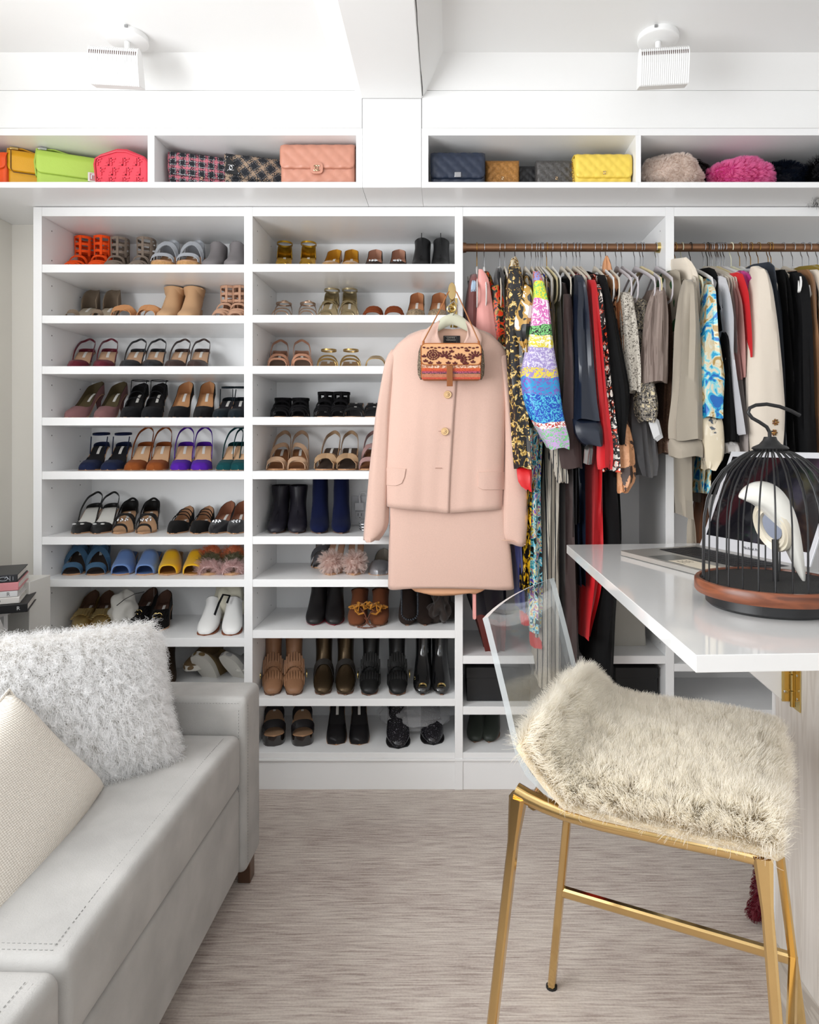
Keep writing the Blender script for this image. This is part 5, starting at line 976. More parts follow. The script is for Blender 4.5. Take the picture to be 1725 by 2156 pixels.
for i, (tp, hp, l) in enumerate(((1000, 990, 'left'), (1030, 1026, 'right'))):
    r_ = thing('leather_shoe', 'dark green leather shoe lying under the boxes, %s one' % l, 'shoe', (X(tp, 2.53), 2.53, FZ(1585)+.0005), 'dark green shoes under the boxes'); mk('boot', ['#2a302a'], r_, top=.10, rt=.036, H=.02, sole='#8b6a55'); r_.rotation_euler = (0, 0, R(-8))
# things on the shoe shelves that are not shoes
Y = 2.62; z = FZ(1344)
t = thing('dust_bag', 'white drawstring dust bag behind gold loafers', 'bag', (X(262, Y), Y, z)); blob('body', t, cloth('white cotton', '#d9d6cf'), (X(256, Y), Y, z+.062), .055, .05, .066, .3, 3)
MB().tube([P(246, 1275, Y-.055), P(262, 1262, Y-.06), P(285, 1250, Y-.06), P(304, 1246, Y-.05)], .003, 6, flat=(1, .4)).build('drawstring', BLW, t)
t = thing('dust_bag', 'cream dust bag with black ribbon behind white mules', 'bag', (X(482, Y+.04), Y+.04, z)); blob('body', t, cloth('cream cotton', '#d5d0bd'), (X(484, Y+.04), Y+.04, z+.085), .06, .05, .09, .3, 5)
MB().ribbon([P(450, 1300, 2.56), P(461, 1270, 2.57), P(470, 1252, 2.58), P(484, 1254, 2.58), P(478, 1270, 2.57)], (1, 0, 0), .008, .002).build('ribbon', BLW, t)
# sneakers on the ninth shelf, heels up
for i, (pa, col, lab) in enumerate(((412, '#8a7350', 'gold sneaker with white sole tipped heel-up'), (468, '#a9a7a5', 'grey sneaker with pale sole tipped heel-up'), (392, '#7a6449', 'gold sneaker lying behind its mate'), (500, '#a09e9b', 'light grey sneaker against the divider'))):
    Y = 2.60 if i < 2 else 2.63; r_ = thing('sneaker', lab+', ninth shelf', 'shoe', (X(pa, Y), Y, FZ(1472)+.02), 'sneakers on the ninth shelf'); mk('sneaker', [col], r_, mat='suede', H=.0, plat=.02, toe='round', L=.25)
    if i < 2: r_.rotation_euler = (R(-52), 0, R(-14 if i == 0 else -24)); r_.location.z = FZ(1472)+.10; r_.location.y = 2.58
    else: r_.rotation_euler = (0, 0, R(-20))
# outlet and charger, silver straps, bead string, scarf
Y = FB-.009; t = thing('wall_outlet', 'white double wall outlet inside the boot shelf', 'outlet', P(756, 1075, Y)); PL = mat('white plastic plate', '#e8e8ea', .4)
MB().box(X(741, Y), X(774, Y), Y-.005, Y, Z(1105, Y), Z(1044, Y)).build('cover_plate', PL, t, bevel=.001)
MB().box(X(750, Y), X(767, Y), Y-.008, Y-.005, Z(1092, Y), Z(1076, Y)).build('socket', PL, t, bevel=.001)
mb = MB()
for xx in (755, 762): mb.box(X(xx, Y)-.001, X(xx, Y)+.001, Y-.0086, Y-.008, Z(1086, Y), Z(1080, Y))
mb.ball((X(758.5, Y), Y-.008, Z(1089, Y)), .002, .0008, .002, 8, 4); mb.build('slots', HOLE, t)
t = thing('phone_charger', 'white plug charger with cable in the wall outlet', 'charger', P(758, 1060, Y-.02)); MB().box(X(749, Y), X(767, Y), Y-.032, Y-.008, Z(1073, Y), Z(1057, Y)).build('plug', PL, t, bevel=.002)
MB().tube([P(757, 1058, Y-.03), P(756, 1046, Y-.035), P(759, 1038, Y-.04), P(768, 1036, Y-.04), P(775, 1048, Y-.03)], [.006, .004, .0018, .0018, .0018], 8).build('cable', PL, t)
t = thing('sandal', 'silver coiled strap of a sandal beside the suit sleeve', 'sandal', (X(766, 2.6), 2.6, FZ(1129.5))); mb = MB()
for q in range(3): mb.tube([(X(768, 2.6)+.018*math.cos(a), 2.6+.02*math.sin(a)-.01*q, FZ(1129.5)+.012+.012*q+.006*math.sin(a)) for a in [.5*k for k in range(12)]], .002, 5)
mb.build('strap', CHROME, t)
t = thing('sandal', 'dark metallic sandal behind the feather sandals', 'sandal', (X(672, 2.66), 2.66, FZ(1220)+.0005), 'shoes on the seventh shelf of the middle bay'); mk('sandal', ['#6b6b70', '#8a8583'], t, mat='metal', H=.08, straps=[(.12, .12, .04, .03), (.3, .5, .06, .02)], counter=.06, L=.12)
for px_ in (694, 746):   # feather tufts of the two sandals
    ob = [o for o in S.objects if o.name.startswith('feather_sandal') and abs(o.location.x-X(px_, F+.07)) < .01][0]
    b_ = MB(); b_.ball((0, .03, .045), .024, .02, .022, 10, 8); pb = b_.build('pompom', mat('blush feather base', '#e6cfc6', .9), ob, world=False)
    fur(pb, hairmat('blush feather', '#e3c8be', '#f0dfd8'), 1500, .038, 6, curl=.002, freq=1, clumps=160, clump=.75, comb=(0, -.15, -.1), r0=.00045, parent=pb, name='feathers')
for ob in [o for o in S.objects if o.name.startswith('feather_slide')]:
    for band, c1_, c2_ in (('fur_band', 0, 0),):
        for ch in [c for c in ob.children if c.name.startswith('fur_band')]:
            cc = tuple(ch.data.materials[0].node_tree.nodes['Principled BSDF'].inputs['Base Color'].default_value)
            hx = '#%02x%02x%02x' % tuple(int(255*(q**(1/2.2))) for q in cc[:3]); fur(ch, hairmat('slide feathers', hx), 1100, .03, 5, curl=.002, freq=1, clumps=90, clump=.6, comb=(-.3, -.3, .1), r0=.0005, parent=ch, name='feathers')
Yn = 2.485; t = thing('bead_necklace', 'black beaded string hanging from the shelf above boots', 'necklace', P(862, 1245, Yn))
for k in range(44):
    s_ = k/43; 
    if s_ < .38: q = (846, 1240+(1290-1240)*s_/.38)
    elif s_ < .62: a = math.pi*(s_-.38)/.24; q = (863-17*math.cos(a), 1290+15*math.sin(a))
    else: q = (880, 1290-(1290-1240)*(s_-.62)/.38)
    c = P(q[0], q[1], Yn); 
    if k == 0: bead = MB().ball((0, 0, 0), .0042, n=10, m=6).build('bead', mat('black bead', '#1d232b', .2), t, world=False); bead.location = c-t.location
    else:
        b2 = bead.copy(); S.collection.objects.link(b2); b2.parent = t; b2.location = c-t.location
Y = 2.56; z = FZ(1327); t = thing('scarf', 'dark brown crumpled scarf at the right end of eighth shelf', 'scarf', (X(930, Y), Y, z)); blob('cloth', t, cloth('dark brown gauze', '#2c221d', .9), (X(930, Y), Y, z+.06), .042, .05, .07, .5, 9, 32, 20)
for px_, lab in ((762, 'left'), (806, 'right')):   # mustard ties on the moccasins
    ob = [o for o in S.objects if o.name.startswith('moccasin') and abs(o.location.x-X(px_-12 if px_ < 780 else px_-9, F+.05)) < .012]
for ob in [o for o in S.objects if o.name.startswith('moccasin')]:
    mb = MB(); random.seed(3)
    for k in range(9):
        a = random.uniform(-1, 1); pts = [Vector((a*.02, .05, .066))]
        for q in range(4): pts.append(pts[-1]+Vector((random.uniform(-.02, .02), random.uniform(-.018, .006), random.uniform(-.016, .012))))
        mb.ribbon(pts, (0, 1, .3), .009, .003)
    mb.build('tie', cloth('mustard suede', '#b8791b', .9), ob, world=False)
    mb = MB(); mb.tube([(.01, .04, .06), (.03, .0, .05), (.045, -.02, .02), (.02, -.03, .004), (.05, -.035, .004), (.075, -.02, .004), (.05, .0, .006), (.03, .01, .03)], .002, 5); mb.build('lace', cloth('brown cord', '#6b3a22', .9), ob, world=False)
t = thing('plastic_wrap', 'crumpled clear plastic bag around the sequinned booties', 'plastic bag', (X(870, 2.6), 2.6, FZ(1585)+.001))
gm = bpy.data.materials.new('clear film'); gm.use_nodes = True; N, Lk = nodes(gm); b = N['Principled BSDF']; b.inputs['Base Color'].default_value = (.8, .8, .82, 1); b.inputs['Alpha'].default_value = .28; b.inputs['Roughness'].default_value = .15
mb = MB(); rs = []
for i in range(15):
    a = .1+2.9*i/14; rs.append([(X(872, 2.6)+(.145 if math.cos(b2) > 0 else .14)*math.sin(a)*math.cos(b2)*(1+.1*noise.noise(Vector((a*4, b2*3, 0)))*2), 2.66+.1*math.sin(a)*math.sin(b2)*(1+.12*noise.noise(Vector((a*5, b2*4, 3)))*2), FZ(1585)+.058+.057*math.cos(a)) for b2 in [2*math.pi*k/36 for k in range(36)]])
mb.loft(rs); mb.build('film', gm, t)
# ---------------------------------------------------------------- brass valet hook and the pink suit
YS = 2.38
t = thing('valet_hook', 'brass valet hook with oval end on the shelving upright', 'hook', P(955, 640, F))
x0 = X(955, F); MB().box(x0-.012, x0+.014, F-.004, F+.0, Z(690, F), Z(628, F)).build('back_plate', BRASS, t, bevel=.001)
MB().tube([(x0-.001, F-.004, Z(640, F)), (x0-.002, F-.06, Z(636, F)), (X(952, 2.32), 2.345, Z(626, 2.34)), (X(952, 2.32), 2.325, Z(616, 2.32))], [.008, .007, .008, .008], 12).build('arm', mat('satin brass', '#b79d6d', .35, .9), t)
c = P(952, 613.5, 2.318); MB().lathe([(.001, -.004), (.013, -.0035), (.014, 0), (.013, .0035), (.001, .004)], (0, 0, 0), 28, 1, 2.2).build('oval_end', mat('satin brass', '#b79d6d', .35, .9), t, world=False)
ov = t.children[-1]; ov.rotation_euler = (R(90), 0, 0); ov.location = c-t.location
MB().tube([(X(951, 2.4)+.014*math.cos(a), 2.42, Z(650, 2.42)+.012*math.sin(a)) for a in [2*math.pi*k/20 for k in range(20)]], .004, 8, True).build('ring', BRASS, t)
PK = mat('peach pink wool crepe', '#d8b5a6', .85, bump=.25, bscale=900, sheen=.3, vary=.03, vscale=300); PKL = mat('pale pink lining', '#dcb49d', .6)
th = thing('suit_hanger', 'sage green velvet hanger holding the pink suit', 'hanger', P(953, 666, YS))
MB().tube([P(943, 655, 2.37), P(945, 642, 2.36), P(956, 634, 2.35), P(963, 642, 2.352), P(962, 652, 2.36), P(954, 664, 2.375), P(954, 672, YS), P(953.5, 690, YS)], .0017, 8).build('hook', CHROME, th)
MB().tube([P(x, y, YS) for x, y in ((840, 735), (880, 712), (905, 698), (925, 686), (938, 677), (953, 671), (969, 677), (982, 686), (1002, 698), (1025, 712), (1064, 735))], [.006, .008, .012, .016, .019, .021, .019, .016, .012, .008, .006], 12, flat=(.35, 1)).build('shoulders', mat('sage velvet', '#cfcfb8', .9), th)
tj = thing('suit_jacket', 'peach pink wool jacket hanging on the shelving upright', 'jacket', P(953, 700, YS), 'peach pink skirt suit')
XL = ([688, 700, 720, 742, 770, 800, 900, 984, 1064, 1080], [890, 868, 842, 822, 822, 824, 817, 812, 814, 815]); XR = ([688, 700, 720, 742, 770, 800, 900, 984, 1072, 1080], [1012, 1030, 1052, 1068, 1072, 1071, 1065, 1062, 1058, 1058])
def shoulder(x): return np.interp(x, [815, 822, 850, 886, 925, 953, 980, 1015, 1050, 1066, 1072], [745, 738, 716, 698, 690, 692, 690, 698, 716, 736, 742])
def neck(x): return np.interp(x, [815, 822, 850, 886, 918, 928, 940, 955, 966, 978, 990, 1015, 1050, 1066, 1072], [745, 738, 716, 698, 694, 724, 744, 756, 744, 724, 694, 698, 716, 736, 742])
def hem(x): return np.interp(x, [812, 860, 945, 1000, 1060], [1065, 1070, 1078, 1074, 1071])
def edge(y): return np.interp(y, [690, 805, 872, 1002, 1080], [963, 961, 956, 948, 945])
def JD(x, y):
    l, r = np.interp(y, *XL), np.interp(y, *XR); q = max(-1, min(1, 2*(x-l)/(r-l)-1)); v = max(0, min(1, (y-730)/345))
    return .040*math.sqrt(max(0, 1-q**4))+(.0026*v*v*math.sin(x*.06+1.2)+.0012*v*math.sin(x*.17+.5+y*.01)+.004*math.sin(x*.025+y*.012))*(1-abs(q)**3)
def jsheet(u0f, u1f, front, dep, top, nm, nu=26, nv=30, m=PK, thick=.003):
    mb = MB(); vs = []
    for i in range(nu+1):
        for j in range(nv+1):
            v = j/nv; s_ = i/nu
            y = 700+380*v; ua = u0f(y); ub = u1f(y); x = ua+(ub-ua)*s_; yt = float(top(x)); y = yt+(float(hem(x))-yt)*v; ua = u0f(y); ub = u1f(y); x = ua+(ub-ua)*s_
            l, r = np.interp(y, *XL), np.interp(y, *XR); q = 2*(x-l)/(r-l)-1; q = max(-1, min(1, q))
            bul = .040*math.sqrt(max(0, 1-q**4)); fold = .0026*v*v*math.sin(x*.06+1.2)+.0012*v*math.sin(x*.17+.5+y*.01)+.004*math.sin(x*.025+y*.012)
            yy = YS-(bul+fold*(1-abs(q)**3)) * (1 if front else -.25)-dep
            vs.append(tuple(P(x, y, YS)[k] if k != 1 else yy for k in range(3)))
    mb.add(vs, [(i*(nv+1)+j, (i+1)*(nv+1)+j, (i+1)*(nv+1)+j+1, i*(nv+1)+j+1) for i in range(nu) for j in range(nv)])
    return mb.build(nm, m, tj, solid=thick, auto=0)
jsheet(lambda y: float(np.interp(y, *XL)), lambda y: float(edge(y)), True, .004, neck, 'left_front')
jsheet(lambda y: float(edge(y))-10, lambda y: float(np.interp(y, *XR)), True, -.001, neck, 'right_front')
jsheet(lambda y: float(np.interp(y, *XL)), lambda y: float(np.interp(y, *XR)), False, -.004, shoulder, 'back', m=PKL)
drape([(736, 824, 850), (750, 813, 840), (800, 803, 832), (872, 790, 827), (930, 784, 825), (986, 777, 823), (1060, 771, 819), (1110, 767, 818), (1124, 766, 812), (1137, 766, 790)], 2.384, .030, 3, .003, 2, n=26).build('left_sleeve', PK, tj, auto=0)
drape([(740, 1042, 1067), (760, 1050, 1072), (800, 1056, 1075), (882, 1061, 1083), (937, 1062, 1092), (1000, 1061, 1106), (1028, 1060, 1113), (1100, 1057, 1113), (1136, 1055, 1109), (1146, 1070, 1108)], 2.384, .030, 3, .003, 5, n=26).build('right_sleeve', PK, tj, auto=0)
MB().tube([P(1057, 1137, 2.355), P(1075, 1138, 2.35), P(1107, 1147, 2.36)], .0016, 6).build('cuff_edge', PKL, tj)
for nm, pl in (('collar', [(886, 702), (905, 686), (929, 671), (926, 678), (922, 690), (923, 706), (930, 722), (946, 748), (925, 752), (892, 735), (884, 720)]), ('collar', [(1016, 702), (1000, 686), (978, 671), (981, 679), (985, 690), (984, 706), (977, 722), (960, 748), (982, 752), (1010, 735), (1018, 720)])):
    mb = MB(); cx = sum(p[0] for p in pl)/len(pl); cy = sum(p[1] for p in pl)/len(pl); n_ = len(pl)
    def dp(x, y, o): return 2.335-.006*(1-abs(x-953)/70)+o+.02*max(0, (690-y)/20)
    rings = [[P(cx+(x-cx)*k, cy+(y-cy)*k, dp(x, y, o)) for x, y in pl] for k, o in ((.3, -.012), (.75, -.012), (.95, -.009), (1, -.002), (.96, .004), (.3, .005))]
    mb.loft(rings); mb.build(nm, PK, tj, auto=0, subd=1)
LB = MB().box(X(934, 2.37), X(969, 2.37), 2.3895, 2.391, Z(724, 2.39), Z(707, 2.39)).build('neck_label', mat('black woven label', '#16171b', .7), tj)
GRYT = mat('label thread', '#b9b6ae', .7)
MB().tube([P(936, 709, 2.3885), P(962, 709, 2.3885), P(962, 722.5, 2.3885), P(936, 722.5, 2.3885)], .0005, 4, True).build('label_border', GRYT, LB)
text('label_text', 'GIANNI\nVERSACE', .0085, P(949.5, 713.5, 2.3875), (R(90), 0, 0), GRYT, LB)
for bx, by in ((943, 831), (937, 908.5)):
    c = P(bx, by, YS-.052); b_ = MB().lathe([(.001, .006), (.006, .006), (.0085, .0035), (.012, .004), (.0135, .002), (.0135, -.001), (.012, -.003), (.001, -.003)], (0, 0, 0), 24).build('button', mat('pale gold button', '#dcb98a', .35, .35), tj, world=False, auto=30)
    b_.rotation_euler = (R(90), 0, 0); b_.location = c-tj.location
    MB().ball((0, 0, .006), .004, n=10, m=6).build('button_boss', mat('pale gold button', '#dcb98a', .35, .35), b_, world=False)
BHT = mat('buttonhole thread', '#8d6756', .9)
for bx, by, w2 in ((930, 831, 5), (926, 908, 4), (924, 985.5, 8)): MB().tube([P(bx-w2, by, YS-.0465), P(bx+w2, by, YS-.0465)], .0011, 5).build('buttonhole', PK if w2 == 8 else BHT, tj); MB().tube([P(bx-w2+1, by, YS-.0478), P(bx+w2-1, by, YS-.0478)], .0005, 4).build('buttonhole_slit', BHT, tj)
for pl in ([(812, 984), (855, 987), (852, 1005), (846, 1018), (834, 1023), (811, 1022)], [(1007, 994), (1062, 993), (1063, 1031), (1016, 1031), (1007, 1026)]):
    pl = [tuple(a_+(b_-a_)*q/6 for a_, b_ in zip(pl[i], pl[(i+1) % len(pl)])) for i in range(len(pl)) for q in range(6)]
    mb = MB(); cx = sum(p[0] for p in pl)/len(pl); cy = sum(p[1] for p in pl)/len(pl)
    mb.loft([[P(cx+(x-cx)*k, cy+(y-cy)*k, YS-JD(cx+(x-cx)*k, cy+(y-cy)*k)+o-(.003 if cx < 937 else -.002)) for x, y in pl] for k, o in ((1, 0), (1, -.006), (.97, -.0075), (.8, -.0075), (.6, -.0075), (.4, -.0075), (.2, -.0075))]); mb.build('pocket_flap', PK, tj)
ts = thing('suit_skirt', 'peach pink straight skirt hanging below its jacket', 'skirt', P(950, 1060, YS), 'peach pink skirt suit')
drape([(1050, 822, 1056), (1070, 820, 1064), (1160, 819, 1075), (1238, 819, 1082)], 2.387, .026, 4, .004, 4, n=40, e=.55).build('skirt_panel', PK, ts, auto=0)
drape([(1225, 850, 1040), (1243, 864, 1024), (1250, 890, 1000)], 2.395, .018, 3, .002, 6, n=30, e=.7).build('lining', mat('apricot lining', '#e0a982', .5), ts, auto=0)
# embroidered handbag on the hook
YH = 2.30
t = thing('embroidered_handbag', 'small embroidered handbag with striped front hanging over the suit', 'handbag', P(950, 765, YH))
BODY = bandmat('striped ribbon cloth', [(0, '#b03a20', '#c04a28'), (.13, '#b5704e', '#a5603f'), (.36, '#231c22', '#8a4a5a'), (.42, '#6b2237', '#b04a66'), (.52, '#c2421a', '#a8321c'), (.64, '#c4551e', '#b8481a'), (.74, '#a8673f', '#e9cdb8'), (.97, '#b5561f', '#b5561f')], scale=90)
x0, x1, z0, z1 = X(887, YH), X(1013, YH), Z(801, YH), Z(728, YH)
def rrect(x0, x1, z0, z1, r, n=5): return [(cx+r*math.cos(a), cz+r*math.sin(a)) for cx, cz, a0 in ((x1-r, z1-r, 0), (x0+r, z1-r, 90), (x0+r, z0+r, 180), (x1-r, z0+r, 270)) for a in [R(a0+90*k/n) for k in range(n+1)]]
MB().loft([[(x, YH-.02+o, z) for x, z in rrect(x0+i_, x1-i_, z0+i_, z1-i_, .012)] for o, i_ in ((.042, .004), (.038, 0), (.004, 0), (0, .003))]).build('body', leather('#a05a2a'), t)
MB().loft([[(x, YH-.021+o, z) for x, z in rrect(x0+.003+i_, x1-.003-i_, z0+.002, Z(768, YH), .004)] for o, i_ in ((.003, 0), (-.002, 0))]).build('striped_front', BODY, t)
for sg, xx in ((-1, x0), (1, x1)):
    mb = MB(); mb.loft([[(xx+sg*w2*math.sin(math.pi*k/8)*1.0, YH-.016+.036*k/8, zz) for k in range(9)] for zz, w2 in ((z0+.004, .002), (z0+.02, .010), (z0+.05, .012), (z1-.02, .008), (z1, .001))], False, False)
    mb.build('gusset', patt('brown tweed', ['#3a302a', '#8a7866', '#2a2420', '#a89880'], 260, 0, .95, bump=.5), t, solid=.002, auto=0)
FP_ = [(x, z) for x, z in rrect(x0+.001, x1-.001, Z(770, YH), z1+.004, .016)]
FC = cloth('sand linen', '#d9a577', .9)
fl = MB(); fl.loft([[(x, YH-.026+o, z) for x, z in FP_] for o in (.004, -.001)]); fl = fl.build('flap', FC, t, bevel=.001)
MB().tube([(x, YH-.027, z) for x, z in FP_], .0016, 6, True).build('flap_piping', leather('#a8622e'), fl)
mb = MB(); random.seed(11)
def leaf(cx, cy, ang, L=7, w2=2.0):
    c = P(cx, cy, YH-.0285); k = YH/FP; dx, dz = math.cos(ang), math.sin(ang); pts = [(c[0]+dx*L*k*s_/2, YH-.028, c[2]+dz*L*k*s_/2) for s_ in (-1, -.5, 0, .5, 1)]
    mb.tube(pts, [.0003, w2*k*.62, w2*k*.72, w2*k*.6, .0003], 6, flat=(1, 1))
for ring, n_, L in ((2.5, 5, 4.5), (7, 9, 5.5), (11.5, 12, 6)):
    for k in range(n_):
        a = 2*math.pi*k/n_; x, y = 912+ring*math.cos(a)*1.05, 747-ring*math.sin(a)*.85
        if 732 < y < 766: leaf(x, y, a+math.pi/2, L, 2.6)
for cx_, cy_, a0, a1, n_ in ((968, 757, -.9, 2.6, 9), (1001, 752, .6, 3.6, 7), (936, 752, -.3, 2.8, 7)):
    for k in range(n_):
        a = a0+(a1-a0)*k/(n_-1)
        for r_ in (6, 13): leaf(cx_+r_*math.cos(a), min(767, cy_-r_*math.sin(a)*.8), a, 7.5, 3.2)
for cx_, cy_ in ((896, 762), (906, 766), (924, 766), (944, 766), (958, 767), (982, 767), (996, 764), (893, 752), (951, 742), (984, 740)):
    for a in (.5, 1.5, 2.6): leaf(cx_+3.2*math.cos(a), cy_-3.2*math.sin(a), a, 6.5, 2.8)
for k in range(15): leaf(893+k*8, 731.5+(k % 2)*1.5, .15*((k % 3)-1), 7, 2.6)
tag(mb.build('embroidery', mat('maroon thread', '#5c2320', .8), fl), kind='stuff')
MB().box(X(941, YH), X(953.5, YH), YH-.033, YH-.029, Z(815, YH), Z(772, YH)).build('closure_tab', leather('#8a4f22'), t, bevel=.001)
for px_, q in ((891, 722), (1009, 722)):
    c = P(px_, q, YH); MB().tube([P(px_, 729, YH), P(px_+(1 if px_ < 950 else -1), 718, YH)], .004, 8, flat=(1, .5)).build('strap_end', leather('#a8622e'), t)
MB().tube([P(892, 718, YH), P(910, 684, 2.305), P(930, 646, 2.31), P(943, 617, 2.315), P(952, 607, 2.318), P(962, 616, 2.315), P(975, 644, 2.31), P(992, 682, 2.305), P(1008, 718, YH)], .0022, 8).build('shoulder_strap', leather('#a56a3c'), t)
# ---------------------------------------------------------------- sofa
SG = mat('pale grey microsuede', '#afadaa', .95, bump=.25, bscale=350, vary=.11, vscale=9, sheen=.1, spec=.15)
sf = thing('sofa', 'pale grey suede sofa along the left wall', 'sofa', (-.56, 1.93, 0), rz=R(-1.2))
def rbox(x0, x1, y0, y1, z0, z1, r, crown=0, nm='cushion', ny=20, par=sf, m=SG):
    mb = MB(); rings = []
    ys = sorted({y0, y0+r*.3, y0+r*.65, y0+r, y1-r, y1-r*.65, y1-r*.3, y1} | {y0+(y1-y0)*k/ny for k in range(1, ny) if y0+r < y0+(y1-y0)*k/ny < y1-r})
    for y in ys:
        e = min(y-y0, y1-y, r); ins = r-math.sqrt(max(0, r*r-(r-e)**2)); f = min(1, min(y-y0, y1-y)/.25); rr_ = r
        xa, xb, za, zb = x0+ins, x1-ins, z0+ins, z1-ins; ring = []
        zb += crown*math.sin(f*math.pi/2)*.6
        for cx, cz, a0 in ((xb-rr_, zb-rr_, 0), (xa+rr_, zb-rr_, 90), (xa+rr_, za+rr_, 180), (xb-rr_, za+rr_, 270)):
            for k in range(6):
                a = R(a0+90*k/5); ring.append((cx+rr_*math.cos(a), y, cz+rr_*math.sin(a)))
            if a0 == 0:
                for k in range(1, 8): s_ = k/8; ring.append((xb-rr_+(xa-xb+2*rr_)*s_, y, zb+crown*math.sin(math.pi*s_)*math.sin(f*math.pi/2)))
        rings.append(ring)
    mb.loft(rings); return mb.build(nm, m, par, auto=0)
rbox(-1.62, -.556, 1.86, 1.998, .066, .552, .018, .004, 'arm')
rbox(-1.62, -.570, .10, 1.857, .075, .312, .014, 0, 'base')
rbox(-1.30, -.565, 1.035, 1.853, .315, .458, .020, .014, 'seat_cushion')
rbox(-1.30, -.565, .12, 1.028, .315, .458, .020, .014, 'seat_cushion')
bk = MB(); 
for nm, ya, yb in (('back_cushion', 1.04, 1.85), ('back_cushion', .12, 1.03)):
    MB().loft([[(x, y, z) for x, z in ((-1.60, .32), (-1.60, .86), (-1.285, .86), (-1.25, .84), (-1.12, .52), (-1.12, .46), (-1.3, .32))] for y in (ya, yb)]).build(nm, SG, sf, bevel=.02, seg=4)
MB().loft([[(x, y, z) for x, z in ((-1.66, .07), (-1.66, .80), (-1.58, .80), (-1.58, .07))] for y in (.1, 1.998)]).build('back_frame', SG, sf, bevel=.02, seg=3)
for xx, yy in ((-.60, 1.945), (-1.6, 1.945), (-.60, .15), (-1.6, .15)): MB().box(xx, xx+.036, yy-.02, yy+.02, 0.002, .07).build('leg', mat('bronze sofa leg', '#6b5344', .35, .7), sf, bevel=.002)
# seams and stitches
STH = mat('grey stitching', '#8e8e8b', .9)
mb = MB(); 
def stitches(p, q, step=.0085, ln=.0042, r_=.0006):
    p, q = Vector(p), Vector(q); d = q-p; n_ = int(d.length/step); d.normalize()
    for k in range(n_): a = p+d*step*k; mb.tube([a, a+d*ln], r_, 4)
def topz(y, y0, y1): f = min(1, min(y-y0, y1-y)/.25); return .458+.012*math.sin(f*math.pi/2)*.6
for y0, y1 in ((1.035, 1.853), (.12, 1.028)):
    for off in (.024, .036):
        ys = [y0+.03+(y1-y0-.06)*k/16 for k in range(17)]
        for a, b_ in zip(ys, ys[1:]): stitches((-.565-off, a, topz(a, y0, y1)+.0012-(.0012 if off < .03 else -.0008)), (-.565-off, b_, topz(b_, y0, y1)+.0012-(.0012 if off < .03 else -.0008)))
    for off in (.022, .034): stitches((-.60, y0+off, .4585+.0015*off/.022), (-1.1, y0+off, .461+.0015*off/.022))
stitches((-.5555, 1.878, .09), (-.5555, 1.878, .535)); stitches((-.575, 1.8595, .538), (-1.1, 1.8595, .538)); stitches((-.575, 1.8595, .09), (-.575, 1.8595, .53)); 
tag(mb.build('stitching', STH, sf), kind='stuff')
# cushions
def pillow(name, lab, c, ax, ay, az, a, b_, T, m, nm='cover', pin=.07):
    """c centre, ax/ay in-plane unit axes, az normal; a,b half sizes"""
    t = thing(name, lab, 'pillow', c, 'pillows on the sofa'); ax, ay, az = Vector(ax).normalized(), Vector(ay).normalized(), Vector(az).normalized(); mb = MB(); n_ = 26
    for sg in (1, -1):
        def f(u, v):
            u, v = 2*u-1, 2*v-1; h = T*(max(0, (1-u**4)*(1-v**4)))**.45; uu = u*(1-pin*(1-v*v)*abs(u)); vv = v*(1-pin*(1-u*u)*abs(v))
            p = Vector(c)+ax*a*uu+ay*b_*vv+az*sg*h; return tuple(p)
        g = MB(); g.grid(f, n_, n_)
        if sg < 0: g.f = [q[::-1] for q in g.f]
        mb.add(g.v, g.f)
    o = mb.build(nm, m, t, auto=0); return t, o
LIN = bpy.data.materials.new('ivory woven linen'); LIN.use_nodes = True; N, Lk = nodes(LIN); b = N['Principled BSDF']; b.inputs['Roughness'].default_value = .95
tc = N.new('ShaderNodeTexCoord'); outs = []
for di in ('X', 'Z', 'Y'):
    wv = N.new('ShaderNodeTexWave'); wv.bands_direction = di; wv.inputs['Scale'].default_value = 95 if di != 'Y' else 60; wv.inputs['Distortion'].default_value = 1.0; wv.inputs['Detail Scale'].default_value = 20; Lk.new(tc.outputs['Object'], wv.inputs['Vector']); outs.append(wv)
ad = N.new('ShaderNodeMath'); ad.operation = 'ADD'; Lk.new(outs[1].outputs[1], ad.inputs[0]); Lk.new(outs[2].outputs[1], ad.inputs[1])
r_ = ramp(N, [(0, '#cfc6b9'), (.5, '#e6dfd4'), (1, '#efe9df')], False); m_ = N.new('ShaderNodeMath'); m_.operation = 'MULTIPLY'; m_.inputs[1].default_value = .5; Lk.new(ad.outputs[0], m_.inputs[0]); Lk.new(m_.outputs[0], r_.inputs[0]); Lk.new(r_.outputs[0], b.inputs['Base Color'])
bb = N.new('ShaderNodeBump'); bb.inputs['Strength'].default_value = .7; bb.inputs['Distance'].default_value = .002; Lk.new(m_.outputs[0], bb.inputs['Height']); Lk.new(bb.outputs[0], b.inputs['Normal'])
P1 = Vector((-.79, 1.535, .475)); P3 = Vector((-.955, 1.475, .70)); e2 = (P3-P1); L2 = e2.length; e2.normalize(); e1 = Vector((-.12, -1, .02)); e1 = (e1-e2*e1.dot(e2)).normalized(); nz = e1.cross(e2); nz = nz if nz.x > 0 else -nz
cc = P1+e2*L2/2+e1*.25
t, o = pillow('woven_pillow', 'ivory woven lumbar pillow in front of the fur pillow', cc, e1, e2, nz, .26, L2/2+.012, .062, LIN)
mb = MB(); pp = [cc+e1*.26*u+e2*(L2/2+.012)*v for u, v in [(-1+2*k/10, -1) for k in range(10)]+[(1, -1+2*k/8) for k in range(8)]+[(1-2*k/10, 1) for k in range(10)]+[(-1, 1-2*k/8) for k in range(8)]]
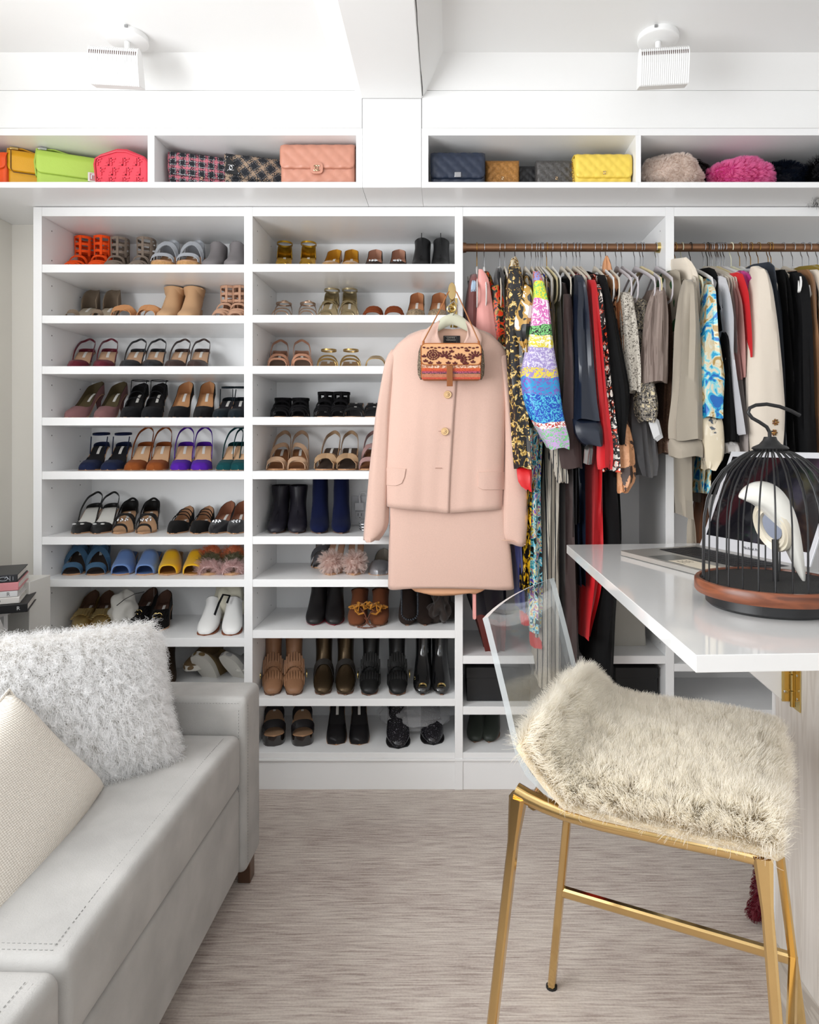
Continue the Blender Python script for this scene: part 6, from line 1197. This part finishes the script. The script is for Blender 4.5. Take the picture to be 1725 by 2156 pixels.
def pinp(u, v): uu = u*(1-.07*(1-v*v)*abs(u)); vv = v*(1-.07*(1-u*u)*abs(v)); return cc+e1*.26*uu+e2*(L2/2+.012)*vv
pp = [pinp(u, v) for u, v in [(-1+2*k/10, -1) for k in range(10)]+[(1, -1+2*k/8) for k in range(8)]+[(1-2*k/10, 1) for k in range(10)]+[(-1, 1-2*k/8) for k in range(8)]]
mb.tube(pp, .0042, 8, True).build('piping', LIN, o)
fc = Vector((-.925, 1.62, .615)); nf = Vector((.60, -.56, .58)).normalized(); e1 = Vector((.72, .68, -.04)); e1 = (e1-nf*e1.dot(nf)).normalized(); e2 = nf.cross(e1); e2 = e2 if e2.z > 0 else -e2
e1r = (e1*math.cos(-.03)+e2*math.sin(-.03)).normalized(); e2r = (e2*math.cos(-.03)-e1*math.sin(-.03)).normalized()
t, o = pillow('fur_pillow', 'white curly long-haired fur pillow against the sofa arm', fc, e1r, e2r, nf, .235, .185, .075, mat('white fur base', '#eae6e0', .9))
fur(o, hairmat('white curly fur', '#e9e5df', '#ffffff'), 70000, .055, 10, curl=.0042, freq=2.1, clumps=5000, clump=.42, comb=(.12, -.1, -.7), r0=.00042, rnd=.5, parent=o, outward=True)
# ---------------------------------------------------------------- side table, box and books
t = thing('side_table', 'white side stand between sofa and shelving, under the books', 'table', (-1.56, 2.1, 0)); MB().box(-1.70, -1.42, 2.02, 2.20, .70, .722).build('table_top', LAQ, t, bevel=.002)
for xx, yy in ((-1.69, 2.03), (-1.45, 2.03), (-1.69, 2.17), (-1.45, 2.17)): MB().box(xx, xx+.025, yy, yy+.02, 0, .70).build('leg', LAQ, t)
Y = 2.26; t = thing('file_box', 'white upright box behind the stack of books', 'box', (X(10, Y), Y, 0)); MB().box(-1.69, X(62, Y), Y, Y+.12, 0, Z(1225, Y)).build('box_body', mat('white board', '#e2e0da', .6), t, bevel=.002)
MB().box(X(34, Y), X(41, Y), Y+.03, Y+.05, Z(1225, Y), Z(1210, Y)).build('divider', mat('white board', '#e2e0da', .6), t)
z = .7225; WB = mat('paper edge', '#e6e2da', .8)
for i, (lab, col, h_, endx, txt, tcol) in enumerate((('black book at the bottom of the stack', '#1b1b1d', .027, 58, 'R', '#e8e8e8'), ('white thin book second from the bottom of the stack', '#e3dfda', .020, 41, 'ARMANDO', '#555555'), ('white book in the middle of the stack', '#dedede', .019, 37, 'R', '#777777'), ('pink book second from the top of the stack', '#d88d92', .026, 39, 'BEAUTY', '#7a4048'), ('black book with white lettering on top of the stack', '#222327', .024, 37, '& TIFFANY', '#d8dde4'))):
    ang = R(24); Yb = 2.13; xe = X(endx, Yb); t = thing('book', lab, 'book', (xe, Yb, z), 'books stacked beside the sofa', rz=ang); m = mat('book cover', col, .45)
    L_, Wd = .27, .20
    MB().box(-L_, 0, 0, .006, .0, h_).build('spine', m, t, world=False, bevel=.002); MB().box(-L_, 0, .004, Wd, 0, .003).build('cover', m, t, world=False); MB().box(-L_, 0, .004, Wd, h_-.003, h_).build('cover', m, t, world=False)
    MB().box(-L_+.004, -.004, .006, Wd-.005, .003, h_-.003).build('page_block', WB, t, world=False)
    s_ = bpy.data.curves.new('spine_text', 'FONT'); s_.body = txt; s_.size = .014 if len(txt) > 1 else .016; s_.extrude = .0002; s_.align_x = 'RIGHT'; s_.align_y = 'CENTER'; so = bpy.data.objects.new('spine_text', s_); S.collection.objects.link(so); s_.materials.append(mat('spine ink', tcol, .6)); so = meshify(so); so.parent = t
    so.location = (-.05 if len(txt) > 3 else -.02, -.0006, h_/2); so.rotation_euler = (R(90), 0, 0)
    if i == 4: mb = MB(); mb.tube([(-.038+.012*math.cos(a), -.001, h_/2+.006*math.sin(a)) for a in [.5*k for k in range(12)]], .0006, 4, True).tube([(-.034, -.001, h_/2), (-.03, -.001, h_/2+.008), (-.022, -.001, h_/2-.003)], .0006, 4).tube([(-.02, -.001, .004), (-.02, -.001, h_-.004)], .0005, 4).tube([(-.012, -.001, .006), (-.012, -.001, h_-.006)], .0005, 4); mb.build('spine_emblem', mat('spine ink', tcol, .6), t, world=False)
    z += h_+.0006
# ---------------------------------------------------------------- desk
CT = .92; TH = .028
t = thing('desk', 'glossy white fold-down counter desk on a pale wood cabinet', 'desk', (.81, 1.4, 0))
GL = mat('gloss white laminate', '#e9e9e8', .06, coat=.5)
MB().prism([(.3868, 1.06), (1.34, 1.105), (1.34, 2.30), (.3868, 2.222)], CT-TH, CT).build('counter', GL, t, bevel=.0012, smooth=False)
WD = patt('bleached wood', ['#c9c1b8', '#d8d1c9', '#e2dcd5', '#d3cbc2', '#e6e1da'], 3, .8, .55, stretch=(8, 8, .5), lo=.3, hi=.75)
N, Lk = nodes(WD)
for nn in N:
    if nn.type == 'VALTORGB': nn.color_ramp.interpolation = 'LINEAR'
MB().box(.82, .838, .86, 1.70, .002, CT-TH-.001).build('wood_panel', WD, t, bevel=.001)
MB().box(.8385, 1.33, .88, 1.695, .05, CT-TH-.001).build('cabinet_body', WD, t)
MB().box(.817, .826, 1.7005, 1.712, .002, CT-TH-.001).build('end_strip', LAQ, t)
MB().loft([[(x, y, z_) for x, z_ in ((.818, .635), (.818, CT-TH-.001), (.51, CT-TH-.001), (.51, .885), (.80, .635))] for y in (1.615, 1.635)]).build('folding_bracket', LAQ, t, bevel=.001)
h = MB().box(.793, .8165, 1.6115, 1.6145, .638, .86).build('hinge', BRASS, t, bevel=.0005)
MB().box(.8165, .8195, 1.575, 1.607, .625, .86).build('hinge_leaf', BRASS, h, bevel=.0005)
for k in range(6): MB().tube([(.8145, 1.6085, .627+.039*k), (.8145, 1.6085, .627+.039*k+.037)], .0042, 12).build('hinge_knuckle', BRASS, h)
for k in range(4):
    MB().ball((.800, 1.611, .662+.055*k), .0035, .0012, .0035, 10, 4).build('screw', CHROME, h); MB().ball((.816, 1.588, .652+.055*k), .0012, .0035, .0035, 10, 4).build('screw', CHROME, h)
struct('trim_9', MB().prism([(.8195, .9), (.8195, 1.70), (.808, 1.70), (.716, 1.461), (.60, 1.15), (.52, .9)], .0003, .004), patt('grey oak floor', ['#b5aca2', '#c6beb4', '#d0c9bf'], 3, .6, .4, stretch=(12, 1, 1)))
t = thing('fur_throw', 'burgundy fur throw hanging behind the stool by the panel', 'throw', (.79, 1.79, 0)); bo = MB()
rs = []
for i in range(9):
    f = i/8; rs.append([(.817+.017*math.cos(a)-.020*max(0, 1-f*5)+.003*math.sin(7*f), 1.765+.02*math.sin(a), .02+.50*f) for a in [2*math.pi*k/14 for k in range(14)]])
bo.loft(rs); bo = bo.build('pelt', mat('burgundy velvet', '#5a1420', .9, sheen=.5), t); fur(bo, hairmat('burgundy fur', '#4f0f1c', '#7a1f30'), 5000, .012, 5, clumps=300, r0=.0005, parent=bo)
# ---------------------------------------------------------------- laptop
u_ = Vector((.35, -.937, 0)).normalized(); v_ = Vector((.937, .35, 0)).normalized(); LF = Vector((.506, 2.012, CT)); LWd, LD = .405, .30
t = thing('laptop', 'open silver laptop behind the bird cage lamp', 'laptop', LF)
AL = mat('aluminium', '#b9b6b0', .35, .55); KB = mat('black keys', '#17171a', .5)
def lp(a, b_, z_): return LF+u_*a+v_*b_+Vector((0, 0, z_))
def lbox(a0, a1, b0, b1, z0, z1, nm, m, par, r=0, **k):
    mb = MB(); pts = [(a0, b0), (a1, b0), (a1, b1), (a0, b1)]
    if r:
        pts = []
        for cx, cy, s0 in ((a1-r, b1-r, 0), (a0+r, b1-r, 90), (a0+r, b0+r, 180), (a1-r, b0+r, 270)): pts += [(cx+r*math.cos(R(s0+q)), cy+r*math.sin(R(s0+q))) for q in (0, 30, 60, 90)]
    n_ = len(pts); mb.add([lp(a, b_, z0) for a, b_ in pts]+[lp(a, b_, z1) for a, b_ in pts], [tuple(range(n_))[::-1], tuple(range(n_, 2*n_))]+[(i, (i+1) % n_, (i+1) % n_+n_, i+n_) for i in range(n_)])
    return mb.build(nm, m, par, **k)
base = lbox(0, LWd, 0, LD, .0015, .0145, 'base', AL, t, .012, bevel=.001)
lbox(.12, .265, .012, .098, .0146, .0149, 'trackpad', mat('grey trackpad', '#6f6f6b', .3, .3), base)
lbox(.03, LWd-.03, .12, .26, .0146, .0149, 'keyboard_well', mat('black well', '#222224', .6), base)
k0 = None
for r_i in range(6):
    for c_i in range(14):
        a0 = .032+c_i*.0231; b0 = .1225+r_i*.0226
        if r_i == 0 and 4 <= c_i <= 8:
            if c_i > 4: continue
            w2 = .0231*5-.003
        else: w2 = .0200
        if k0 is None or w2 > .021:
            q = lbox(a0, a0+w2, b0, b0+.0195, .015, .0166, 'key', KB, base)
            if k0 is None: k0 = q; ka, kb = a0, b0
        else:
            q = k0.copy(); S.collection.objects.link(q); q.parent = base; q.location = u_*(a0-ka)+v_*(b0-kb)
lbox(.20, .335, .018, .082, .0147, .0151, 'paper_sticker', mat('cream sticker', '#d9cfbb', .8), base)
mb = MB()
for k in range(3): mb.tube([lp(.215+.004*q, .035+.014*k+.003*math.sin(q*1.7+k), .0154) for q in range(9)], .0005, 4)
mb.build('sticker_writing', mat('ink', '#4a4038', .8), base)
for k in range(3): lbox(LWd-.0002, LWd+.0004, .17+.03*k, .185+.03*k, .006, .010, 'port', mat('port black', '#1a1a1a', .5), base)
# lid
H_, LEAN = .292, .125; B0 = LD-.004
def sp(a, h_, o=0): return lp(a, B0+LEAN*h_/H_+.008*0, .0145+h_)+(v_*(-o))+Vector((0, 0, -o*.35))*0
def lidbox(a0, a1, h0, h1, o0, o1, nm, m, par, **k):
    pts = [(a0, h0), (a1, h0), (a1, h1), (a0, h1)]; mb = MB(); mb.add([sp(a, h_, o0) for a, h_ in pts]+[sp(a, h_, o1) for a, h_ in pts], [(0, 1, 2, 3), (7, 6, 5, 4)]+[(i, i+4, (i+1) % 4+4, (i+1) % 4) for i in range(4)])
    return mb.build(nm, m, par, **k)
lid = lidbox(0, LWd, 0, H_, -.006, 0, 'lid', mat('lid silver', '#d5d6da', .3, .2), t, bevel=.001)
lidbox(.014, LWd-.014, .034, H_-.016, 0, .0006, 'screen', mat('glossy dark screen', '#16161a', .06, coat=.3), lid)
tx = bpy.data.curves.new('bezel_text', 'FONT'); tx.body = 'MacBook Pro'; tx.size = .011; tx.extrude = .0002; tx.align_x = 'CENTER'; to = bpy.data.objects.new('bezel_text', tx); S.collection.objects.link(to); tx.materials.append(mat('ink grey', '#5a5a60', .6)); to = meshify(to); to.parent = lid
from mathutils import Matrix
nv = Vector((0, 0, 1))*H_+v_*LEAN; nv.normalize(); nn = u_.cross(nv); to.matrix_local = Matrix.Translation(sp(LWd*.5, .014, .001)-LF) @ Matrix((u_, nv, nn)).transposed().to_4x4()
# ---------------------------------------------------------------- bird cage lamp
CX, CY = .657, 1.385
t = thing('birdcage_lamp', 'black wire bird cage lamp with white bird on walnut base', 'lamp', (CX, CY, CT))
BK = mat('satin black metal', '#151517', .4)
WAL = patt('walnut', ['#3f2013', '#6b3a24', '#83492e', '#5a2f1c'], 6, 1.2, .35, stretch=(1, 1, 5), lo=.3, hi=.7)
for nn in nodes(WAL)[0]:
    if nn.type == 'VALTORGB': nn.color_ramp.interpolation = 'LINEAR'
MB().lathe([(.001, .0005), (.118, .0005), (.124, .006), (.124, .026), (.001, .026)], (CX, CY, CT), 64).build('foot', BK, t)
MB().lathe([(.128, .0262), (.1435, .0268), (.146, .030), (.146, .050), (.1435, .0535), (.136, .0535), (.135, .049), (.128, .049)], (CX, CY, CT), 72).build('wood_ring', WAL, t)
MB().lathe([(.001, .0265), (.1345, .0265), (.1345, .0505), (.001, .0505)], (CX, CY, CT), 64).build('speaker_mesh', patt('black mesh', ['#0c0c0d', '#1c1c1e'], 500, 0, .7, bump=.6), t)
prof = [(.129, .045), (.129, .10), (.1285, .15), (.127, .18), (.121, .215), (.109, .247), (.091, .275), (.068, .297), (.044, .312), (.018, .320)]
w0 = MB().tube([(r_, 0, z_) for r_, z_ in prof], .0017, 8)
wo = None
for k in range(28):
    a = 2*math.pi*(k+.35)/28
    if wo is None: wo = w0.build('wire', BK, t, world=False); wo.rotation_euler = (0, 0, a)
    else: q = wo.copy(); S.collection.objects.link(q); q.parent = t; q.rotation_euler = (0, 0, a)
MB().lathe([(.001, .317), (.030, .317), (.0355, .321), (.033, .3245), (.021, .3300), (.014, .3380), (.0115, .3450), (.001, .3450)], (CX, CY, CT), 32).build('cap', BK, t)
hp = [(1612, 928), (1611, 910), (1605, 899), (1590, 889), (1574, 880), (1566, 869), (1569, 859), (1582, 853), (1605, 851), (1632, 856), (1656, 865), (1675, 875)]
sh = CX-X(1612, CY)
MB().tube([P(x, y, CY)+Vector((sh, -.0, 0)) for x, y in hp], .0037, 12).build('hook', BK, t)
MB().tube([(CX-.0+.012, CY, CT+.05), (CX+.010, CY, CT+.135)], .0062, 16).build('stand', BK, t)
BW = mat('glossy white shell', '#e6e4dc', .15, coat=.6)
outer = [(1555, 1046), (1562, 1032), (1576, 1019), (1594, 1012), (1614, 1012), (1634, 1021), (1650, 1038), (1664, 1064), (1675, 1098), (1683, 1140), (1690, 1180), (1696, 1212), (1696, 1226)]
inner = [(1556, 1048), (1570, 1056), (1584, 1062), (1596, 1070), (1608, 1082), (1620, 1096), (1632, 1112), (1643, 1130), (1654, 1150), (1665, 1172), (1674, 1192), (1684, 1214), (1692, 1227)]
yb = [.003, .018, .028, .034, .038, .040, .040, .038, .033, .027, .019, .010, .002]
rings = []
for (ox, oy), (ix, iy), yy in zip(outer, inner, yb):
    o_, i_ = P(ox, oy, CY), P(ix, iy, CY); c = (o_+i_)/2; b2 = (o_-i_)/2; rings.append([c+b2*math.copysign(abs(math.sin(a))**(.5 if math.sin(a) < 0 else 1), math.sin(a))*(1 if math.sin(a) > 0 else .9)+Vector((0, yy*math.cos(a), 0)) for a in [2*math.pi*k/20 for k in range(20)]])
bird = MB().loft(rings).build('bird_shell', BW, t, auto=0, subd=1)
nrm = Vector((-.80, -.36, -.34)).normalized(); c0 = P(1630, 1106, CY+.004); e1 = nrm.cross(Vector((0, 0, 1))).normalized(); e2 = e1.cross(nrm)
CR = mat('cream speaker ring', '#e0d7c4', .3)
rings = []
for r_, dd in ((.057, -.012), (.057, .006), (.053, .012), (.048, .009), (.044, .013), (.039, .009), (.034, .010), (.030, .002)): rings.append([c0+nrm*dd+e1*r_*.75*math.cos(a)+e2*r_*math.sin(a) for a in [2*math.pi*k/36 for k in range(36)]])
MB().loft(rings).build('light_ring', CR, bird, auto=50)
MB().loft([[c0+nrm*dd+e1*.029*.75*math.cos(a)+e2*.029*math.sin(a) for a in [2*math.pi*k/24 for k in range(24)]] for dd in (.003, .006)]).build('diffuser', mat('grey lens', '#8d93a3', .2), bird)
# ---------------------------------------------------------------- stool
f_ = Vector((.9, -.436, 0)); g_ = Vector((.436, .9, 0)); N0 = Vector((.114, 1.161, 0)); SW = .388
t = thing('counter_stool', 'clear acrylic stool with gold frame under white sheepskin', 'stool', N0)
def mixmat(name, col, glo, dif=0.0, ior=1.5):
    m = bpy.data.materials.new(name); m.use_nodes = True; N, Lk = nodes(m); N.remove(N['Principled BSDF'])
    tr = N.new('ShaderNodeBsdfTransparent'); tr.inputs[0].default_value = lin(col); gl = N.new('ShaderNodeBsdfGlossy'); gl.inputs['Roughness'].default_value = .03
    fr = N.new('ShaderNodeFresnel'); fr.inputs[0].default_value = ior; mx = N.new('ShaderNodeMixShader'); ma = N.new('ShaderNodeMath'); ma.operation = 'MULTIPLY'; ma.inputs[1].default_value = glo
    Lk.new(fr.outputs[0], ma.inputs[0]); Lk.new(ma.outputs[0], mx.inputs[0]); Lk.new(tr.outputs[0], mx.inputs[1]); Lk.new(gl.outputs[0], mx.inputs[2]); last = mx
    if dif:
        df = N.new('ShaderNodeBsdfDiffuse'); df.inputs[0].default_value = lin('#dfe3e4'); m2 = N.new('ShaderNodeMixShader'); m2.inputs[0].default_value = dif; Lk.new(mx.outputs[0], m2.inputs[1]); Lk.new(df.outputs[0], m2.inputs[2]); last = m2
    Lk.new(last.outputs[0], N['Material Output'].inputs[0]); return m
AC = mixmat('clear acrylic', '#fdfefe', .4); ACE = mixmat('acrylic edge', '#c9d0d2', 1.6, .45)
prf = [(.408, .668), (.36, .664), (.30, .660), (.22, .657), (.14, .657), (.09, .661), (.055, .672), (.028, .692), (.010, .72), (-.004, .76), (-.02, .81), (-.042, .875), (-.063, .935), (-.068, .948)]
def sp3(d, s_, z_): q = N0+f_*d+g_*s_; return Vector((q.x, q.y, z_))
T_ = .011
def offs(i, o):
    a, b_ = Vector(prf[max(i-1, 0)]), Vector(prf[min(i+1, len(prf)-1)]); d = (b_-a).normalized(); n_ = Vector((-d.y, d.x)); q = Vector(prf[i])+n_*o; return q  # o>0: below / behind
top = []; 
for i in range(len(prf)):
    q0, q1 = offs(i, 0), offs(i, T_); top.append((q0, q1))
NS = 10; mb = MB()
def crv(s_): return .018*(2*s_-1)**2  # slight forward curl of the back's sides
def shp(q, s_): k = max(0, (q[1]-.70)/.25); return sp3(q[0]+crv(s_)*k, s_*SW, q[1])
for j in (0, 1):
    vs = [shp(top[i][j], s_/NS) for i in range(len(prf)) for s_ in range(NS+1)]; fs = [(i*(NS+1)+k, i*(NS+1)+k+1, (i+1)*(NS+1)+k+1, (i+1)*(NS+1)+k) for i in range(len(prf)-1) for k in range(NS)]
    mb.add(vs, fs if j == 0 else [q[::-1] for q in fs])
sh = mb.build('seat_shell', AC, t, auto=0)
mb = MB()
for s_ in (0, 1):
    vs = [shp(top[i][j], s_) for i in range(len(prf)) for j in (0, 1)]; mb.add(vs, [(2*i, 2*i+1, 2*i+3, 2*i+2) for i in range(len(prf)-1)])
for i in (0, len(prf)-1): mb.add([shp(top[i][j], s_/NS) for s_ in range(NS+1) for j in (0, 1)], [(2*k, 2*k+1, 2*k+3, 2*k+2) for k in range(NS)])
mb.build('polished_edge', ACE, sh, auto=0)
GO = mat('polished gold', '#dcbd84', .13, 1); GO2 = GO
def bar(pts, w2=.0095, nm='rail', fl=(1, 1)):
    mb = MB(); mb.tube(pts, w2*1.25, 8, flat=fl); return mb.build(nm, GO, t, bevel=0, auto=60)
def sqbar(a, b_, wa, wb, side, nm):
    a, b_ = Vector(a), Vector(b_); d = (b_-a).normalized(); s1 = Vector(side); s1 = (s1-d*s1.dot(d)).normalized(); s2 = d.cross(s1); rings = []
    for p, w2 in ((a, wa), (a.lerp(b_, .12), wb), (b_, wb)):
        r_ = []
        for sx, sy in ((1, .6), (.6, 1), (-.6, 1), (-1, .6), (-1, -.6), (-.6, -1), (.6, -1), (1, -.6)): r_.append(p+s1*w2*sx+s2*w2*.8*sy)
        rings.append(r_)
    return MB().loft(rings).build(nm, GO, t, auto=30)
zr = .640
FEET = {}
for nm, d, s_, fd, fs in (('nb', .004, .006, -.067, -.03), ('fb', .004, SW-.006, -.067, .03), ('nf', .385, .006, .05, -.03), ('ff', .385, SW-.006, .075, .032)):
    a = sp3(d, s_, zr+.006); b_ = sp3(d+fd, s_+fs, .0008); FEET[nm] = (a, b_); sqbar(a, b_, .0175, .0105, g_, 'leg')
for s_ in (.006, SW-.006):
    pts = [sp3(.0, s_, .655), sp3(.02, s_, .648), sp3(.05, s_, .641), sp3(.09, s_, .6355), sp3(.15, s_, .6345), sp3(.25, s_, .637), sp3(.34, s_, .641), sp3(.375, s_, .641), sp3(.392, s_, .634)]
    bar(pts, .0105)
for d in (.385, .03): bar([sp3(d, .006, .638), sp3(d, SW-.006, .638)], .0095)
def legat(nm, z_): a, b_ = FEET[nm]; k = (a.z-z_)/(a.z-b_.z); return a.lerp(b_, k)
for p, q in (('fb', 'ff'), ('nf', 'ff'), ('nb', 'nf')): a, b_ = legat(p, .236), legat(q, .236); sqbar(a, b_, .011, .0105, Vector((0, 0, 1)), 'footrest')
for nm in FEET: MB().tube([FEET[nm][1]+Vector((0, 0, -.0006)), FEET[nm][1]+Vector((0, 0, .004))], .013, 12).build('foot_pad', mat('black rubber', '#1b1b1b', .8), t)
for d in (.33, .08):
    for s_ in (.02, SW-.02): MB().tube([sp3(d, s_, .643), sp3(d, s_, .662)], .006, 10).build('bolt', BRASS, t)
# sheepskin
t = thing('sheepskin', 'ivory sheepskin draped over the stool seat and lower back', 'throw', sp3(.2, SW/2, .67))
path = [(.405, .674), (.37, .676), (.30, .674), (.22, .671), (.14, .672), (.09, .678), (.055, .692), (.032, .715), (.018, .740), (.010, .757)]
mb = MB(); NU, NV = len(path)-1, 18; T2 = .022
def spt(i, j, low):
    d, z_ = path[i]; s_ = -.004+(SW+.02)*j/NV; e = min(j, NV-j)/NV*2; lump = .010*noise.noise(Vector((d*14, s_*14, 0))); eu = min(1, min(i, NU-i)/1.5+.2)
    up = (T2*(e**.4)*eu+lump) if not low else -.002
    dr = -.012*max(0, (.09-min(j, NV-j)/NV)/.09) if path[i][0] > .07 else -.006*max(0, (.09-min(j, NV-j)/NV)/.09)
    a, b_ = Vector(path[max(i-1, 0)]), Vector(path[min(i+1, NU)]); dd = (b_-a).normalized(); n_ = Vector((dd.y, -dd.x))
    n_ = -Vector((-n_.x, -n_.y)); q = Vector((d, z_))+n_*up*(1 if True else 0)
    ed = (NV-j)/NV; cor = max(0, (i-NU+4)/4)*max(0, (.25-ed)/.25)**1.3*.032+max(0, (i-NU+2)/2)*max(0, (.12-j/NV)/.12)*.012
    return sp3(q.x, s_, q.y+dr-cor)
for low in (0, 1):
    vs = [spt(i, j, low) for i in range(NU+1) for j in range(NV+1)]; fs = [(i*(NV+1)+j, i*(NV+1)+j+1, (i+1)*(NV+1)+j+1, (i+1)*(NV+1)+j) for i in range(NU) for j in range(NV)]
    mb.add(vs, fs if low else [q[::-1] for q in fs])
o = mb.build('hide', mat('ivory hide', '#d9c9ad', .95), t, auto=0)
mtop = MB()
vs = [spt(i, j, 0) for i in range(NU+1) for j in range(NV+1)]; mtop.add(vs, [(i*(NV+1)+j, (i+1)*(NV+1)+j, (i+1)*(NV+1)+j+1, i*(NV+1)+j+1) for i in range(NU) for j in range(NV)])
me_ = mtop.build('hair_base', mat('ivory hide', '#d9c9ad', .95), o)
# check the surface normals point up
me_.data.calc_loop_triangles(); up_ = sum(p.normal.z*p.area for p in me_.data.polygons)
if up_ < 0: me_.data.flip_normals(); me_.data.update()
HM = hairmat('ivory wool', '#ecdfc4', '#fffbf2')
fur(me_, HM, 95000, .052, 7, curl=.0016, freq=.9, clumps=1500, clump=.33, comb=(-.05, -.2, -.02), r0=.00042, parent=o, outward=False)
# wool wrapping the rim and the back of the hide
rim = MB(); rp = [spt(i, j, 0) for i in range(NU+1) for j in (0,)]+[spt(NU, j, 0) for j in range(NV+1)]+[spt(i, NV, 0) for i in range(NU, -1, -1)]+[spt(0, j, 0) for j in range(NV, -1, -1)]
rp = [p-Vector((0, 0, .008)) for p in rp]; rim.tube([p for k, p in enumerate(rp) if k == 0 or (p-rp[k-1]).length > 1e-4], .008, 8, True); rim = rim.build('hair_rim', mat('ivory hide', '#d9c9ad', .95), o)
fur(rim, HM, 26000, .044, 6, curl=.0016, freq=.9, clumps=900, clump=.3, comb=(-.05, -.15, .05), r0=.00038, rnd=.6, parent=o, outward=False, mask=lambda p, q: q[:, 2] > -.2)
